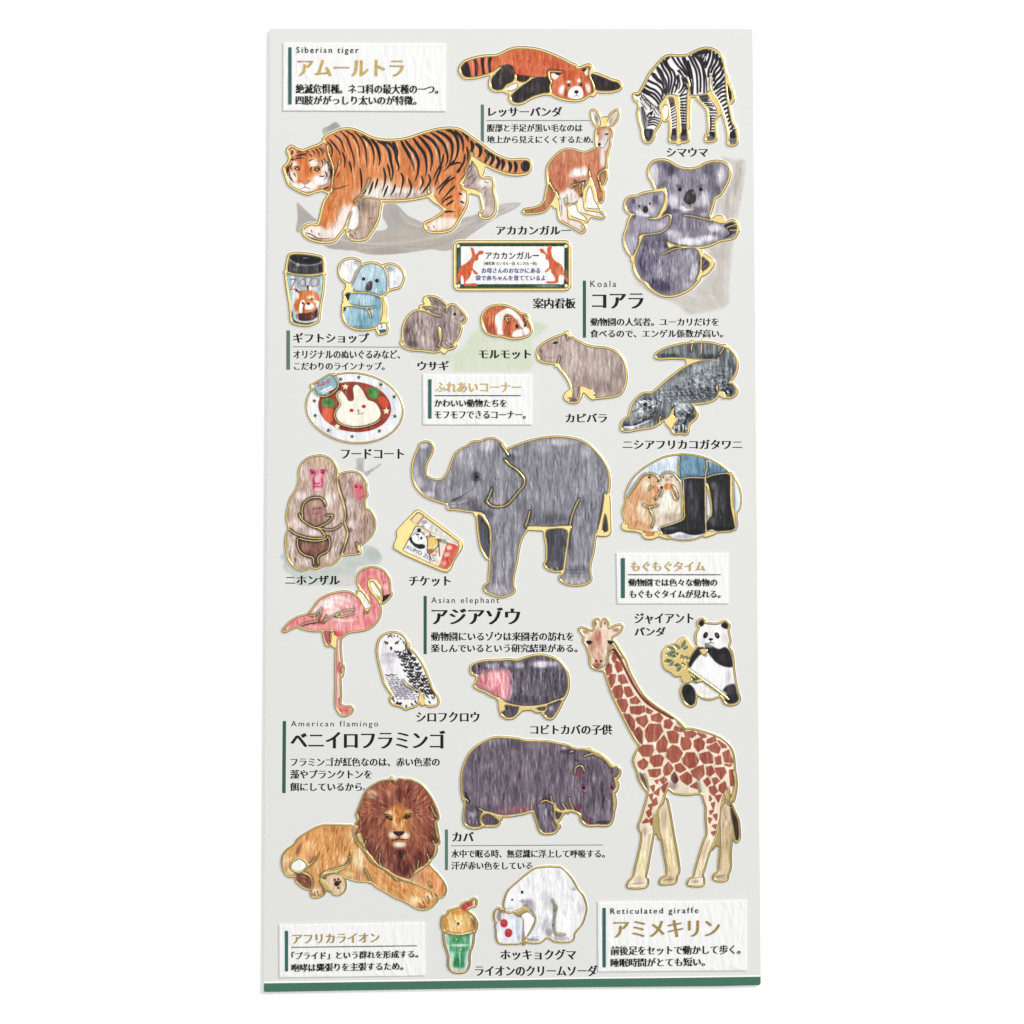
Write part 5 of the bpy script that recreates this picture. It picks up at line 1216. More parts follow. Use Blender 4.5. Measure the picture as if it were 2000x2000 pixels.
A.l("1440 1255 1500 1260 1600 1255 1655 1260/1445 1280 1540 1290 1650 1280", 2, '4a4852', 1, op=.6).l("1320 1240 1330 1255/1370 1235 1380 1255/1450 1350 1460 1375/1500 1360 1510 1385/1560 1360 1565 1385/1610 1350 1620 1375/790 1440 800 1465/850 1450 860 1485/910 1440 925 1470", 1.8, 'e5e0e4', 1, op=.8)
A.g("870 130 910 190 935 230/900 265 940 310 1000 350 1050 400 1078 450 1070 500 1020 560 970 620 920 670 850 690 780 680 735 640/735 640 760 600 785 530/690 742 640 742/710 800 745 840 768 900 770 1000/1125 730 1110 800 1085 870/1570 620 1530 700 1500 790 1485 870 1475 960 1465 1060/1800 570 1790 660 1770 780 1740 890/1100 875 1200 880 1300 882 1480 860", 3.2)
A.ga("1260 880 1300 880 1480 870 1470 1000 1455 1120 1440 1260 1420 1260 1440 1110 1455 905 1280 900 1260 905").ga("640 745 690 745 735 800 765 860 740 850 700 790 668 765 650 765").ga("1795 590 1825 590 1832 760 1835 850 1830 930 1740 935 1740 910 1775 900 1820 905 1825 870 1815 800 1805 750 1790 830 1770 860 1780 720")
A.reg("1798 770 1810 800 1822 880 1818 908 1782 908 1786 850", '4a4048', 'tail_tuft')
A.sticker('elephant_sticker', 'large grey elephant raising its trunk in the middle of the sheet', main=N, rim=4.6, fib=.08, nest={'eye': N, 'tail_tuft': N})

# ---------------------------------------------------------------- monkeys
A = Art(535, 860, 6.44)
N = 'sitting_monkey'
A.contour = .6
A.reg("560 205 640 215 720 260 770 330 785 420 790 520 800 620 840 720 870 830 890 940 885 1020 905 1090 915 1180 890 1290 860 1390 800 1490 730 1545 640 1560 570 1590 530 1600 470 1590 400 1615 330 1620 260 1580 200 1500 170 1400 160 1280 175 1180 200 1100 180 1020 175 960 190 850 220 740 270 660 310 580 330 480 330 380 370 290 450 230", 'c2a99c', N)
A.reg("860 430 940 410 1030 415 1100 460 1145 530 1150 600 1165 680 1140 720 1130 760 1150 860 1210 900 1250 970 1260 1050 1245 1140 1190 1220 1110 1290 1050 1320 1045 1380 1070 1410 960 1425 870 1420 900 1290 930 1160 915 1080 895 1000 905 930 880 820 850 720 820 620 810 520 825 460", 'b5998e', 'companion_monkey')
A.b(540, 280, 150, 60, 'c9ab8f', .8).b(700, 330, 50, 80, 'cbb294', .8).b(730, 560, 40, 120, 'b59a7c', .7).b(380, 420, 50, 120, 'd8c8bc', .8).b(400, 580, 60, 60, 'b9a292', .7).b(360, 700, 60, 70, 'efe6e2', .9).b(690, 760, 60, 110, 'ece2dc', .9).b(560, 690, 80, 30, 'b79f92', .8).b(800, 820, 40, 130, 'b89f94', .7).b(250, 860, 60, 150, 'cdbab0', .7).b(260, 1060, 80, 70, 'e2d6d0', .8).b(420, 1110, 120, 50, 'd5c3ba', .8, 20).b(500, 1170, 90, 40, 'e8dcd5', .9).b(720, 1080, 90, 60, 'c9b2a6', .7).b(800, 1300, 80, 130, 'b0968a', .7).b(700, 1480, 100, 60, 'c5afa4', .7).b(230, 1290, 50, 120, 'ded2cb', .9).b(280, 1490, 80, 90, 'b89f93', .7).b(420, 1540, 80, 50, 'e0d4cd', .8)
HC = 'f3ebe4 8a6e60 dccabd 6e5448 fbf6f2 a58a78'
A.hair("560 210 740 290 790 520 880 900 700 950 660 720 350 700 250 760 330 560 350 300", 330, 10, 88, HC, 1.1, .55, 12).hair("200 800 300 720 330 960 560 1080 600 1180 220 1130", 150, 10, 80, HC, 1.1, .55, 20).hair("740 960 880 1000 900 1200 820 1460 600 1540 700 1200", 200, 11, 92, HC, 1.1, .55, 14).hair("180 1180 290 1240 320 1450 480 1500 470 1590 260 1570 170 1400", 130, 11, 88, HC, 1.1, .55, 14)
A.f("455 375 500 350 545 385 590 350 640 375 640 450 620 520 610 590 580 640 530 650 495 625 480 560 465 480 445 420", 'd98a98', 3, part='face')
A.b(490, 400, 36, 30, 'b43a58', .95).b(610, 395, 34, 30, 'bc4260', .95).b(545, 480, 34, 60, 'eec4cc', .9).b(550, 560, 44, 30, 'e5a0ae', .8).b(500, 500, 16, 50, 'c25a74', .8).b(610, 490, 14, 50, 'c86480', .8).b(550, 620, 44, 20, 'f0c0c8', .8)
A.l("455 385 490 395 520 425 500 470/585 385 610 392 640 385 625 440/500 480 505 560 500 610/605 480 610 560 600 600", 6, 'a83250', 3, op=.75, soft=3, taper=True)
A.e(490, 412, 20, 9, '4a1424', part='eye').e(612, 408, 18, 9, '4a1424', part='eye').l("505 590 540 575 560 585 600 578/520 540 545 548 575 540", 2, '8a2a44', 1.4).l("460 370 500 380/590 375 640 368", 3, '8a2a44', 1.5, op=.7)
A.reg("360 860 380 790 440 740 520 725 600 735 640 790 650 860 690 960 725 965 700 1010 620 1050 530 1085 450 1050 390 1000 360 940", 'a07a6e', 'infant_monkey')
A.b(520, 800, 90, 50, 'bfa08e', .8).b(530, 900, 90, 60, 'a87a74', .8).b(560, 855, 50, 16, '8a4a4c', .6).b(520, 1010, 80, 50, '9a7268', .8).b(680, 970, 30, 16, 'd8c2b4', .8).hair("370 860 450 740 600 740 640 860 600 1040 440 1030", 90, 9, 86, 'd8bcae 7a564c c59e92 94685e', 1, .55, 14)
A.e(500, 862, 13, 8, '4a2224', part='infant_eye').e(575, 852, 13, 8, '4a2224', part='infant_eye').l("520 920 560 925", 1.6, '6a3438', 1)
A.reg("315 1230 420 1260 520 1268 620 1260 690 1230 700 1300 680 1390 600 1440 550 1470 560 1560 530 1600 500 1580 495 1480 410 1450 330 1400 300 1320", '875c50', 'infant_monkey')
A.b(400, 1340, 80, 60, 'a27a6c', .7).b(600, 1330, 60, 60, '8a6256', .6).b(500, 1420, 80, 40, '74504a', .8).hair("320 1240 690 1250 680 1380 560 1460 540 1580 500 1470 330 1380", 90, 10, 88, 'd0aa9c 5e3e36 b98c7e', 1.1, .55, 12)
A.b(950, 480, 100, 50, 'b39a8c', .7).b(880, 620, 50, 110, 'c0a498', .7).b(1060, 480, 50, 40, 'd5c2b4', .7).b(960, 820, 80, 90, 'dccdc5', .9).b(1120, 950, 80, 60, 'c8ac98', .7).b(1190, 1000, 60, 80, 'a58a7c', .7).b(1000, 1060, 80, 60, 'e0d0ca', .7).b(1130, 1160, 90, 80, 'b3988c', .7).b(960, 1130, 40, 30, '7a5c54', .8).b(960, 1300, 60, 90, 'a98c80', .7).b(1020, 1250, 30, 70, 'cfbab0', .7)
A.hair("830 460 1000 420 1100 480 1010 560 1000 740 1120 760 1140 870 940 920 850 700", 170, 10, 88, HC, 1.1, .55, 12).hair("920 900 1200 900 1250 1050 1180 1220 1030 1300 1040 1400 890 1400 930 1150", 190, 11, 88, HC, 1.1, .55, 14)
A.f("1005 560 1040 540 1110 560 1135 610 1150 690 1120 740 1050 760 1020 700 1005 630", 'd07076', 3, part='companion_face').b(1030, 580, 26, 24, 'a82c3c', .9).b(1100, 590, 20, 24, 'b03444', .8).b(1090, 680, 40, 50, 'dc8a90', .7).e(1038, 588, 14, 8, '4a1018', part='companion_eye').l("1130 700 1100 710", 1.4, '7a2430', 1)
A.g("360 980 355 880 380 790 440 740 510 722 590 725 640 780 650 820/320 930 350 990 420 1050 530 1100 600 1075 680 1030 725 980 735 945 660 945/200 1120 260 1170 380 1215 500 1235 610 1235 640 1210 620 1160 570 1115 550 1108/580 1105 690 1130 780 1110 850 1060/310 1230 420 1258 530 1268 640 1250 680 1210/300 1240 300 1330 340 1410 420 1455 490 1475 500 1560/690 1220 705 1300 680 1390 590 1440 555 1480 560 1560/800 500 830 640 880 790 900 930 890 1040 920 1120 930 1200 890 1330 850 1430/1040 1290 1060 1350 1075 1410", 2.2)
A.sticker('monkeys_sticker', 'two brown red-faced monkeys with an infant, left edge under the curry plate', main=N, rim=4.2, fib=.09, nest={'eye': 'face', 'infant_eye': 'infant_monkey', 'companion_face': 'companion_monkey', 'companion_eye': 'companion_monkey'})

# ---------------------------------------------------------------- prairie dogs and boots
A = Art(1190, 860, 5.682)
N = 'background_picture'
A.reg("190 640 200 560 260 440 360 340 480 260 620 195 780 170 900 172 1020 195 1140 240 1260 310 1360 400 1420 500 1448 620 1440 740 1400 820 1395 980 1180 1010 1080 1030 940 1085 800 1095 680 1075 540 1040 380 1000 200 970 185 800", 'e9eff4', N)
A.b(520, 300, 130, 60, 'c3d8e4', .8).b(250, 520, 60, 80, 'b9d2e0', .8).b(680, 260, 60, 80, 'dbe7ee', .8).b(1410, 680, 30, 120, 'c5dbe8', .8).b(820, 1070, 120, 24, 'b4b0bc', .9).hair("220 560 400 340 760 200 760 400 500 360 320 480", 90, 14, 89, 'ffffff a9c8da d3e4ee', 1.3, .6, 5)
A.reg("780 180 900 182 1000 200 1075 225 1080 300 1065 400 960 405 820 410 775 405", '6f93a8', 'trouser_leg').reg("1105 245 1200 285 1300 350 1200 365 1090 395 1090 300", '6488a0', 'trouser_leg')
A.b(850, 300, 60, 80, '87a8ba', .7).b(1000, 300, 60, 90, '587c94', .7).b(900, 390, 110, 20, '4f7288', .7).b(1150, 330, 60, 40, '4f748c', .7).hair("780 190 1060 220 1060 400 790 400", 90, 12, 88, 'b9cfda 4a6c82 93b0c0', 1.2, .6, 8).hair("1100 260 1280 350 1100 380", 40, 12, 88, 'a9c3d0 4a6c82', 1.2, .6, 8)
A.reg("820 440 880 430 980 428 1050 430 1055 560 1050 720 1048 860 1055 960 1050 1020 980 1040 900 1040 820 1015 760 1010 680 1035 600 1030 570 990 590 965 680 945 780 910 830 870 830 760 825 600", '242326', 'boot').reg("1090 420 1160 390 1240 380 1330 385 1340 500 1345 640 1355 760 1375 860 1385 940 1370 980 1290 995 1200 1000 1140 980 1090 990 1085 920 1130 850 1150 760 1130 620 1100 520", '262528', 'boot')
A.b(880, 540, 40, 60, '2f2c58', .6).b(930, 700, 90, 180, '47464a', .7).b(680, 975, 80, 24, '5a5a60', .8).b(1030, 700, 24, 240, '141316', .8).b(930, 1020, 110, 30, '0f0e11', .9).b(1220, 640, 70, 180, '48474b', .7).b(1150, 500, 30, 50, '77767c', .7).b(1180, 680, 20, 180, '8a898e', .6).b(1150, 900, 40, 60, '66656a', .6).b(1320, 640, 24, 200, '161518', .8).b(1250, 980, 110, 24, '0f0e11', .9)
A.hair("830 450 1040 440 1040 1000 860 1000", 130, 13, 88, '66656a 0f0e11 55545a', 1.2, .55, 6).hair("1100 430 1330 400 1370 960 1120 960 1170 760", 130, 13, 88, '77767c 0f0e11 55545a', 1.2, .55, 6)
A.reg("330 440 370 400 440 380 500 395 540 440 550 480 520 500 540 550 550 600 545 650 520 700 480 740 480 820 490 900 470 980 380 990 280 985 210 960 180 880 160 780 190 690 230 620 270 540 310 480", 'dcb086', 'prairie_dog')
A.reg("590 400 650 370 720 390 750 440 770 520 780 600 785 720 800 860 740 880 660 910 580 945 510 940 490 870 490 770 540 720 570 650 590 560 570 470", 'e4d9c6', 'prairie_dog')
A.b(400, 500, 50, 90, 'ead6b8', .9).b(450, 440, 60, 40, 'dcc19c', .8).b(330, 640, 70, 110, 'cf9a70', .7).b(240, 780, 60, 140, 'd3a078', .7).b(360, 760, 50, 100, 'efe2cc', .9).b(420, 860, 60, 60, 'e6cfae', .8).b(470, 640, 40, 60, 'd9a67a', .8).b(280, 930, 80, 40, 'c8946a', .7).b(440, 960, 50, 30, 'd39c74', .8)
A.b(650, 430, 50, 40, 'd2b494', .8).b(640, 640, 60, 80, 'f6f2e8', .9).b(740, 600, 26, 60, 'cf9c7c', .8).b(700, 850, 110, 60, 'b9a08c', .7).b(560, 900, 60, 50, 'd8c6b0', .8).b(610, 770, 70, 60, 'eee8da', .8)
A.hair("340 440 450 390 540 470 530 700 480 900 400 980 210 950 170 780 300 520", 230, 11, 95, 'f6e8d0 a8754e e9c8a0 8e5f3e fbf2e2', 1.1, .55, 14).hair("600 400 720 390 780 600 790 860 560 940 500 860 580 640", 170, 11, 89, 'fffaf0 a58a74 e6dac6 c8b49c', 1.1, .55, 8)
A.f("490 520 520 505 545 520 560 570 540 590 500 575", 'd98856', 2, part='snack').f("610 490 650 475 700 490 710 530 660 550 610 540", 'd98a58', 2, part='snack').f("385 1015 440 1010 500 1030 480 1055 420 1055 390 1040", 'd98a5e', 2)
A.e(442, 412, 14, 12, '1a1210', part='eye').e(540, 455, 12, 10, '2a1a18').e(600, 412, 10, 8, '2a1c18', part='eye').e(690, 405, 10, 8, '2a1c18', part='eye').e(640, 440, 10, 8, '2a1c18').e(580, 525, 18, 18, '6a2418')
A.l("500 650 530 625/505 665 540 655", 2, '4a3426', 1)
A.g("775 180 770 300 775 410/820 440 825 600 830 760 825 870 700 930 570 970 565 1010 590 1040/820 430 900 415 1060 420/1075 230 1085 300 1065 420 1065 700 1070 900 1070 1020/1085 415 1160 385 1330 375 1345 500 1350 700 1375 850 1395 960/1090 500 1120 620 1135 820 1085 860/760 420 800 500 810 700 812 860/190 640 260 540 320 450 370 390 440 370 510 385 560 440/570 400 600 370 660 355 720 380 760 430/480 520 450 520 440 550/500 640 530 620 560 560/375 710 420 740 500 730 540 720/480 740 445 760 480 830 490 900 470 960/700 510 740 570 760 640/690 570 720 640 750 660/590 560 570 620/1360 410 1375 560 1380 800 1400 830", 2.3)
A.ga("1350 400 1365 420 1380 700 1400 830 1398 960 1380 900 1355 700").ga("1070 480 1100 520 1140 760 1130 830 1075 870 1095 840 1125 800 1110 700 1080 540").ga("160 930 220 970 400 1000 520 1010 560 1040 480 1080 400 1075 340 1010 170 985").ga("540 1040 640 1045 700 1075 620 1075").ga("1080 1010 1180 1005 1160 1030 1060 1060")
A.reg("388 1018 440 1012 495 1028 480 1052 425 1056 392 1042", 'd98a5e', 'snack')
A.sticker('feeding_time_sticker', 'oval picture of two prairie dogs eating beside black boots, below the crocodile', main=N, rim=3.8, fib=.06, nest={'eye': 'prairie_dog', 'snack': 'prairie_dog'})

# ---------------------------------------------------------------- tickets
A = Art(755, 980, 11.365)
N = 'ticket_front'
A.ga("700 205 760 230 1100 480 1440 730 1640 890 1660 960 1640 1040 1500 1260 1400 1480 1340 1530 1260 1520 800 1330 400 1150 190 1020 195 950 270 790 250 700 260 650 420 470 600 290 660 220", sharp=True)
A.reg("545 410 700 250 815 310 660 495", 'eed5b4', 'ticket_back', sharp=True).reg("840 345 1100 540 1440 790 1590 905 1480 880 1100 720 700 510", 'e3e0da', 'ticket_back', sharp=True)
A.b(840, 450, 70, 50, '9a9a98', .8).b(800, 560, 50, 40, '8f7f74', .8).b(1000, 560, 50, 80, 'bdbdbc', .7).b(1110, 620, 30, 40, 'b0a8a4', .8).b(1300, 800, 80, 50, 'd3d8c8', .8).b(900, 540, 60, 50, 'ffffff', .8).hair("720 500 840 350 1560 900 1400 830", 40, 5, 60, 'ffffff a8a6a0 c8c4bc', 1.2, .6)
A.reg("650 560 720 560 980 690 1260 800 1580 940 1600 1000 1540 1180 1400 1420 1330 1490 1240 1470 940 1340 380 1080 480 880 600 660", 'eff0ea', N, sharp=True)
A.f("1300 880 1560 960 1600 1000 1530 1200 1400 1420 1330 1490 1150 1440 1210 1300 1280 1080 1330 960", 'd8604f', 2, sharp=True).b(1400, 1020, 70, 60, 'f6ddd4', .9).b(1340, 1170, 70, 60, 'f3d0c6', .9).b(1260, 1370, 60, 70, 'f0c4ba', .8).b(1520, 1040, 50, 50, 'd0503c', .8).b(1450, 1200, 50, 80, 'e27a68', .7).hair("1320 900 1560 960 1500 1240 1340 1480 1180 1420", 30, 6, 95, 'f6ddd4 b8402f', 1.3, .6)
A.b(1280, 880, 60, 60, '7aa896', .9).b(870, 680, 80, 40, 'e6c0b0', .9).b(950, 780, 60, 50, '9a6a58', .8).b(640, 620, 40, 40, 'bfd3cc', .7)
A.f("940 800 1110 810 1130 930 1060 1000 1040 1060 920 980", 'e6cf74', 2).f("920 1050 1030 1060 1010 1150 930 1140", 'a8684c', 2).f("1170 920 1230 900 1270 1050 1210 1210 1170 1060", 'eedccc', 2).b(1100, 1100, 50, 60, 'dca868', .9).b(1100, 1330, 90, 50, 'e8d09c', .8).l("880 770 910 850 910 1000 905 1120 960 1170/1140 830 1150 960 1060 1060 1040 1110/1160 940 1170 1100 1180 1210/960 1160 965 1340/1130 830 1190 860/960 700 1000 760 1080 770", 2.4, '4a2a18', 1.6, op=.85).b(1190, 860, 50, 50, '7a4a44', .8).b(1050, 1190, 60, 40, 'b07a50', .7)
A.f("500 830 560 780 620 860 700 940 780 940 850 970 840 1030 740 1045 650 1010 570 940", '17171a', 2, part='printed_panda').e(705, 805, 140, 132, 'faf9f6', part='printed_panda').e(722, 630, 46, 44, '131215', part='printed_panda').l("585 740 640 690 700 672 780 680 840 740", 1.5, '2a2a2e').e(690, 728, 42, 20, '17151a').e(770, 808, 26, 32, '17151a').e(705, 785, 14, 14, '3a383c').l("710 820 712 860", 1, '6a686c')
tk = A.sticker('tickets_sticker', 'two gold-edged admission tickets with a panda on the front one, between the monkeys and elephant', main=N, rim=3.6, fib=.05, nest={'printed_panda': N})
q = lambda x0, y0, x1, y1: (755 + x0 / 11.365, 980 + y0 / 11.365, 755 + x1 / 11.365, 980 + y1 / 11.365)
text_mesh('ticket_lettering', 'KUMO ZOO', q(425, 1110, 1115, 1190), M_navy, tk, H_ST + 1.0e-4, rot=26)

# ---------------------------------------------------------------- flamingo
A = Art(540, 1100, 5.682)
N = 'flamingo'
A.reg("1000 65 1080 55 1160 80 1220 130 1245 200 1250 280 1265 340 1240 380 1190 425 1172 420 1175 340 1160 270 1120 210 1080 170 1030 175 1005 220 1020 290 1060 350 1110 410 1140 470 1145 540 1120 620 1060 690 980 730 880 745 800 760 740 800 710 830 700 900 705 1000 715 1100 735 1150 720 1220 700 1240 700 1350 705 1450 700 1520 710 1570 760 1600 820 1600 835 1625 810 1660 760 1680 720 1670 690 1630 668 1580 665 1500 668 1400 670 1300 668 1200 670 1100 672 1000 678 900 670 830 630 780 620 740 560 735 470 740 380 735 280 710 240 690 170 715 110 745 85 745 110 710 170 650 250 605 350 575 420 500 480 420 560 370 660 340 760 325 830 340 900 390 950 460 985 530 1010 545 1050 500 1040 420 1000 350 950 290 915 230 910 160 940 100", 'ea9a97', N)
A.reg("530 770 570 760 605 770 600 850 590 900 570 905 550 870", 'c0626c', 'folded_leg')
A.reg("910 315 950 330 1000 400 1040 470 1010 500 980 470 940 390", 'f2f0ec', 'paper_window').reg("1045 210 1075 215 1120 280 1150 330 1155 370 1110 340 1065 270", 'f6f5f2', 'paper_window')
A.b(1040, 100, 80, 40, 'dc7680', .7).b(950, 230, 40, 80, 'd9707c', .7).b(1050, 400, 40, 60, 'db7680', .6).b(1110, 540, 50, 90, 'e27c86', .7).b(1020, 660, 70, 60, 'dd707c', .7).b(560, 450, 110, 60, 'f6e6e6', .95).b(720, 400, 130, 60, 'f3cfd0', .9).b(450, 520, 60, 50, 'f8ecec', .9).b(640, 560, 110, 70, 'f3d6d6', .9).b(850, 500, 90, 90, 'f0b8bc', .8).b(900, 460, 40, 50, 'e8939a', .7).b(820, 690, 130, 40, 'e9949b', .7).b(700, 700, 60, 50, 'efb4b8', .8).b(680, 790, 60, 40, 'd45c6a', .9).b(250, 640, 110, 40, 'dd7078', .9, -18).b(380, 700, 90, 24, 'eaa0a6', .8).b(460, 660, 60, 24, '9a3a44', .7, -10).b(1210, 250, 30, 40, 'f3d3d6', .9).b(1190, 180, 40, 60, 'dd7680', .7)
A.b(690, 950, 16, 100, 'efc0c2', .8).b(690, 1170, 20, 50, 'c8606c', .9).b(690, 1330, 16, 100, 'efd9d6', .9).b(690, 1500, 14, 60, 'dd8c92', .8).b(750, 1630, 60, 30, 'd4606c', .9).b(690, 860, 16, 40, 'e8a8ac', .7)
A.hair("430 520 560 380 760 330 900 400 980 540 1000 700 800 740 640 740 470 620", 260, 10, 86, 'fdf3f3 d0606c f6cfd2 e28089 b84a58', 1.1, .55, 14).hair("920 180 1040 70 1200 110 1240 250 1180 250 1080 160 1010 180 1020 300 1140 480 1080 680 980 700 1050 500 940 290", 150, 10, 88, 'fbe0e2 c8525f f2aab0 d86c78', 1.1, .55, 10).hair("120 730 260 610 450 600 460 680 260 690", 60, 9, 80, 'f2aab0 b84a58 fbe0e2', 1, .5, 16)
A.l("700 870 702 980 712 1080", 4.6, 'ecd2d2', soft=2).l("702 1240 700 1350 692 1480", 4.6, 'eedcda', soft=2).l("700 1110 708 1190", 6, 'c4606c', soft=2)
A.l("520 430 600 420 700 440 820 500/480 500 600 480 720 520/600 390 700 380 800 410 900 470/640 620 760 640 900 620", 7, 'faf0f0', 3, op=.55, soft=4, taper=True)
A.f("1175 370 1240 345 1262 345 1235 385 1190 428 1172 415", '201619', 2, part='bill_tip').e(1186, 222, 8, 9, '8a2430', part='eye').e(1186, 222, 16, 14, 'f3d9da', op=.3)
A.l("470 560 450 600 460 640/510 540 490 600 480 640/560 570 530 620 510 660", 2.2, '7a5a2a', 1.2, op=.8)
A.l("300 690 380 670 450 660", 3, '8a3038', 1.2)
A.g("1165 300 1175 380 1170 420/1010 545 985 545/360 575 420 580 500 500/270 690 340 665 460 640/510 660 580 610 660 570 740 530 870 515/660 590 740 590 860 560/660 590 690 560/530 650 560 580/450 640 470 560/635 770 640 830/720 1240 730 1160/605 770 600 860", 2)
A.ga("660 820 680 830 668 900 660 900").ga("615 780 650 800 668 830 668 900 640 920 610 860 605 800")
A.reg("1045 212 1075 216 1120 280 1150 330 1152 365 1110 335 1065 268", 'f6f5f2', 'paper_window')
A.sticker('flamingo_sticker', 'pink flamingo standing on one leg, left edge under the monkeys', main=N, rim=4.4, fib=.09, nest={'bill_tip': N, 'eye': N})

# ---------------------------------------------------------------- snowy owl
A = Art(540, 1100, 5.682)
N = 'owl'
A.reg("1210 800 1280 780 1350 790 1410 830 1440 890 1460 945 1530 1010 1600 1110 1650 1220 1690 1330 1720 1400 1770 1480 1780 1550 1740 1570 1690 1570 1650 1520 1625 1440 1590 1440 1570 1490 1560 1550 1520 1580 1480 1590 1440 1605 1400 1580 1360 1570 1300 1550 1275 1500 1310 1480 1260 1400 1210 1320 1180 1220 1150 1100 1130 980 1140 890 1170 830", 'f3f2f3', N)
A.b(1230, 1080, 80, 60, 'c5c2ca', .8).b(1280, 1020, 120, 24, 'aaa6b0', .6).b(1200, 940, 40, 60, 'dad8dd', .7).b(1250, 1180, 60, 60, 'dddbe0', .8).b(1400, 1420, 120, 80, 'b0adb8', .8).b(1300, 1320, 70, 60, 'cbc8d0', .7).b(1350, 1530, 60, 40, 'ffffff', .9).b(1470, 1530, 60, 40, 'f6f6f6', .9).b(1290, 920, 60, 50, 'ffffff', .8)
K = '18151a'
rr = random.Random(4)
for i in range(14):
    for j in range(9):
        x, y = 1335 + j * 40 + i * 16 + (i % 2) * 20 + rr.uniform(-9, 9), 985 + i * 33 + j * 6 + rr.uniform(-8, 8)
        # wing bars run down the folded wing, inside its outline
        if x > 1490 + (y - 960) * .56 or x < 1325 + max(y - 1230, 0) * .75 or y > 1440:
            continue
        A.l("%.0f %.0f %.0f %.0f %.0f %.0f" % (x - 20, y - 9, x, y + 9, x + 21, y - 7), rr.uniform(2.5, 4.4), K, taper=True)
A.f("1450 950 1490 980 1500 1030 1460 1010", K, 1.5)
for i in range(12):
    for j in range(9):
        x, y = 1210 + j * 40 + i * 12 + rr.uniform(-8, 8), 1240 + i * 24 + rr.uniform(-5, 5)
        if x > 1400 + max(y - 1300, -40) * 1.1 or y > 1530 or x < 1190 + (y - 1240) * .42:
            continue
        A.l("%.0f %.0f %.0f %.0f %.0f %.0f" % (x - 14, y - 5, x, y + 5, x + 14, y - 5), rr.uniform(1.4, 2.4), '5f5b68', taper=True, op=.85)
A.l("1205 1235 1240 1245 1280 1235 1310 1245", 2, K, taper=True)
A.l("1690 1400 1720 1460/1660 1460 1690 1500/1720 1480 1750 1510/1690 1530 1710 1560/1740 1430 1760 1500/1660 1430 1650 1460", 4, K, 2, taper=True)
A.l("1230 800 1270 810 1290 830/1300 795 1320 820/1340 800 1350 825/1260 790 1290 800/1370 830 1390 850/1400 860 1420 900/1430 900 1440 950/1420 960 1400 990/1380 1000 1340 1030/1440 930 1430 990/1240 830 1255 800", 3, '3a3540', 1.6, taper=True)
A.e(1222, 886, 22, 16, '1c1718', 20, part='eye').e(1333, 886, 22, 15, '1c1718', -20, part='eye').e(1222, 888, 8, 6, 'c8a440').e(1333, 888, 8, 6, 'c8a440').f("1262 930 1280 925 1285 950 1272 970 1262 950", '17141a', 1.2, part='beak').l("1200 866 1240 880/1360 864 1318 880", 2, '2a2426', 1).b(1260, 1000, 60, 16, 'a9a6b0', .6)
A.l("1290 1500 1310 1540/1330 1560 1390 1550/1340 1540 1370 1570/1440 1580 1440 1605/1540 1530 1555 1560/1380 1560 1370 1545/1500 1560 1520 1580", 3.6, K, 2)
A.hair("1150 860 1280 800 1400 850 1420 960 1310 1220 1200 1220 1150 1050", 90, 10, 88, 'ffffff c8c5cc aeaab4', 1, .55, 8)
A.g("1400 1300 1450 1360 1530 1400 1610 1440 1630 1520/1440 880 1455 945", 2.6).ga("1610 1440 1630 1440 1640 1520 1620 1560 1600 1500")
A.sticker('owl_sticker', 'white snowy owl with black barred wing, right of the flamingo', main=N, rim=5, fib=.05, nest={'eye': N, 'beak': N})

# ---------------------------------------------------------------- young pygmy hippo
A = Art(820, 1140, 4.83)
N = 'young_hippo'
A.gain = 1.1
A.reg("490 800 510 770 580 745 660 735 740 735 800 730 860 728 920 735 980 715 1060 692 1140 685 1220 700 1290 730 1340 780 1375 840 1390 920 1385 1000 1350 1070 1280 1095 1200 1125 1100 1145 980 1150 880 1135 800 1110 740 1070 680 1045 620 1010 560 985 525 960 545 930 550 880 530 850 500 840", '5c5660', N)
A.reg("810 1150 880 1160 940 1170 920 1210 885 1250 830 1260 790 1240 775 1215 810 1195", '544c58', N).reg("1210 1145 1280 1110 1330 1105 1310 1160 1270 1230 1240 1262 1200 1255 1180 1225 1200 1190", '57505c', N).reg("1100 1180 1180 1165 1170 1195 1130 1192", '3f3844', N)
A.b(560, 780, 60, 30, '4a4450', .7).b(680, 770, 70, 24, 'a9a4ae', .6).b(1150, 760, 110, 36, 'dad7dd', .9).b(1270, 750, 50, 26, 'a8a4ae', .7).b(940, 770, 50, 30, 'c0bcc4', .7).b(820, 760, 40, 30, 'bdb9c1', .6).b(870, 820, 40, 40, '46404c', .7).b(1000, 900, 110, 110, '68626c', .5).b(1250, 950, 90, 110, '544e58', .6).b(1050, 1090, 180, 40, '453f4a', .8).b(1370, 950, 26, 100, '4a444e', .7).b(870, 1000, 24, 110, '4c4651', .7)
A.f("560 850 620 830 720 815 800 810 835 860 850 950 845 1030 830 1090 770 1080 700 1040 620 1005 550 975 545 930 555 890", 'dc979c', 15, .95)
A.b(600, 910, 50, 50, 'c06670', .7).b(700, 880, 60, 50, 'e6a8ac', .8).b(790, 900, 50, 70, 'dd9298', .7).b(720, 1010, 40, 40, 'b85c68', .8).b(790, 1030, 36, 50, 'e8a4a8', .7).b(820, 860, 30, 40, 'c8707a', .7).l("690 1030 740 980 760 940/540 960 590 970", 2.4, 'a83c4c', 1.2, op=.8)
A.l("840 820 870 900 870 1000 850 1080/810 840 830 920 820 1040/590 860 600 930/650 840 640 940 660 1010/740 830 750 920 720 1020/780 830 790 950", 5, 'f2d6d8', 2, op=.5, soft=3, taper=True).l("830 820 850 900 850 1000 840 1080/620 850 625 940/700 840 700 930/770 850 770 930", 4, 'b8606c', 2, op=.5, soft=3, taper=True)
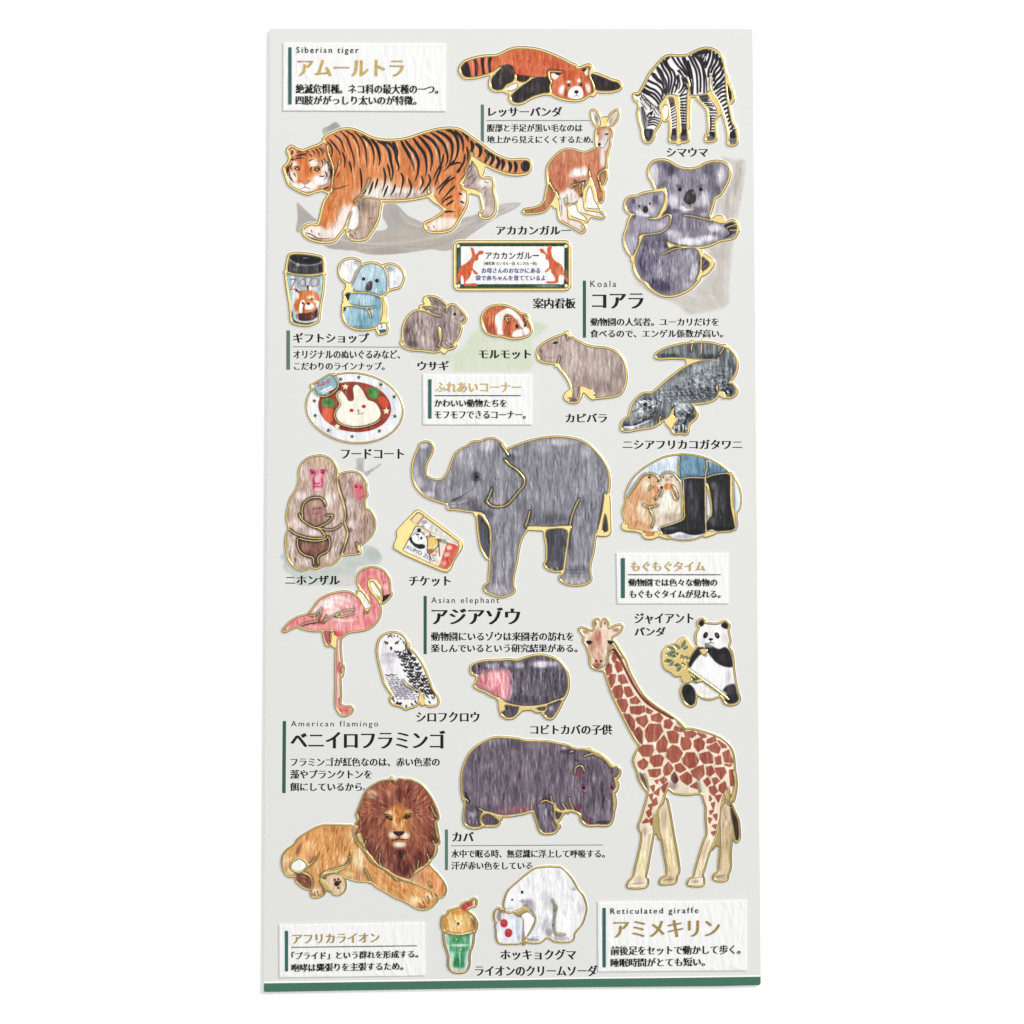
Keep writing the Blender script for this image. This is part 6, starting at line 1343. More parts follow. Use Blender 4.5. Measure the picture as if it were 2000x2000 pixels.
A.hair("870 740 1150 690 1340 790 1380 960 1280 1080 1000 1140 830 1110 860 950", 380, 13, 86, '8d8792 36303c b0abb4 4a4450 d3d0d7', 1.2, .5, 12).hair("500 780 760 740 820 800 560 840", 60, 9, 86, '9a95a0 302a36 cfcbd3', 1.1, .55, 12).hair("570 850 820 820 840 1050 760 1060 560 960", 130, 11, 88, 'f6ccd0 b04c5a eab0b4 c8606c', 1.2, .6, 12).hair("1210 1150 1310 1120 1240 1250", 24, 8, 80, '8d8792 302a36', 1, .5).b(1235, 1175, 24, 24, 'b9b4be', .7).hair("800 1160 920 1180 850 1250", 20, 8, 80, '8d8792 302a36', 1, .5)
A.e(560, 778, 12, 9, '120e14', part='eye').l("500 800 520 830/545 850 570 845", 2, '2a242e', 1).l("770 740 800 790/830 740 845 800/880 745 890 800", 2.4, '3a343f', 1, op=.8)
A.l("800 1160 830 1180", 5, '15111a', 3)
A.g("740 1075 800 1120 900 1150 1000 1165 1100 1155 1200 1138 1290 1105 1350 1075/790 1130 800 1180 780 1210/1190 1140 1190 1190 1170 1220", 2.6).ga("760 1100 800 1150 795 1195 770 1200").ga("940 1160 1020 1165 1090 1165 1110 1200 1060 1175 1000 1175 950 1190 920 1220")
A.sticker('pygmy_hippo_sticker', 'small dark hippo with a pink cheek, above the large grey hippo', main=N, rim=5.2, fib=.09, nest={'eye': N})

# ---------------------------------------------------------------- reticulated giraffe
A = Art(1110, 1180, 5.367)
N = 'giraffe'
A.reg("275 190 300 165 325 175 330 240 350 240 360 180 385 165 405 185 410 250 440 265 480 240 550 225 540 270 510 300 460 330 450 370 490 420 530 490 580 570 620 680 680 800 740 900 800 980 880 1050 980 1120 1090 1190 1150 1240 1220 1310 1300 1320 1420 1350 1540 1390 1620 1430 1680 1490 1715 1570 1730 1680 1735 1780 1735 1900 1715 1990 1690 2070 1710 2130 1660 2110 1640 2030 1650 1950 1610 2020 1590 2120 1580 2220 1560 2330 1530 2450 1490 2540 1450 2650 1420 2760 1395 2830 1410 2880 1395 2940 1270 2935 1270 2890 1320 2850 1340 2780 1380 2640 1430 2480 1460 2400 1450 2250 1450 2130 1430 2060 1390 1975 1250 1985 1120 1970 1040 1920 1000 1990 960 2090 910 2180 890 2260 890 2350 865 2500 840 2640 820 2760 800 2850 825 2890 800 2955 640 2960 640 2910 690 2850 710 2760 740 2640 770 2500 775 2400 745 2330 770 2250 800 2150 830 2040 840 1970 790 1900 745 1820 730 1750 690 1640 715 1560 750 1480 690 1380 640 1290 580 1170 520 1050 460 920 420 800 385 700 340 685 270 665 240 620 230 540 205 450 170 380 170 330 125 260 180 265 240 290 280 260", 'efe2cc', N)
A.reg("950 2160 1000 2090 1020 2040 1050 2170 1075 2310 1095 2430 1120 2560 1145 2720 1150 2800 1130 2840 1115 2905 1050 2920 970 2920 985 2870 1035 2840 1040 2760 1010 2600 985 2450 965 2380 950 2260", 'e8d6b4', N)
A.reg("1650 2070 1680 2120 1700 2250 1715 2350 1705 2450 1690 2600 1690 2750 1665 2830 1650 2880 1580 2890 1530 2870 1540 2830 1580 2790 1590 2680 1600 2560 1590 2440 1590 2300 1595 2180", 'dcc8a4', N)
A.reg("1700 2110 1730 2170 1770 2260 1780 2330 1785 2440 1760 2480 1745 2420 1730 2330 1710 2220", '3a2824', 'tail_tuft')
A.b(310, 380, 90, 120, 'c98f7a', .8).b(310, 560, 60, 90, 'c9957f', .8).b(230, 430, 30, 90, 'c08872', .6).b(300, 640, 60, 30, '9c5a4c', .9).b(180, 290, 40, 24, 'b87a6a', .8).b(500, 270, 40, 24, 'b07060', .8).b(310, 330, 30, 90, 'a8604c', .7).b(370, 360, 20, 120, 'f3dcc8', .8).b(430, 470, 30, 60, '9c5c48', .7).b(240, 460, 26, 80, 'c08870', .7).b(280, 205, 16, 26, '7a3c30', .8).b(385, 195, 16, 26, '8a4a3c', .8).b(250, 560, 20, 60, 'e9c8b4', .8)
A.b(760, 2700, 60, 200, 'e9dba8', .8).b(740, 2890, 60, 50, 'c8b49c', .8).b(1070, 2650, 40, 200, 'e9dba4', .8).b(1050, 2880, 60, 40, 'b8a288', .8).b(1380, 2700, 40, 160, 'e6d4a8', .7).b(1420, 2560, 40, 100, 'd8bca0', .7).b(1330, 2905, 46, 24, '8f7c70', .6).b(1590, 2860, 40, 24, '8f7c72', .6).b(1650, 2500, 40, 160, 'c8b08c', .7).b(800, 2380, 30, 50, 'b88a74', .5).b(1000, 2250, 34, 120, 'b09a88', .6).b(1640, 2250, 40, 120, 'bda890', .5).b(1230, 1960, 120, 40, 'e6d8b8', .9).b(1090, 1900, 60, 50, '9a8484', .8)
A.l("850 2420 830 2600 805 2780/1000 2480 1040 2650 1060 2800/1140 2740 1120 2600 1100 2450/1470 2480 1410 2680 1370 2840/1600 2500 1605 2650 1595 2780/1690 2300 1700 2450 1680 2700", 5, 'a8906e', 2, op=.55, soft=4).l("770 2450 760 2600 730 2760/1070 2450 1100 2650/1500 2440 1440 2620 1380 2780", 6, 'f6ecca', 3, op=.6, soft=3)
# mane
A.f("455 480 490 470 530 530 580 620 640 740 700 850 760 940 840 1020 930 1090 1020 1140 1110 1190 1080 1205 980 1150 880 1090 790 1020 720 930 650 820 590 700 540 600", '7c2c22', 2, part='mane')
# coat patches: separate rusty polygons on cream
PC = "470 520 500 560 480 610 460 570/500 600 550 620 560 690 520 710 490 650/410 620 450 640 450 710 410 740 390 690/440 740 490 740 480 820 450 870 410 800/530 750 580 740 620 820 560 830 530 800/480 870 550 850 570 920 550 980 490 980 460 920/590 870 640 870 680 950 620 970 590 920/520 1000 600 1000 620 1060 590 1130 550 1110 510 1040/650 1000 710 970 745 1020 720 1040 660 1035/650 1080 790 1070 800 1120 740 1150 660 1140/820 1090 880 1120 860 1145 825 1135/580 1150 640 1160 690 1220 690 1290 660 1330 600 1230/710 1200 810 1170 830 1230 790 1285 730 1240/870 1170 950 1145 985 1190 960 1235 880 1215/680 1330 740 1290 775 1340 770 1460 720 1420/810 1320 850 1260 960 1260 985 1330 920 1430 840 1440 815 1390/1010 1220 1060 1210 1090 1250 1060 1300 1010 1290/1040 1340 1110 1330 1155 1370 1140 1450 1070 1450 1050 1400/930 1460 1000 1380 1035 1440 1020 1540 950 1550 925 1520/730 1520 780 1480 880 1480 890 1530 860 1590 780 1590/1120 1280 1190 1310 1210 1330 1150 1330 1110 1310/1215 1345 1300 1330 1340 1360 1300 1395 1230 1385/1360 1350 1430 1370 1440 1390 1400 1400/1190 1400 1260 1400 1285 1460 1270 1510 1210 1525 1180 1470/1320 1430 1380 1405 1425 1450 1410 1510 1360 1540 1320 1490/1460 1420 1530 1390 1545 1430 1500 1450 1450 1450/1455 1500 1550 1455 1590 1510 1570 1560 1500 1540/1570 1430 1640 1480 1650 1500 1610 1500/1620 1560 1680 1530 1700 1600 1730 1660 1640 1650/1040 1530 1090 1480 1150 1500 1190 1560 1150 1640 1090 1660 1030 1600/1200 1620 1240 1560 1320 1560 1360 1640 1330 1700 1270 1715 1210 1670/1380 1570 1470 1550 1510 1590 1510 1660 1420 1665 1380 1620/1540 1610 1590 1590 1600 1670 1550 1675/860 1600 960 1580 995 1610 970 1690 900 1700 860 1650/730 1660 790 1620 830 1660 820 1700 780 1730 740 1700/840 1740 960 1730 960 1780 920 1810 860 1800/1010 1700 1050 1660 1095 1720 1060 1780 1010 1790 1000 1750/1120 1690 1170 1670 1230 1730 1170 1760 1130 1740/1290 1750 1350 1710 1410 1690 1420 1780 1370 1840 1310 1800/1170 1810 1240 1760 1290 1800 1290 1860 1250 1890 1190 1850/1450 1710 1500 1700 1530 1760 1480 1800 1455 1780/1540 1720 1630 1715 1650 1760 1600 1830 1560 1780/1640 1680 1710 1680 1690 1700/1080 1800 1110 1760 1150 1840 1120 1870 1080 1840/960 1840 1000 1810 1030 1840 990 1880/1420 1850 1460 1820 1485 1870 1450 1905/1510 1830 1550 1820 1580 1850 1530 1890/1480 1920 1530 1905 1560 1960 1520 2000 1490 1970/1580 1900 1640 1860 1660 1930 1620 1980 1580 1950/1280 1910 1340 1870 1350 1930/860 1910 900 1900 890 1960/900 1980 950 1930 940 2000/970 1920 1040 1870 1000 1970/880 2060 920 2030 930 2090 900 2110/850 2000 880 1990 870 2050/840 2110 880 2090 870 2150/820 2180 860 2150 870 2200 840 2230/1480 2010 1500 2040 1480 2060/1540 2010 1600 2000 1570 2070/1500 2090 1530 2080 1520 2140/1480 2170 1520 2160 1490 2200/1520 2210 1555 2200 1550 2260/1470 2240 1500 2250 1480 2290/1510 2320 1550 2310 1540 2350/1500 2390 1540 2380 1520 2420/780 2290 820 2250 840 2280/850 2260 880 2240 870 2310/910 1850 940 1840 930 1880/1690 1740 1730 1740 1730 1900 1700 1900"
A.f(PC, 'a35b48', 1.4, sharp=True, grow=1.7)
A.b(620, 1250, 40, 80, '6e4a50', .6).b(730, 1390, 36, 70, '6a4850', .6).b(560, 1060, 26, 60, '8a5550', .5).b(440, 800, 20, 60, '8a5248', .5)
A.f("1080 1790 1120 1770 1150 1840 1120 1880 1075 1840", '6e4446', 2).f("745 1760 790 1800 830 1900 825 1950 790 1880 755 1830", '5a3e3c', 3, .8)
A.hair("700 1450 900 1200 1200 1330 1600 1430 1720 1700 1600 1950 1300 1960 1000 1900 820 1900 700 1650", 260, 10, 88, 'd8a08a 8a4636 f3e4d0 94503e', 1, .45, 8).hair("420 620 540 600 760 1000 1060 1190 800 1480 560 1130", 150, 9, 88, 'd8a08a 8a4636 f3e4d0', 1, .45, 8).hair("260 260 440 260 440 480 370 660 260 650 210 400", 90, 9, 86, 'f6e0d0 9a5c48 e2b49c 7a4032', 1, .55, 8).hair("780 2350 880 2380 800 2850 690 2850", 60, 13, 97, 'f8eecc b09a78 d8c498', 1.2, .55, 5).hair("1000 2400 1090 2430 1140 2800 1040 2850", 60, 13, 82, 'f8eecc b09a78 d8c498', 1.2, .55, 5).hair("1440 2420 1520 2430 1400 2850 1320 2850", 60, 13, 105, 'f8eecc a08a70 d8c498', 1.2, .55, 5).hair("1600 2200 1700 2250 1680 2780 1600 2780", 60, 13, 91, 'f3e6c4 8a7660 cdb890', 1.2, .55, 5)
A.l("930 2170 970 2090 1000 2000", 3.5, '3a2a26', 2).l("1640 2070 1600 2150 1590 2280 1600 2380", 2, '6a5848', 1, op=.8)
A.e(218, 402, 28, 20, '140e10', 0, part='eye').e(440, 402, 28, 20, '140e10', 15, part='eye').l("190 392 220 385 250 398/415 385 450 388 478 400", 2.5, '1a1012', 1.4).f("280 590 300 580 302 605 285 610", '4a241e', 1.5).f("330 590 350 582 352 606 335 610", '4a241e', 1.5).l("255 640 300 670 360 660 385 630", 2, '5a2a24', 1.4)
A.l("1450 2850 1400 2850/1300 2870 1390 2860/680 2930 790 2920/1000 2890 1100 2880/1560 2850 1640 2840", 3, '7a6858', 2, op=.5)
A.l("1712 2110 1735 2200 1765 2290 1770 2400/1705 2000 1710 2100", 3, '6a4a3c', 2)
A.g("410 640 405 560 430 510 480 495/460 410 500 470 560 560/1730 1750 1745 1900 1720 2050/790 1790 820 1880 835 1950/1360 1850 1380 1970/1150 1240 1220 1320/1690 2100 1650 2060", 2.4)
A.ga("890 2200 930 2180 955 2260 950 2400 960 2450 930 2380 890 2390 880 2300").ga("1560 2340 1590 2300 1600 2440 1600 2500 1570 2520 1550 2500 1500 2560 1530 2450").ga("1660 1960 1680 1900 1700 1990 1690 2080 1660 2060 1640 2040")
A.reg("1700 2110 1730 2170 1770 2260 1780 2330 1785 2440 1760 2480 1745 2420 1730 2330 1710 2220", '3a2824', 'tail_tuft')
A.sticker('giraffe_sticker', 'tall giraffe with rust patches on cream, the long picture down the right side', main=N, rim=4.4, fib=.06, nest={'eye': N, 'mane': N, 'tail_tuft': N})

# ---------------------------------------------------------------- giant panda
A = Art(1110, 1180, 5.367)
N = 'panda'
A.reg("1370 180 1410 165 1425 205 1480 215 1560 218 1610 200 1650 190 1675 220 1665 255 1670 310 1685 380 1670 440 1700 500 1715 580 1720 660 1730 740 1745 840 1765 920 1785 990 1760 1030 1700 1045 1650 1030 1620 980 1590 950 1540 970 1480 985 1410 970 1350 930 1330 980 1320 1040 1280 1060 1230 1030 1200 970 1190 900 1220 840 1270 830 1300 790 1270 700 1255 640 1260 590 1300 530 1350 460 1380 450 1350 390 1350 310 1380 250 1370 215", 'f3f2f1', N)
A.f("1260 610 1290 540 1340 470 1380 450 1430 460 1420 500 1370 540 1320 600 1280 660 1255 650", '242226', 3).f("1430 410 1480 420 1530 450 1580 470 1640 450 1690 490 1715 580 1722 655 1640 655 1560 620 1510 570 1470 520 1440 470", '1d1b1f', 3).f("1190 900 1220 845 1270 840 1320 890 1335 960 1320 1040 1280 1062 1230 1030 1200 970", '19181b', 3).f("1620 900 1670 850 1740 840 1765 920 1788 990 1760 1030 1700 1047 1650 1030 1640 990 1660 940", '2b292e', 4)
A.b(1700, 900, 50, 60, '55525a', .6).b(1620, 560, 60, 50, '3f3c42', .7).b(1290, 960, 30, 60, '34323a', .5).b(1450, 900, 110, 60, 'e9e3dc', .8).b(1420, 760, 80, 110, 'fbfaf8', .8).b(1680, 760, 40, 70, 'd3d2d6', .8).b(1640, 360, 40, 60, 'd8d7da', .8).b(1400, 390, 40, 50, 'e0dfe1', .8).b(1480, 430, 60, 30, 'd5d4d6', .6)
A.f("1365 195 1395 165 1425 180 1420 215 1390 235 1368 220", '1b181b', 1.5, part='ear').f("1600 215 1640 188 1672 215 1668 255 1640 258 1610 240", '1b181b', 1.5, part='ear')
A.e(1437, 325, 24, 36, '17151a', 25, part='eye_patch').e(1558, 328, 24, 36, '17151a', -25, part='eye_patch').e(1492, 368, 24, 13, '17141a', part='nose').l("1492 380 1490 400 1470 408/1490 400 1520 408", 1.5, '3a363c').e(1440, 322, 5, 5, '9a9aa0').e(1555, 325, 5, 5, '9a9aa0')
A.hair("1370 230 1600 230 1680 400 1560 470 1380 440", 80, 9, 88, 'ffffff d0cfd4 b9b8be', 1, .5, 10).hair("1320 600 1480 560 1720 680 1740 820 1600 900 1500 970 1350 900", 140, 11, 88, 'ffffff c8c7cc aeadb4', 1.1, .5, 8).hair("1480 450 1680 480 1700 640 1560 600", 60, 9, 88, '4a474e 0c0b0d', 1.1, .5, 10).hair("1210 870 1310 880 1310 1030 1230 1010", 40, 9, 88, '4a474e 0c0b0d', 1.1, .5, 10).hair("1660 870 1750 870 1770 1000 1680 1030", 40, 9, 88, '66636c 141316', 1.1, .5, 10)
A.ga("1190 370 1220 370 1250 410 1290 470 1280 520 1240 560 1270 600 1230 620 1250 660 1240 700 1290 770 1400 790 1400 820 1330 830 1280 820 1210 800 1200 740 1130 740 1080 700 1040 680 1010 640 1000 560 1010 490 1080 440 1140 420")
def leaf(x, y, a, n=76, w_=14):
    c, q = math.cos(RAD(a)), math.sin(RAD(a))
    pt = ((0, 0), (.3, .8), (.55, 1), (.8, .6), (1, 0), (.8, -.5), (.5, -.8), (.25, -.6))
    return ' '.join('%.0f %.0f' % (x + u * n * c - v * w_ * q, y + u * n * q + v * w_ * c) for u, v in pt)


LF = '/'.join(leaf(*t) for t in ((1190, 460, -65), (1200, 470, -20, 50), (1170, 470, -150), (1110, 480, -160), (1120, 500, 160), (1150, 520, 150), (1100, 540, -170), (1185, 540, 60, 55), (1215, 560, 15, 45), (1090, 590, 170), (1095, 605, 120, 50), (1165, 640, 170, 55), (1175, 655, 120, 60), (1200, 620, 75, 45), (1290, 775, 10, 75), (1300, 790, 40, 60), (1345, 760, 25, 60), (1270, 720, 20, 45)))
A.reg(LF, '5f9280', 'bamboo_leaf')
A.b(1100, 520, 50, 40, '3f7060', .5).b(1150, 660, 40, 30, '3f7060', .5).b(1330, 785, 40, 20, '3a6a5a', .6)
A.g("1030 570 1110 590 1200 650 1260 690 1400 790 1540 890 1680 1000", 4.6).g("1110 520 1160 570 1220 640/1200 470 1190 540 1220 620/1380 480 1420 510 1440 540/1400 470 1460 490/1230 700 1260 740 1300 800/1250 700 1330 780", 2.2)
A.ga("1370 480 1420 465 1460 480 1450 520 1410 540")
A.l("1230 690 1320 745 1420 815 1540 900 1660 985", 1.2, 'e6d98a')
A.sticker('panda_sticker', 'black and white giant panda sitting with a bamboo stalk, right of the giraffe head', main=N, rim=4.6, fib=.05, nest={'ear': N, 'eye_patch': N, 'nose': N})

# ---------------------------------------------------------------- lion
A = Art(540, 1500, 5.367)
N = 'lion'
A.reg("510 605 600 605 700 608 800 615 830 650 850 720 900 820 960 930 1050 1020 1130 1070 1250 1150 1400 1200 1500 1240 1600 1280 1690 1330 1680 1380 1640 1430 1600 1460 1530 1475 1450 1450 1350 1390 1250 1350 1150 1290 1060 1240 1000 1190 940 1180 850 1175 760 1150 690 1120 650 1090 720 1060 760 1000 770 950 760 1000 700 1040 600 1070 500 1095 460 1140 450 1190 480 1240 500 1280 490 1320 430 1345 380 1340 370 1300 380 1240 375 1160 340 1110 280 1095 330 1050 400 970 410 930 390 970 340 1000 290 950 240 930 190 940 150 980 130 1030 160 1080 220 1110 180 1130 120 1120 80 1060 65 980 80 910 130 850 190 810 240 740 330 680 420 630", 'dca368', N)
A.reg("1430 1150 1480 1100 1540 1060 1590 1020 1620 1050 1680 1110 1740 1190 1770 1270 1750 1330 1710 1350 1690 1330 1640 1290 1540 1245 1450 1200", 'dea06a', N)
A.reg("480 1150 530 1120 600 1110 680 1130 715 1180 720 1240 700 1290 650 1320 600 1310 570 1260 530 1200", 'e3c9a4', 'hind_paw')
A.reg("215 1115 280 1110 340 1140 365 1200 355 1260 310 1255 250 1220 210 1170", '8a5848', 'tail_tuft')
A.reg("170 1000 210 970 250 960 310 1015 270 1065 220 1075 180 1060 160 1035", 'fbfaf6', 'paper_window')
A.b(600, 640, 150, 40, 'c8865a', .8).b(420, 720, 110, 70, 'e0a668', .8).b(560, 820, 160, 110, 'dc9c5c', .6).b(700, 780, 60, 110, 'b87848', .7).b(235, 850, 24, 70, '7a4a3a', .6, 20).b(350, 950, 30, 60, '9a6a50', .5).b(100, 980, 40, 80, 'e6c8a0', .7).b(160, 1090, 60, 30, 'efe0c0', .8).b(860, 950, 70, 130, 'efddb4', .9).b(880, 1120, 60, 60, 'a8785c', .5).b(760, 1110, 60, 30, 'e9d6ac', .8).b(690, 970, 50, 50, 'e6c49a', .8).b(420, 1080, 60, 110, 'd9a46c', .6).b(430, 1290, 50, 40, 'efd9c4', .9).b(1020, 1060, 50, 50, 'd89054', .7).b(1150, 1180, 110, 50, 'dd9a60', .7, 25).b(1350, 1270, 110, 50, 'd8884c', .6, 20).b(1450, 1380, 90, 50, 'e8cca0', .8).b(1600, 1340, 60, 40, 'efd8b4', .9).b(1530, 1460, 60, 24, '8a5c48', .7).b(1620, 1150, 50, 60, 'dd9660', .7).b(1500, 1150, 50, 50, 'b07a58', .7).b(1700, 1280, 40, 40, 'e8a878', .7).b(800, 690, 40, 60, 'e9cfa0', .7)
A.hair("330 700 520 610 800 640 880 830 780 960 600 1060 420 1100 380 960 250 830", 330, 13, 100, 'f6dcae b06c3c e8b87c 8e5230 fbecd0', 1.2, .6, 14).hair("800 830 930 930 1060 1080 1000 1180 780 1130 780 960", 110, 12, 92, 'fbf2d8 b58a60 e9d09c', 1.2, .6, 8).hair("1000 1060 1250 1170 1650 1340 1540 1460 1250 1330 1040 1220", 220, 11, 70, 'fae3c0 b5703e efbf8a 8e5230', 1.2, .6, 14).hair("1450 1150 1600 1050 1750 1250 1700 1330", 70, 11, 85, 'fae3c0 b5703e efbf8a', 1.2, .6, 14).hair("80 980 150 860 230 800 160 1000 120 1080", 40, 10, 100, 'f6dcae 9a6240', 1.1, .6, 10).hair("220 1120 340 1150 350 1250 240 1210", 40, 9, 40, 'b98a74 4a241c', 1.2, .6, 14)
# mane
M = "1060 160 1130 135 1200 130 1250 145 1290 120 1340 130 1400 130 1450 150 1510 180 1560 230 1610 300 1650 380 1680 460 1690 530 1660 560 1680 640 1690 720 1700 780 1660 800 1650 880 1620 950 1590 960 1560 1020 1500 1040 1440 1090 1400 1160 1350 1150 1280 1130 1220 1100 1150 1050 1090 1020 1040 980 990 910 940 850 910 760 880 680 830 690 860 620 840 590 870 540 850 480 870 420 900 340 930 270 980 210"
A.reg(M, '8f5442', 'mane')
A.b(1180, 220, 150, 80, 'b87458', .8).b(1000, 270, 60, 60, 'dcb89c', .8).b(1290, 270, 60, 80, '6a2e26', .8).b(1480, 300, 80, 100, '9c5a44', .7).b(960, 420, 70, 120, 'ac684e', .8).b(1060, 400, 50, 80, '7c4234', .7).b(1560, 460, 60, 130, 'a8644c', .7).b(1600, 720, 60, 130, '7c4234', .7).b(920, 620, 60, 90, '7c3e32', .7).b(1050, 640, 60, 120, '94563f', .6).b(1480, 700, 60, 140, 'a8684c', .7).b(980, 840, 60, 90, '5e2c28', .8).b(1180, 940, 110, 100, '6e3630', .8).b(1330, 1050, 110, 90, '582622', .85).b(1500, 940, 90, 80, '6a322c', .8).b(1300, 900, 60, 70, '4a201e', .8)

def mane_dir(x, y):
    return math.degrees(math.atan2((y - 520) * 1.0, (x - 1290) * 1.15))
A.hair(M, 560, 13, lambda x, y: mane_dir(x, y) if y < 520 else 90 + (mane_dir(x, y) - 90) * .55, 'd59a78 5a2620 b8745a 44181a e6b894 7c3e30', 1.35, .65, 16)
# face
A.f("1180 440 1230 400 1290 380 1350 410 1400 450 1420 540 1400 640 1380 740 1350 820 1290 840 1230 820 1190 740 1160 640 1150 540", 'c8844c', 8, part='face')
A.b(1290, 480, 60, 110, 'cf8844', .8).b(1290, 620, 50, 70, 'e6b67c', .8).b(1180, 470, 50, 30, 'eed0a4', .8).b(1390, 460, 40, 30, 'ddb088', .7).b(1180, 620, 40, 70, 'a86c50', .7).b(1400, 600, 36, 70, 'b07450', .7).b(1220, 700, 50, 40, 'f3e8dc', .95).b(1350, 710, 50, 40, 'efe2d4', .95).b(1290, 800, 70, 30, 'f0ece8', .95).b(1230, 560, 20, 70, 'f6d8ac', .8).b(1340, 560, 18, 70, 'eac494', .7).b(1290, 400, 30, 40, 'a85f34', .7)
A.hair("1200 430 1370 430 1360 640 1240 640", 80, 10, 88, 'f6d8a4 9a5428 e8b070 7c3c1e', 1.1, .6, 8).hair("1170 660 1400 660 1380 820 1210 820", 40, 7, 88, 'ffffff c8b4a4', 1, .5, 10)
A.f("1220 670 1250 662 1330 662 1345 672 1320 700 1285 712 1250 700", '3a1f1a', 1.5, part='nose').l("1285 712 1285 740/1210 755 1250 750 1285 742 1330 748 1375 750", 2.6, '2c1814', 1.8).b(1290, 765, 70, 8, '7a6058', .7)
A.f("1140 505 1170 500 1205 520 1222 545 1190 545 1160 530", '1f1210', 1.2, part='eye').f("1340 525 1365 495 1400 490 1405 510 1380 530 1350 535", '2a1814', 1.2, part='eye').e(1185, 525, 12, 9, '9a6a30').e(1375, 515, 9, 8, '8a5a2c').l("1130 490 1180 488 1220 520/1330 520 1360 485 1410 475", 2.4, '4a241a', 1.4)
A.l("1210 560 1230 620 1240 660/1350 560 1345 620 1335 660", 2, 'a8683c', 1.2, op=.7)
A.e(635, 1210, 30, 30, '3a221e', part='paw_pad').e(612, 1170, 12, 14, '3a221e').e(650, 1165, 12, 14, '3a221e').e(670, 1190, 12, 14, '3a221e').e(650, 1255, 16, 12, '5a3a34').b(500, 1150, 30, 20, '5a3a30', .8)
A.l("1580 1340 1600 1380 1590 1420/1620 1310 1640 1350/1500 1420 1530 1460/1540 1400 1560 1450/400 1300 410 1335/430 1290 440 1335/380 1320 400 1340/1660 1320 1690 1350", 2.2, '5a3428', 1.2).l("770 880 760 960 700 1030", 3, '5a3428', 1.4, op=.7).l("930 1060 960 1120 980 1180", 3, '5a3020', 1.5)
A.g("800 650 820 720 850 790 900 840 940 900 980 960 1040 1010 1120 1050 1180 1100 1250 1160 1280 1180/770 920 765 980 700 1030 600 1060 510 1090 460 1130/410 930 380 980 330 1030/925 1060 960 1120 985 1190/200 1100 280 1095 340 1120 375 1180 370 1250/940 760 920 830/1090 890 1080 980 1100 1020/1490 970 1480 1050/1580 900 1600 960 1580 990/1640 760 1670 850 1640 920/1620 400 1650 470 1680 520/1210 110 1250 160/850 480 870 540/460 1190 500 1250 500 1290/600 1090 520 1120/1600 1200 1625 1240/1660 560 1670 640 1690 740", 2.4)
A.ga("890 680 880 740 900 800 870 780 835 700").ga("1410 1170 1440 1110 1500 1060 1590 980 1570 1030 1490 1080 1440 1130 1430 1180 1560 1245 1650 1300 1600 1290 1480 1235 1300 1180 1320 1150 1400 1180").ga("490 1110 560 1085 650 1065 660 1100 600 1095 530 1110 470 1150 470 1200 520 1220 560 1280 520 1260 480 1200 460 1150")
A.reg("172 1000 210 970 250 960 308 1015 270 1062 220 1073 182 1058 162 1035", 'fbfaf6', 'paper_window')
A.sticker('lion_sticker', 'lying lion with a huge red brown mane, bottom left above the white lion label', main=N, rim=3.6, fib=.08, nest={'eye': 'face', 'nose': 'face', 'paw_pad': 'hind_paw'})

# ---------------------------------------------------------------- large hippo
A = Art(880, 1420, 5.367)
N = 'hippo'
A.reg("420 135 500 120 600 125 700 135 780 155 900 160 1020 165 1120 185 1220 205 1300 240 1400 245 1480 270 1550 300 1620 360 1680 430 1740 430 1765 470 1740 520 1710 530 1715 580 1725 640 1690 680 1695 760 1700 860 1690 950 1660 1010 1600 1020 1540 1015 1480 1020 1420 1010 1380 970 1370 920 1320 880 1250 860 1150 870 1100 850 1090 780 1085 850 1080 930 1095 1000 1115 1050 1090 1090 1030 1105 970 1100 935 1060 915 990 890 920 860 870 760 895 650 915 560 920 490 910 420 890 345 880 320 930 320 1000 300 1040 230 1045 170 1020 150 970 155 880 165 800 135 700 125 600 130 500 160 380 220 270 310 190", '6f6470', N)
A.reg("345 930 400 915 460 950 500 990 480 1020 420 1025 350 1020 335 980", '5c505a', N).reg("1100 890 1160 900 1140 950 1110 970", '544650', N)
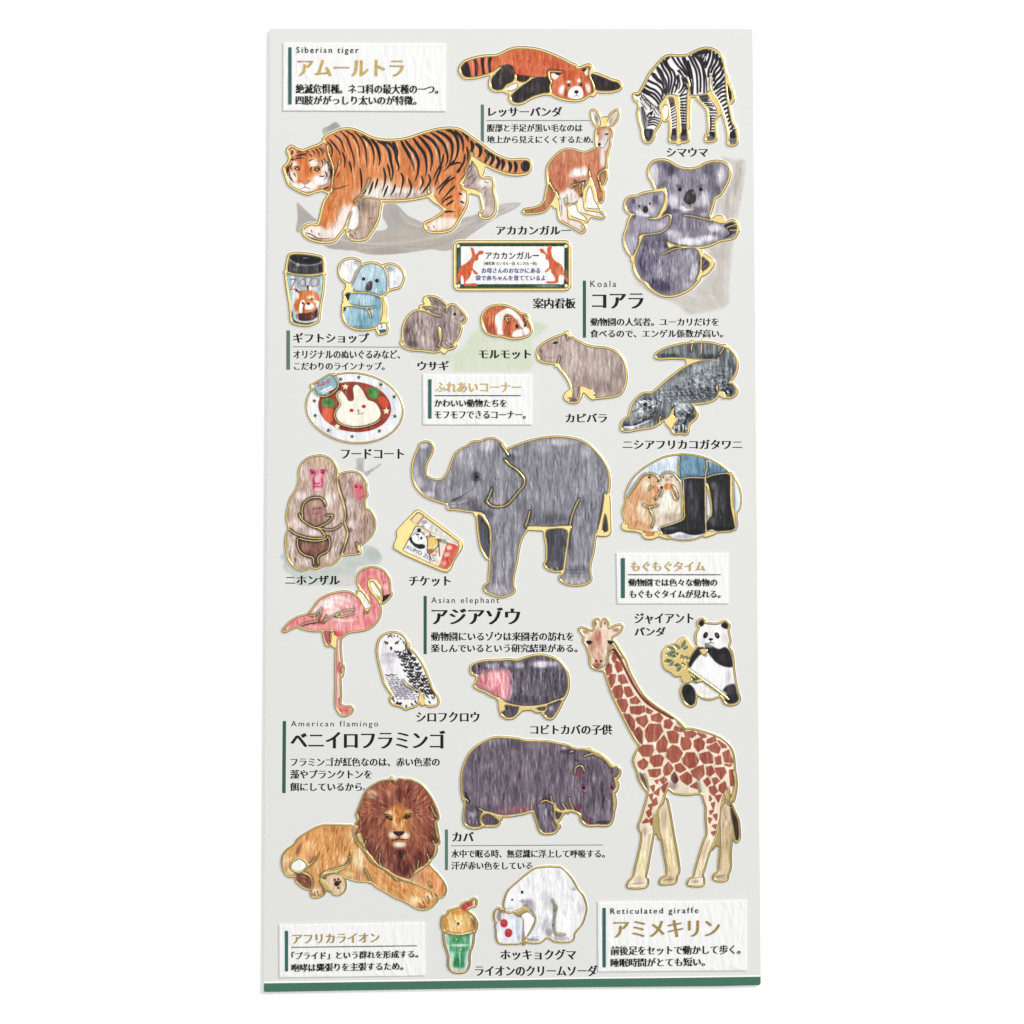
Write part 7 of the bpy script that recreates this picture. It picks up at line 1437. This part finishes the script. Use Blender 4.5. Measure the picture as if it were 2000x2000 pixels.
A.b(480, 150, 130, 40, '8d848e', .7).b(650, 190, 140, 60, '5c525e', .7).b(900, 190, 110, 40, '857b86', .6).b(1190, 220, 40, 24, 'bdb8c0', .8).b(1200, 260, 60, 26, '4a414c', .7).b(160, 480, 40, 180, '93899a', .7).b(400, 500, 180, 160, '776c78', .6).b(800, 500, 180, 180, '7a6f7b', .6).b(600, 700, 200, 90, '655a66', .6).b(750, 860, 130, 40, 'a0666c', .85).b(560, 880, 110, 36, '94646c', .8).b(420, 850, 80, 40, '5a4d58', .7).b(1000, 740, 60, 60, '4c424d', .7).b(1150, 700, 80, 100, '786c78', .6).b(1130, 850, 50, 30, '94646a', .7).b(1250, 860, 60, 26, '945a62', .7).b(960, 900, 50, 90, '8a8a98', .7).b(1000, 1080, 80, 24, '4a424e', .7).b(910, 900, 20, 110, '403845', .7).b(220, 920, 50, 30, 'b0aab4', .6).b(220, 850, 60, 40, '443c48', .8).b(230, 1020, 80, 24, '453c47', .7).b(1420, 320, 60, 24, '9a919c', .7).b(1500, 420, 100, 90, '5f5561', .6).b(1580, 650, 100, 180, '5a505c', .6).b(1400, 640, 30, 50, 'a8727c', .8).b(1680, 620, 20, 50, '7c3c4c', .7).b(1350, 480, 40, 50, '844c56', .8).b(1330, 850, 70, 50, '6c323e', .6).b(1500, 920, 50, 50, '8d838e', .7).b(1650, 930, 40, 60, '8b818c', .6).b(1430, 970, 70, 40, '6a4450', .8).b(1600, 1000, 90, 24, '3a313c', .8).b(1720, 470, 30, 40, '8d8278', .7).b(1690, 470, 24, 24, '4a3c44', .8).b(1270, 560, 50, 120, '857a86', .5)
A.hair("200 330 420 140 900 170 1300 260 1280 700 1060 740 880 850 560 910 340 860 150 700 140 500", 760, 14, 87, 'a89ea9 3d343f c0b8c2 544a56 8d838f 2c242e', 1.2, .5, 9).hair("1300 300 1500 300 1660 430 1700 900 1640 1010 1430 1000 1330 850 1270 600", 330, 13, 87, 'a89ea9 3d343f c0b8c2 544a56', 1.2, .5, 9).hair("900 800 1080 800 1080 1080 950 1070", 90, 11, 88, 'b5b2be 2c2630 8a8692', 1.1, .55, 9).hair("170 800 300 850 300 1030 170 1000", 70, 11, 88, 'b5aeb8 2c2630 8a8290', 1.1, .55, 9).hair("480 840 860 830 860 870 600 915", 50, 10, 88, 'c88a90 7a4048', 1.1, .5, 8)
A.e(1395, 635, 18, 22, '1a1016', part='eye').e(1690, 632, 12, 20, '2a141c', part='eye').b(1395, 600, 30, 20, '8a5560', .6).l("1370 610 1395 598 1420 615/1380 670 1400 690 1425 690", 2, '4a2c36', 1)
A.f("1320 500 1340 450 1370 430 1395 470 1370 510 1345 530", '7c4550', 2.5, part='ear').l("1310 230 1290 210 1250 200/1300 340 1330 360 1360 340", 3, '2c242e', 1.5, op=.7).l("950 770 1000 745 1050 760/1000 640 990 700", 3, '2c242e', 1.5, op=.6).l("1390 880 1420 930 1440 980/1380 950 1460 1010 1540 1000 1620 1005", 2.2, '3a2c36', 1, op=.7)
A.l("200 990 210 1035/240 1000 245 1040/275 1000 275 1035/960 1060 970 1095/1000 1070 1005 1102/1045 1065 1050 1095", 2, 'b5aeb8', 1, op=.7)
A.l("160 690 180 750 200 780", 3, '1c161e').l("345 900 330 980", 3, '3a2028', op=.8)
A.g("300 855 380 895 460 920 520 950/330 900 310 960 325 1030/145 745 190 785/945 790 990 770 1040 785 1080 820 1090 900 1090 980 1130 1040/1050 720 1060 770 1080 810/1090 820 1130 870 1170 900/1170 800 1200 850 1230 880/1245 745 1260 810 1290 870/1400 310 1440 290 1500 280/1450 245 1500 280 1580 320 1640 370 1690 430/1305 490 1305 440 1340 405 1380 415 1405 470/1250 262 1290 250/1710 540 1735 600 1720 660/1695 700 1710 780 1700 860", 2.6).ga("1095 790 1130 860 1180 890 1150 900 1110 890 1090 840")
A.sticker('hippo_sticker', 'big grey purple hippo facing right, between the lion and the giraffe', main=N, rim=5, fib=.09, nest={'eye': N, 'ear': N})

# ---------------------------------------------------------------- lion cream soda
A = Art(840, 1680, 5.52)
N = 'soda_glass'
A.reg("165 775 240 795 320 795 400 785 455 765 455 850 440 930 420 970 410 1040 410 1120 380 1180 320 1195 250 1185 210 1130 210 1040 190 960 170 900 160 830", 'dfe8e4', N)
A.reg("190 590 220 550 280 530 340 520 400 560 450 600 480 650 490 710 470 750 400 775 320 790 240 785 170 760 140 720 135 660 150 610", 'eac07c', 'ice_cream')
A.reg("350 490 390 460 440 445 460 430 470 470 440 490 400 510 380 540 360 540 340 515", 'c85062', 'straw').reg("470 425 485 430 482 475 470 475", 'ead9a0', 'straw')
A.f("200 810 300 815 440 800 430 930 400 980 390 1060 370 1150 290 1160 240 1130 230 1040 210 950", '5da878', 5, part='green_soda')
A.b(280, 860, 60, 36, '3f9060', .8).b(400, 830, 30, 40, '52a070', .8).b(190, 850, 24, 60, '9fb4a8', .8).b(320, 915, 110, 14, 'e6f2ea', .8).b(320, 960, 90, 26, '3f9462', .8).b(290, 1100, 50, 60, '22784a', .9).b(350, 1080, 30, 90, '338a58', .8).b(240, 1050, 18, 90, 'dcebe2', .9).b(320, 1060, 10, 100, 'c9e4d2', .8).b(390, 1090, 20, 80, 'c4cfd4', .8).b(300, 1180, 80, 14, 'b8c0c4', .8).b(440, 850, 14, 80, 'f3f6f4', .9)
A.hair("180 800 440 800 400 1000 380 1150 240 1150 220 980", 70, 10, 88, 'e9f5ee 2c7c50 a8d4b8 4a9c6c', 1.1, .55, 6)
A.b(160, 680, 36, 90, 'c8924c', .9).b(460, 690, 30, 70, 'd89a54', .8).b(310, 560, 110, 30, 'd8984c', .7).b(300, 680, 90, 70, 'f6dda4', .9).b(230, 740, 40, 40, 'f3d498', .7).hair("150 620 280 530 470 640 480 740 320 780 160 740", 100, 9, 88, 'fdf0cc c8863c f3d494 a86c30', 1.1, .6, 8)
A.l("190 640 200 720 210 760/160 600 170 650/260 560 290 540/390 560 420 600/440 620 460 680", 2.4, 'b87838', 1.4, op=.7).e(304, 680, 16, 13, '4a2c18', part='nose').l("304 690 290 704/304 690 322 704", 1.4, '6a4020').e(270, 655, 6, 6, '3a2414').e(340, 655, 6, 6, '3a2414')
A.hair("350 480 450 450 400 510 360 530", 16, 6, 70, 'e88a96 9a2c3c', 1.2, .6)
A.e(285, 850, 8, 10, 'dcd88a').e(330, 960, 8, 10, 'dcd88a')
A.g("160 770 240 795 330 800 420 785 470 760", 2.6).g("480 660 490 690/470 690 480 720/455 640 470 650", 1.8)
A.sticker('cream_soda_sticker', 'glass of green cream soda with lion face ice cream, left of the polar bear', main=N, rim=5, fib=.06, nest={'nose': 'ice_cream'})

# ---------------------------------------------------------------- polar bear
A = Art(840, 1680, 5.52)
N = 'polar_bear'
A.reg("1080 130 1140 95 1240 80 1340 80 1410 90 1470 140 1530 220 1580 310 1630 370 1660 440 1675 520 1660 600 1630 680 1580 740 1545 790 1540 840 1500 865 1420 870 1340 860 1310 835 1250 825 1220 850 1180 875 1100 880 1040 865 1030 830 1070 800 1110 720 1130 660 1120 600 1080 560 1040 520 1000 500 950 530 880 550 830 545 805 510 805 460 820 400 850 330 900 280 980 210", 'efeff0', N)
A.reg("720 760 715 690 755 630 750 580 790 545 840 580 900 570 930 600 985 610 1000 640 1000 760 995 850 960 885 860 890 760 885 725 840", 'e6e9ef', 'ice_block', smooth=3)
A.reg("705 560 730 530 745 560 750 620 720 660 700 620", 'e3dfdc', 'ice_block')
A.reg("985 590 1050 560 1110 610 1120 650 1080 740 1050 800 1025 820 1010 760 1005 640", 'fbfaf6', 'paper_window')
A.b(1060, 460, 60, 50, '8d868e', .85).b(1100, 520, 40, 70, 'b5afb8', .8).b(1000, 440, 40, 20, '9a949c', .7).b(1260, 420, 60, 110, 'c5c4ca', .6).b(1250, 700, 60, 90, 'b9b7be', .7).b(1330, 540, 24, 110, 'aeacb4', .7).b(1280, 780, 40, 50, '8d8890', .8).b(1440, 600, 110, 110, 'f8f8f8', .8).b(1150, 740, 60, 90, 'e0dfe2', .7).b(1100, 855, 80, 20, '8a8288', .8).b(1400, 840, 110, 30, 'a9a4aa', .7).b(1620, 500, 40, 110, 'd0cdd0', .7).b(1550, 310, 30, 20, 'a9a6aa', .7).b(1200, 200, 110, 80, 'f8f8f8', .7).b(1420, 200, 80, 80, 'e2e2e5', .6).b(880, 420, 60, 80, 'fbfbfb', .8).b(860, 520, 50, 20, 'cfccd0', .8)
A.hair("830 400 1080 150 1400 100 1580 320 1660 520 1560 760 1320 840 1320 560 1150 560 980 460", 330, 14, 84, 'ffffff b0aeb6 d3d2d7 96939c', 1.2, .5, 10).hair("1130 560 1330 520 1300 780 1100 860 1040 850", 110, 13, 92, 'ffffff b0aeb6 8d8a94 dddce0', 1.2, .5, 8)
A.e(993, 343, 15, 18, '1f1d22', part='eye').e(885, 425, 13, 10, '2a282c').e(800, 530, 18, 22, '17161a', -30, part='nose').l("820 545 880 555 950 530", 1.6, '8a868c')
A.e(797, 678, 42, 46, 'c23a42', part='printed_dot').e(845, 782, 44, 48, 'c23a42', part='printed_dot').b(785, 665, 18, 20, 'dd7a80', .6).b(830, 770, 16, 18, 'dd7a80', .6).b(855, 800, 20, 20, '9a2430', .6)
A.b(940, 700, 30, 90, 'b5c2d0', .8).b(880, 600, 60, 30, 'd3dae2', .7).b(770, 800, 40, 60, 'f6f8fa', .8).b(780, 600, 30, 30, 'e8c8ca', .6).b(960, 830, 20, 40, 'a9b8c8', .7).hair("730 640 980 620 980 860 740 860", 60, 11, 88, 'ffffff b4c0cc d5dde4', 1.2, .55, 6).hair("705 560 745 560 730 640", 12, 5, 80, '9a9490 ffffff', 1, .6)
A.l("1100 830 1170 820/1060 850 1160 860/1350 800 1360 850/1480 830 1500 860", 2, '8a848a', 1, op=.6)
A.g("1020 490 1060 530 1110 590 1130 640 1100 720 1050 800 1020 830/1320 430 1345 490 1350 540 1335 640 1330 700/915 560 945 590 1000 610 1015 660 1010 760 1005 880/740 520 770 540 800 560/760 540 740 600 750 640/1330 700 1350 790 1450 800/1360 500 1345 540", 2)
A.ga("940 580 1000 540 1040 540 1060 560 990 590 960 600").ga("985 598 1005 640 1008 800 1000 880 1020 870 1020 640")
A.reg("990 592 1050 562 1105 610 1115 650 1078 740 1048 796 1028 815 1016 760 1012 640", 'fbfaf6', 'paper_window')
A.sticker('polar_bear_sticker', 'white polar bear bending over an ice block with two red spots', main=N, rim=3.8, fib=.05, nest={'eye': N, 'nose': N, 'printed_dot': 'ice_block'})
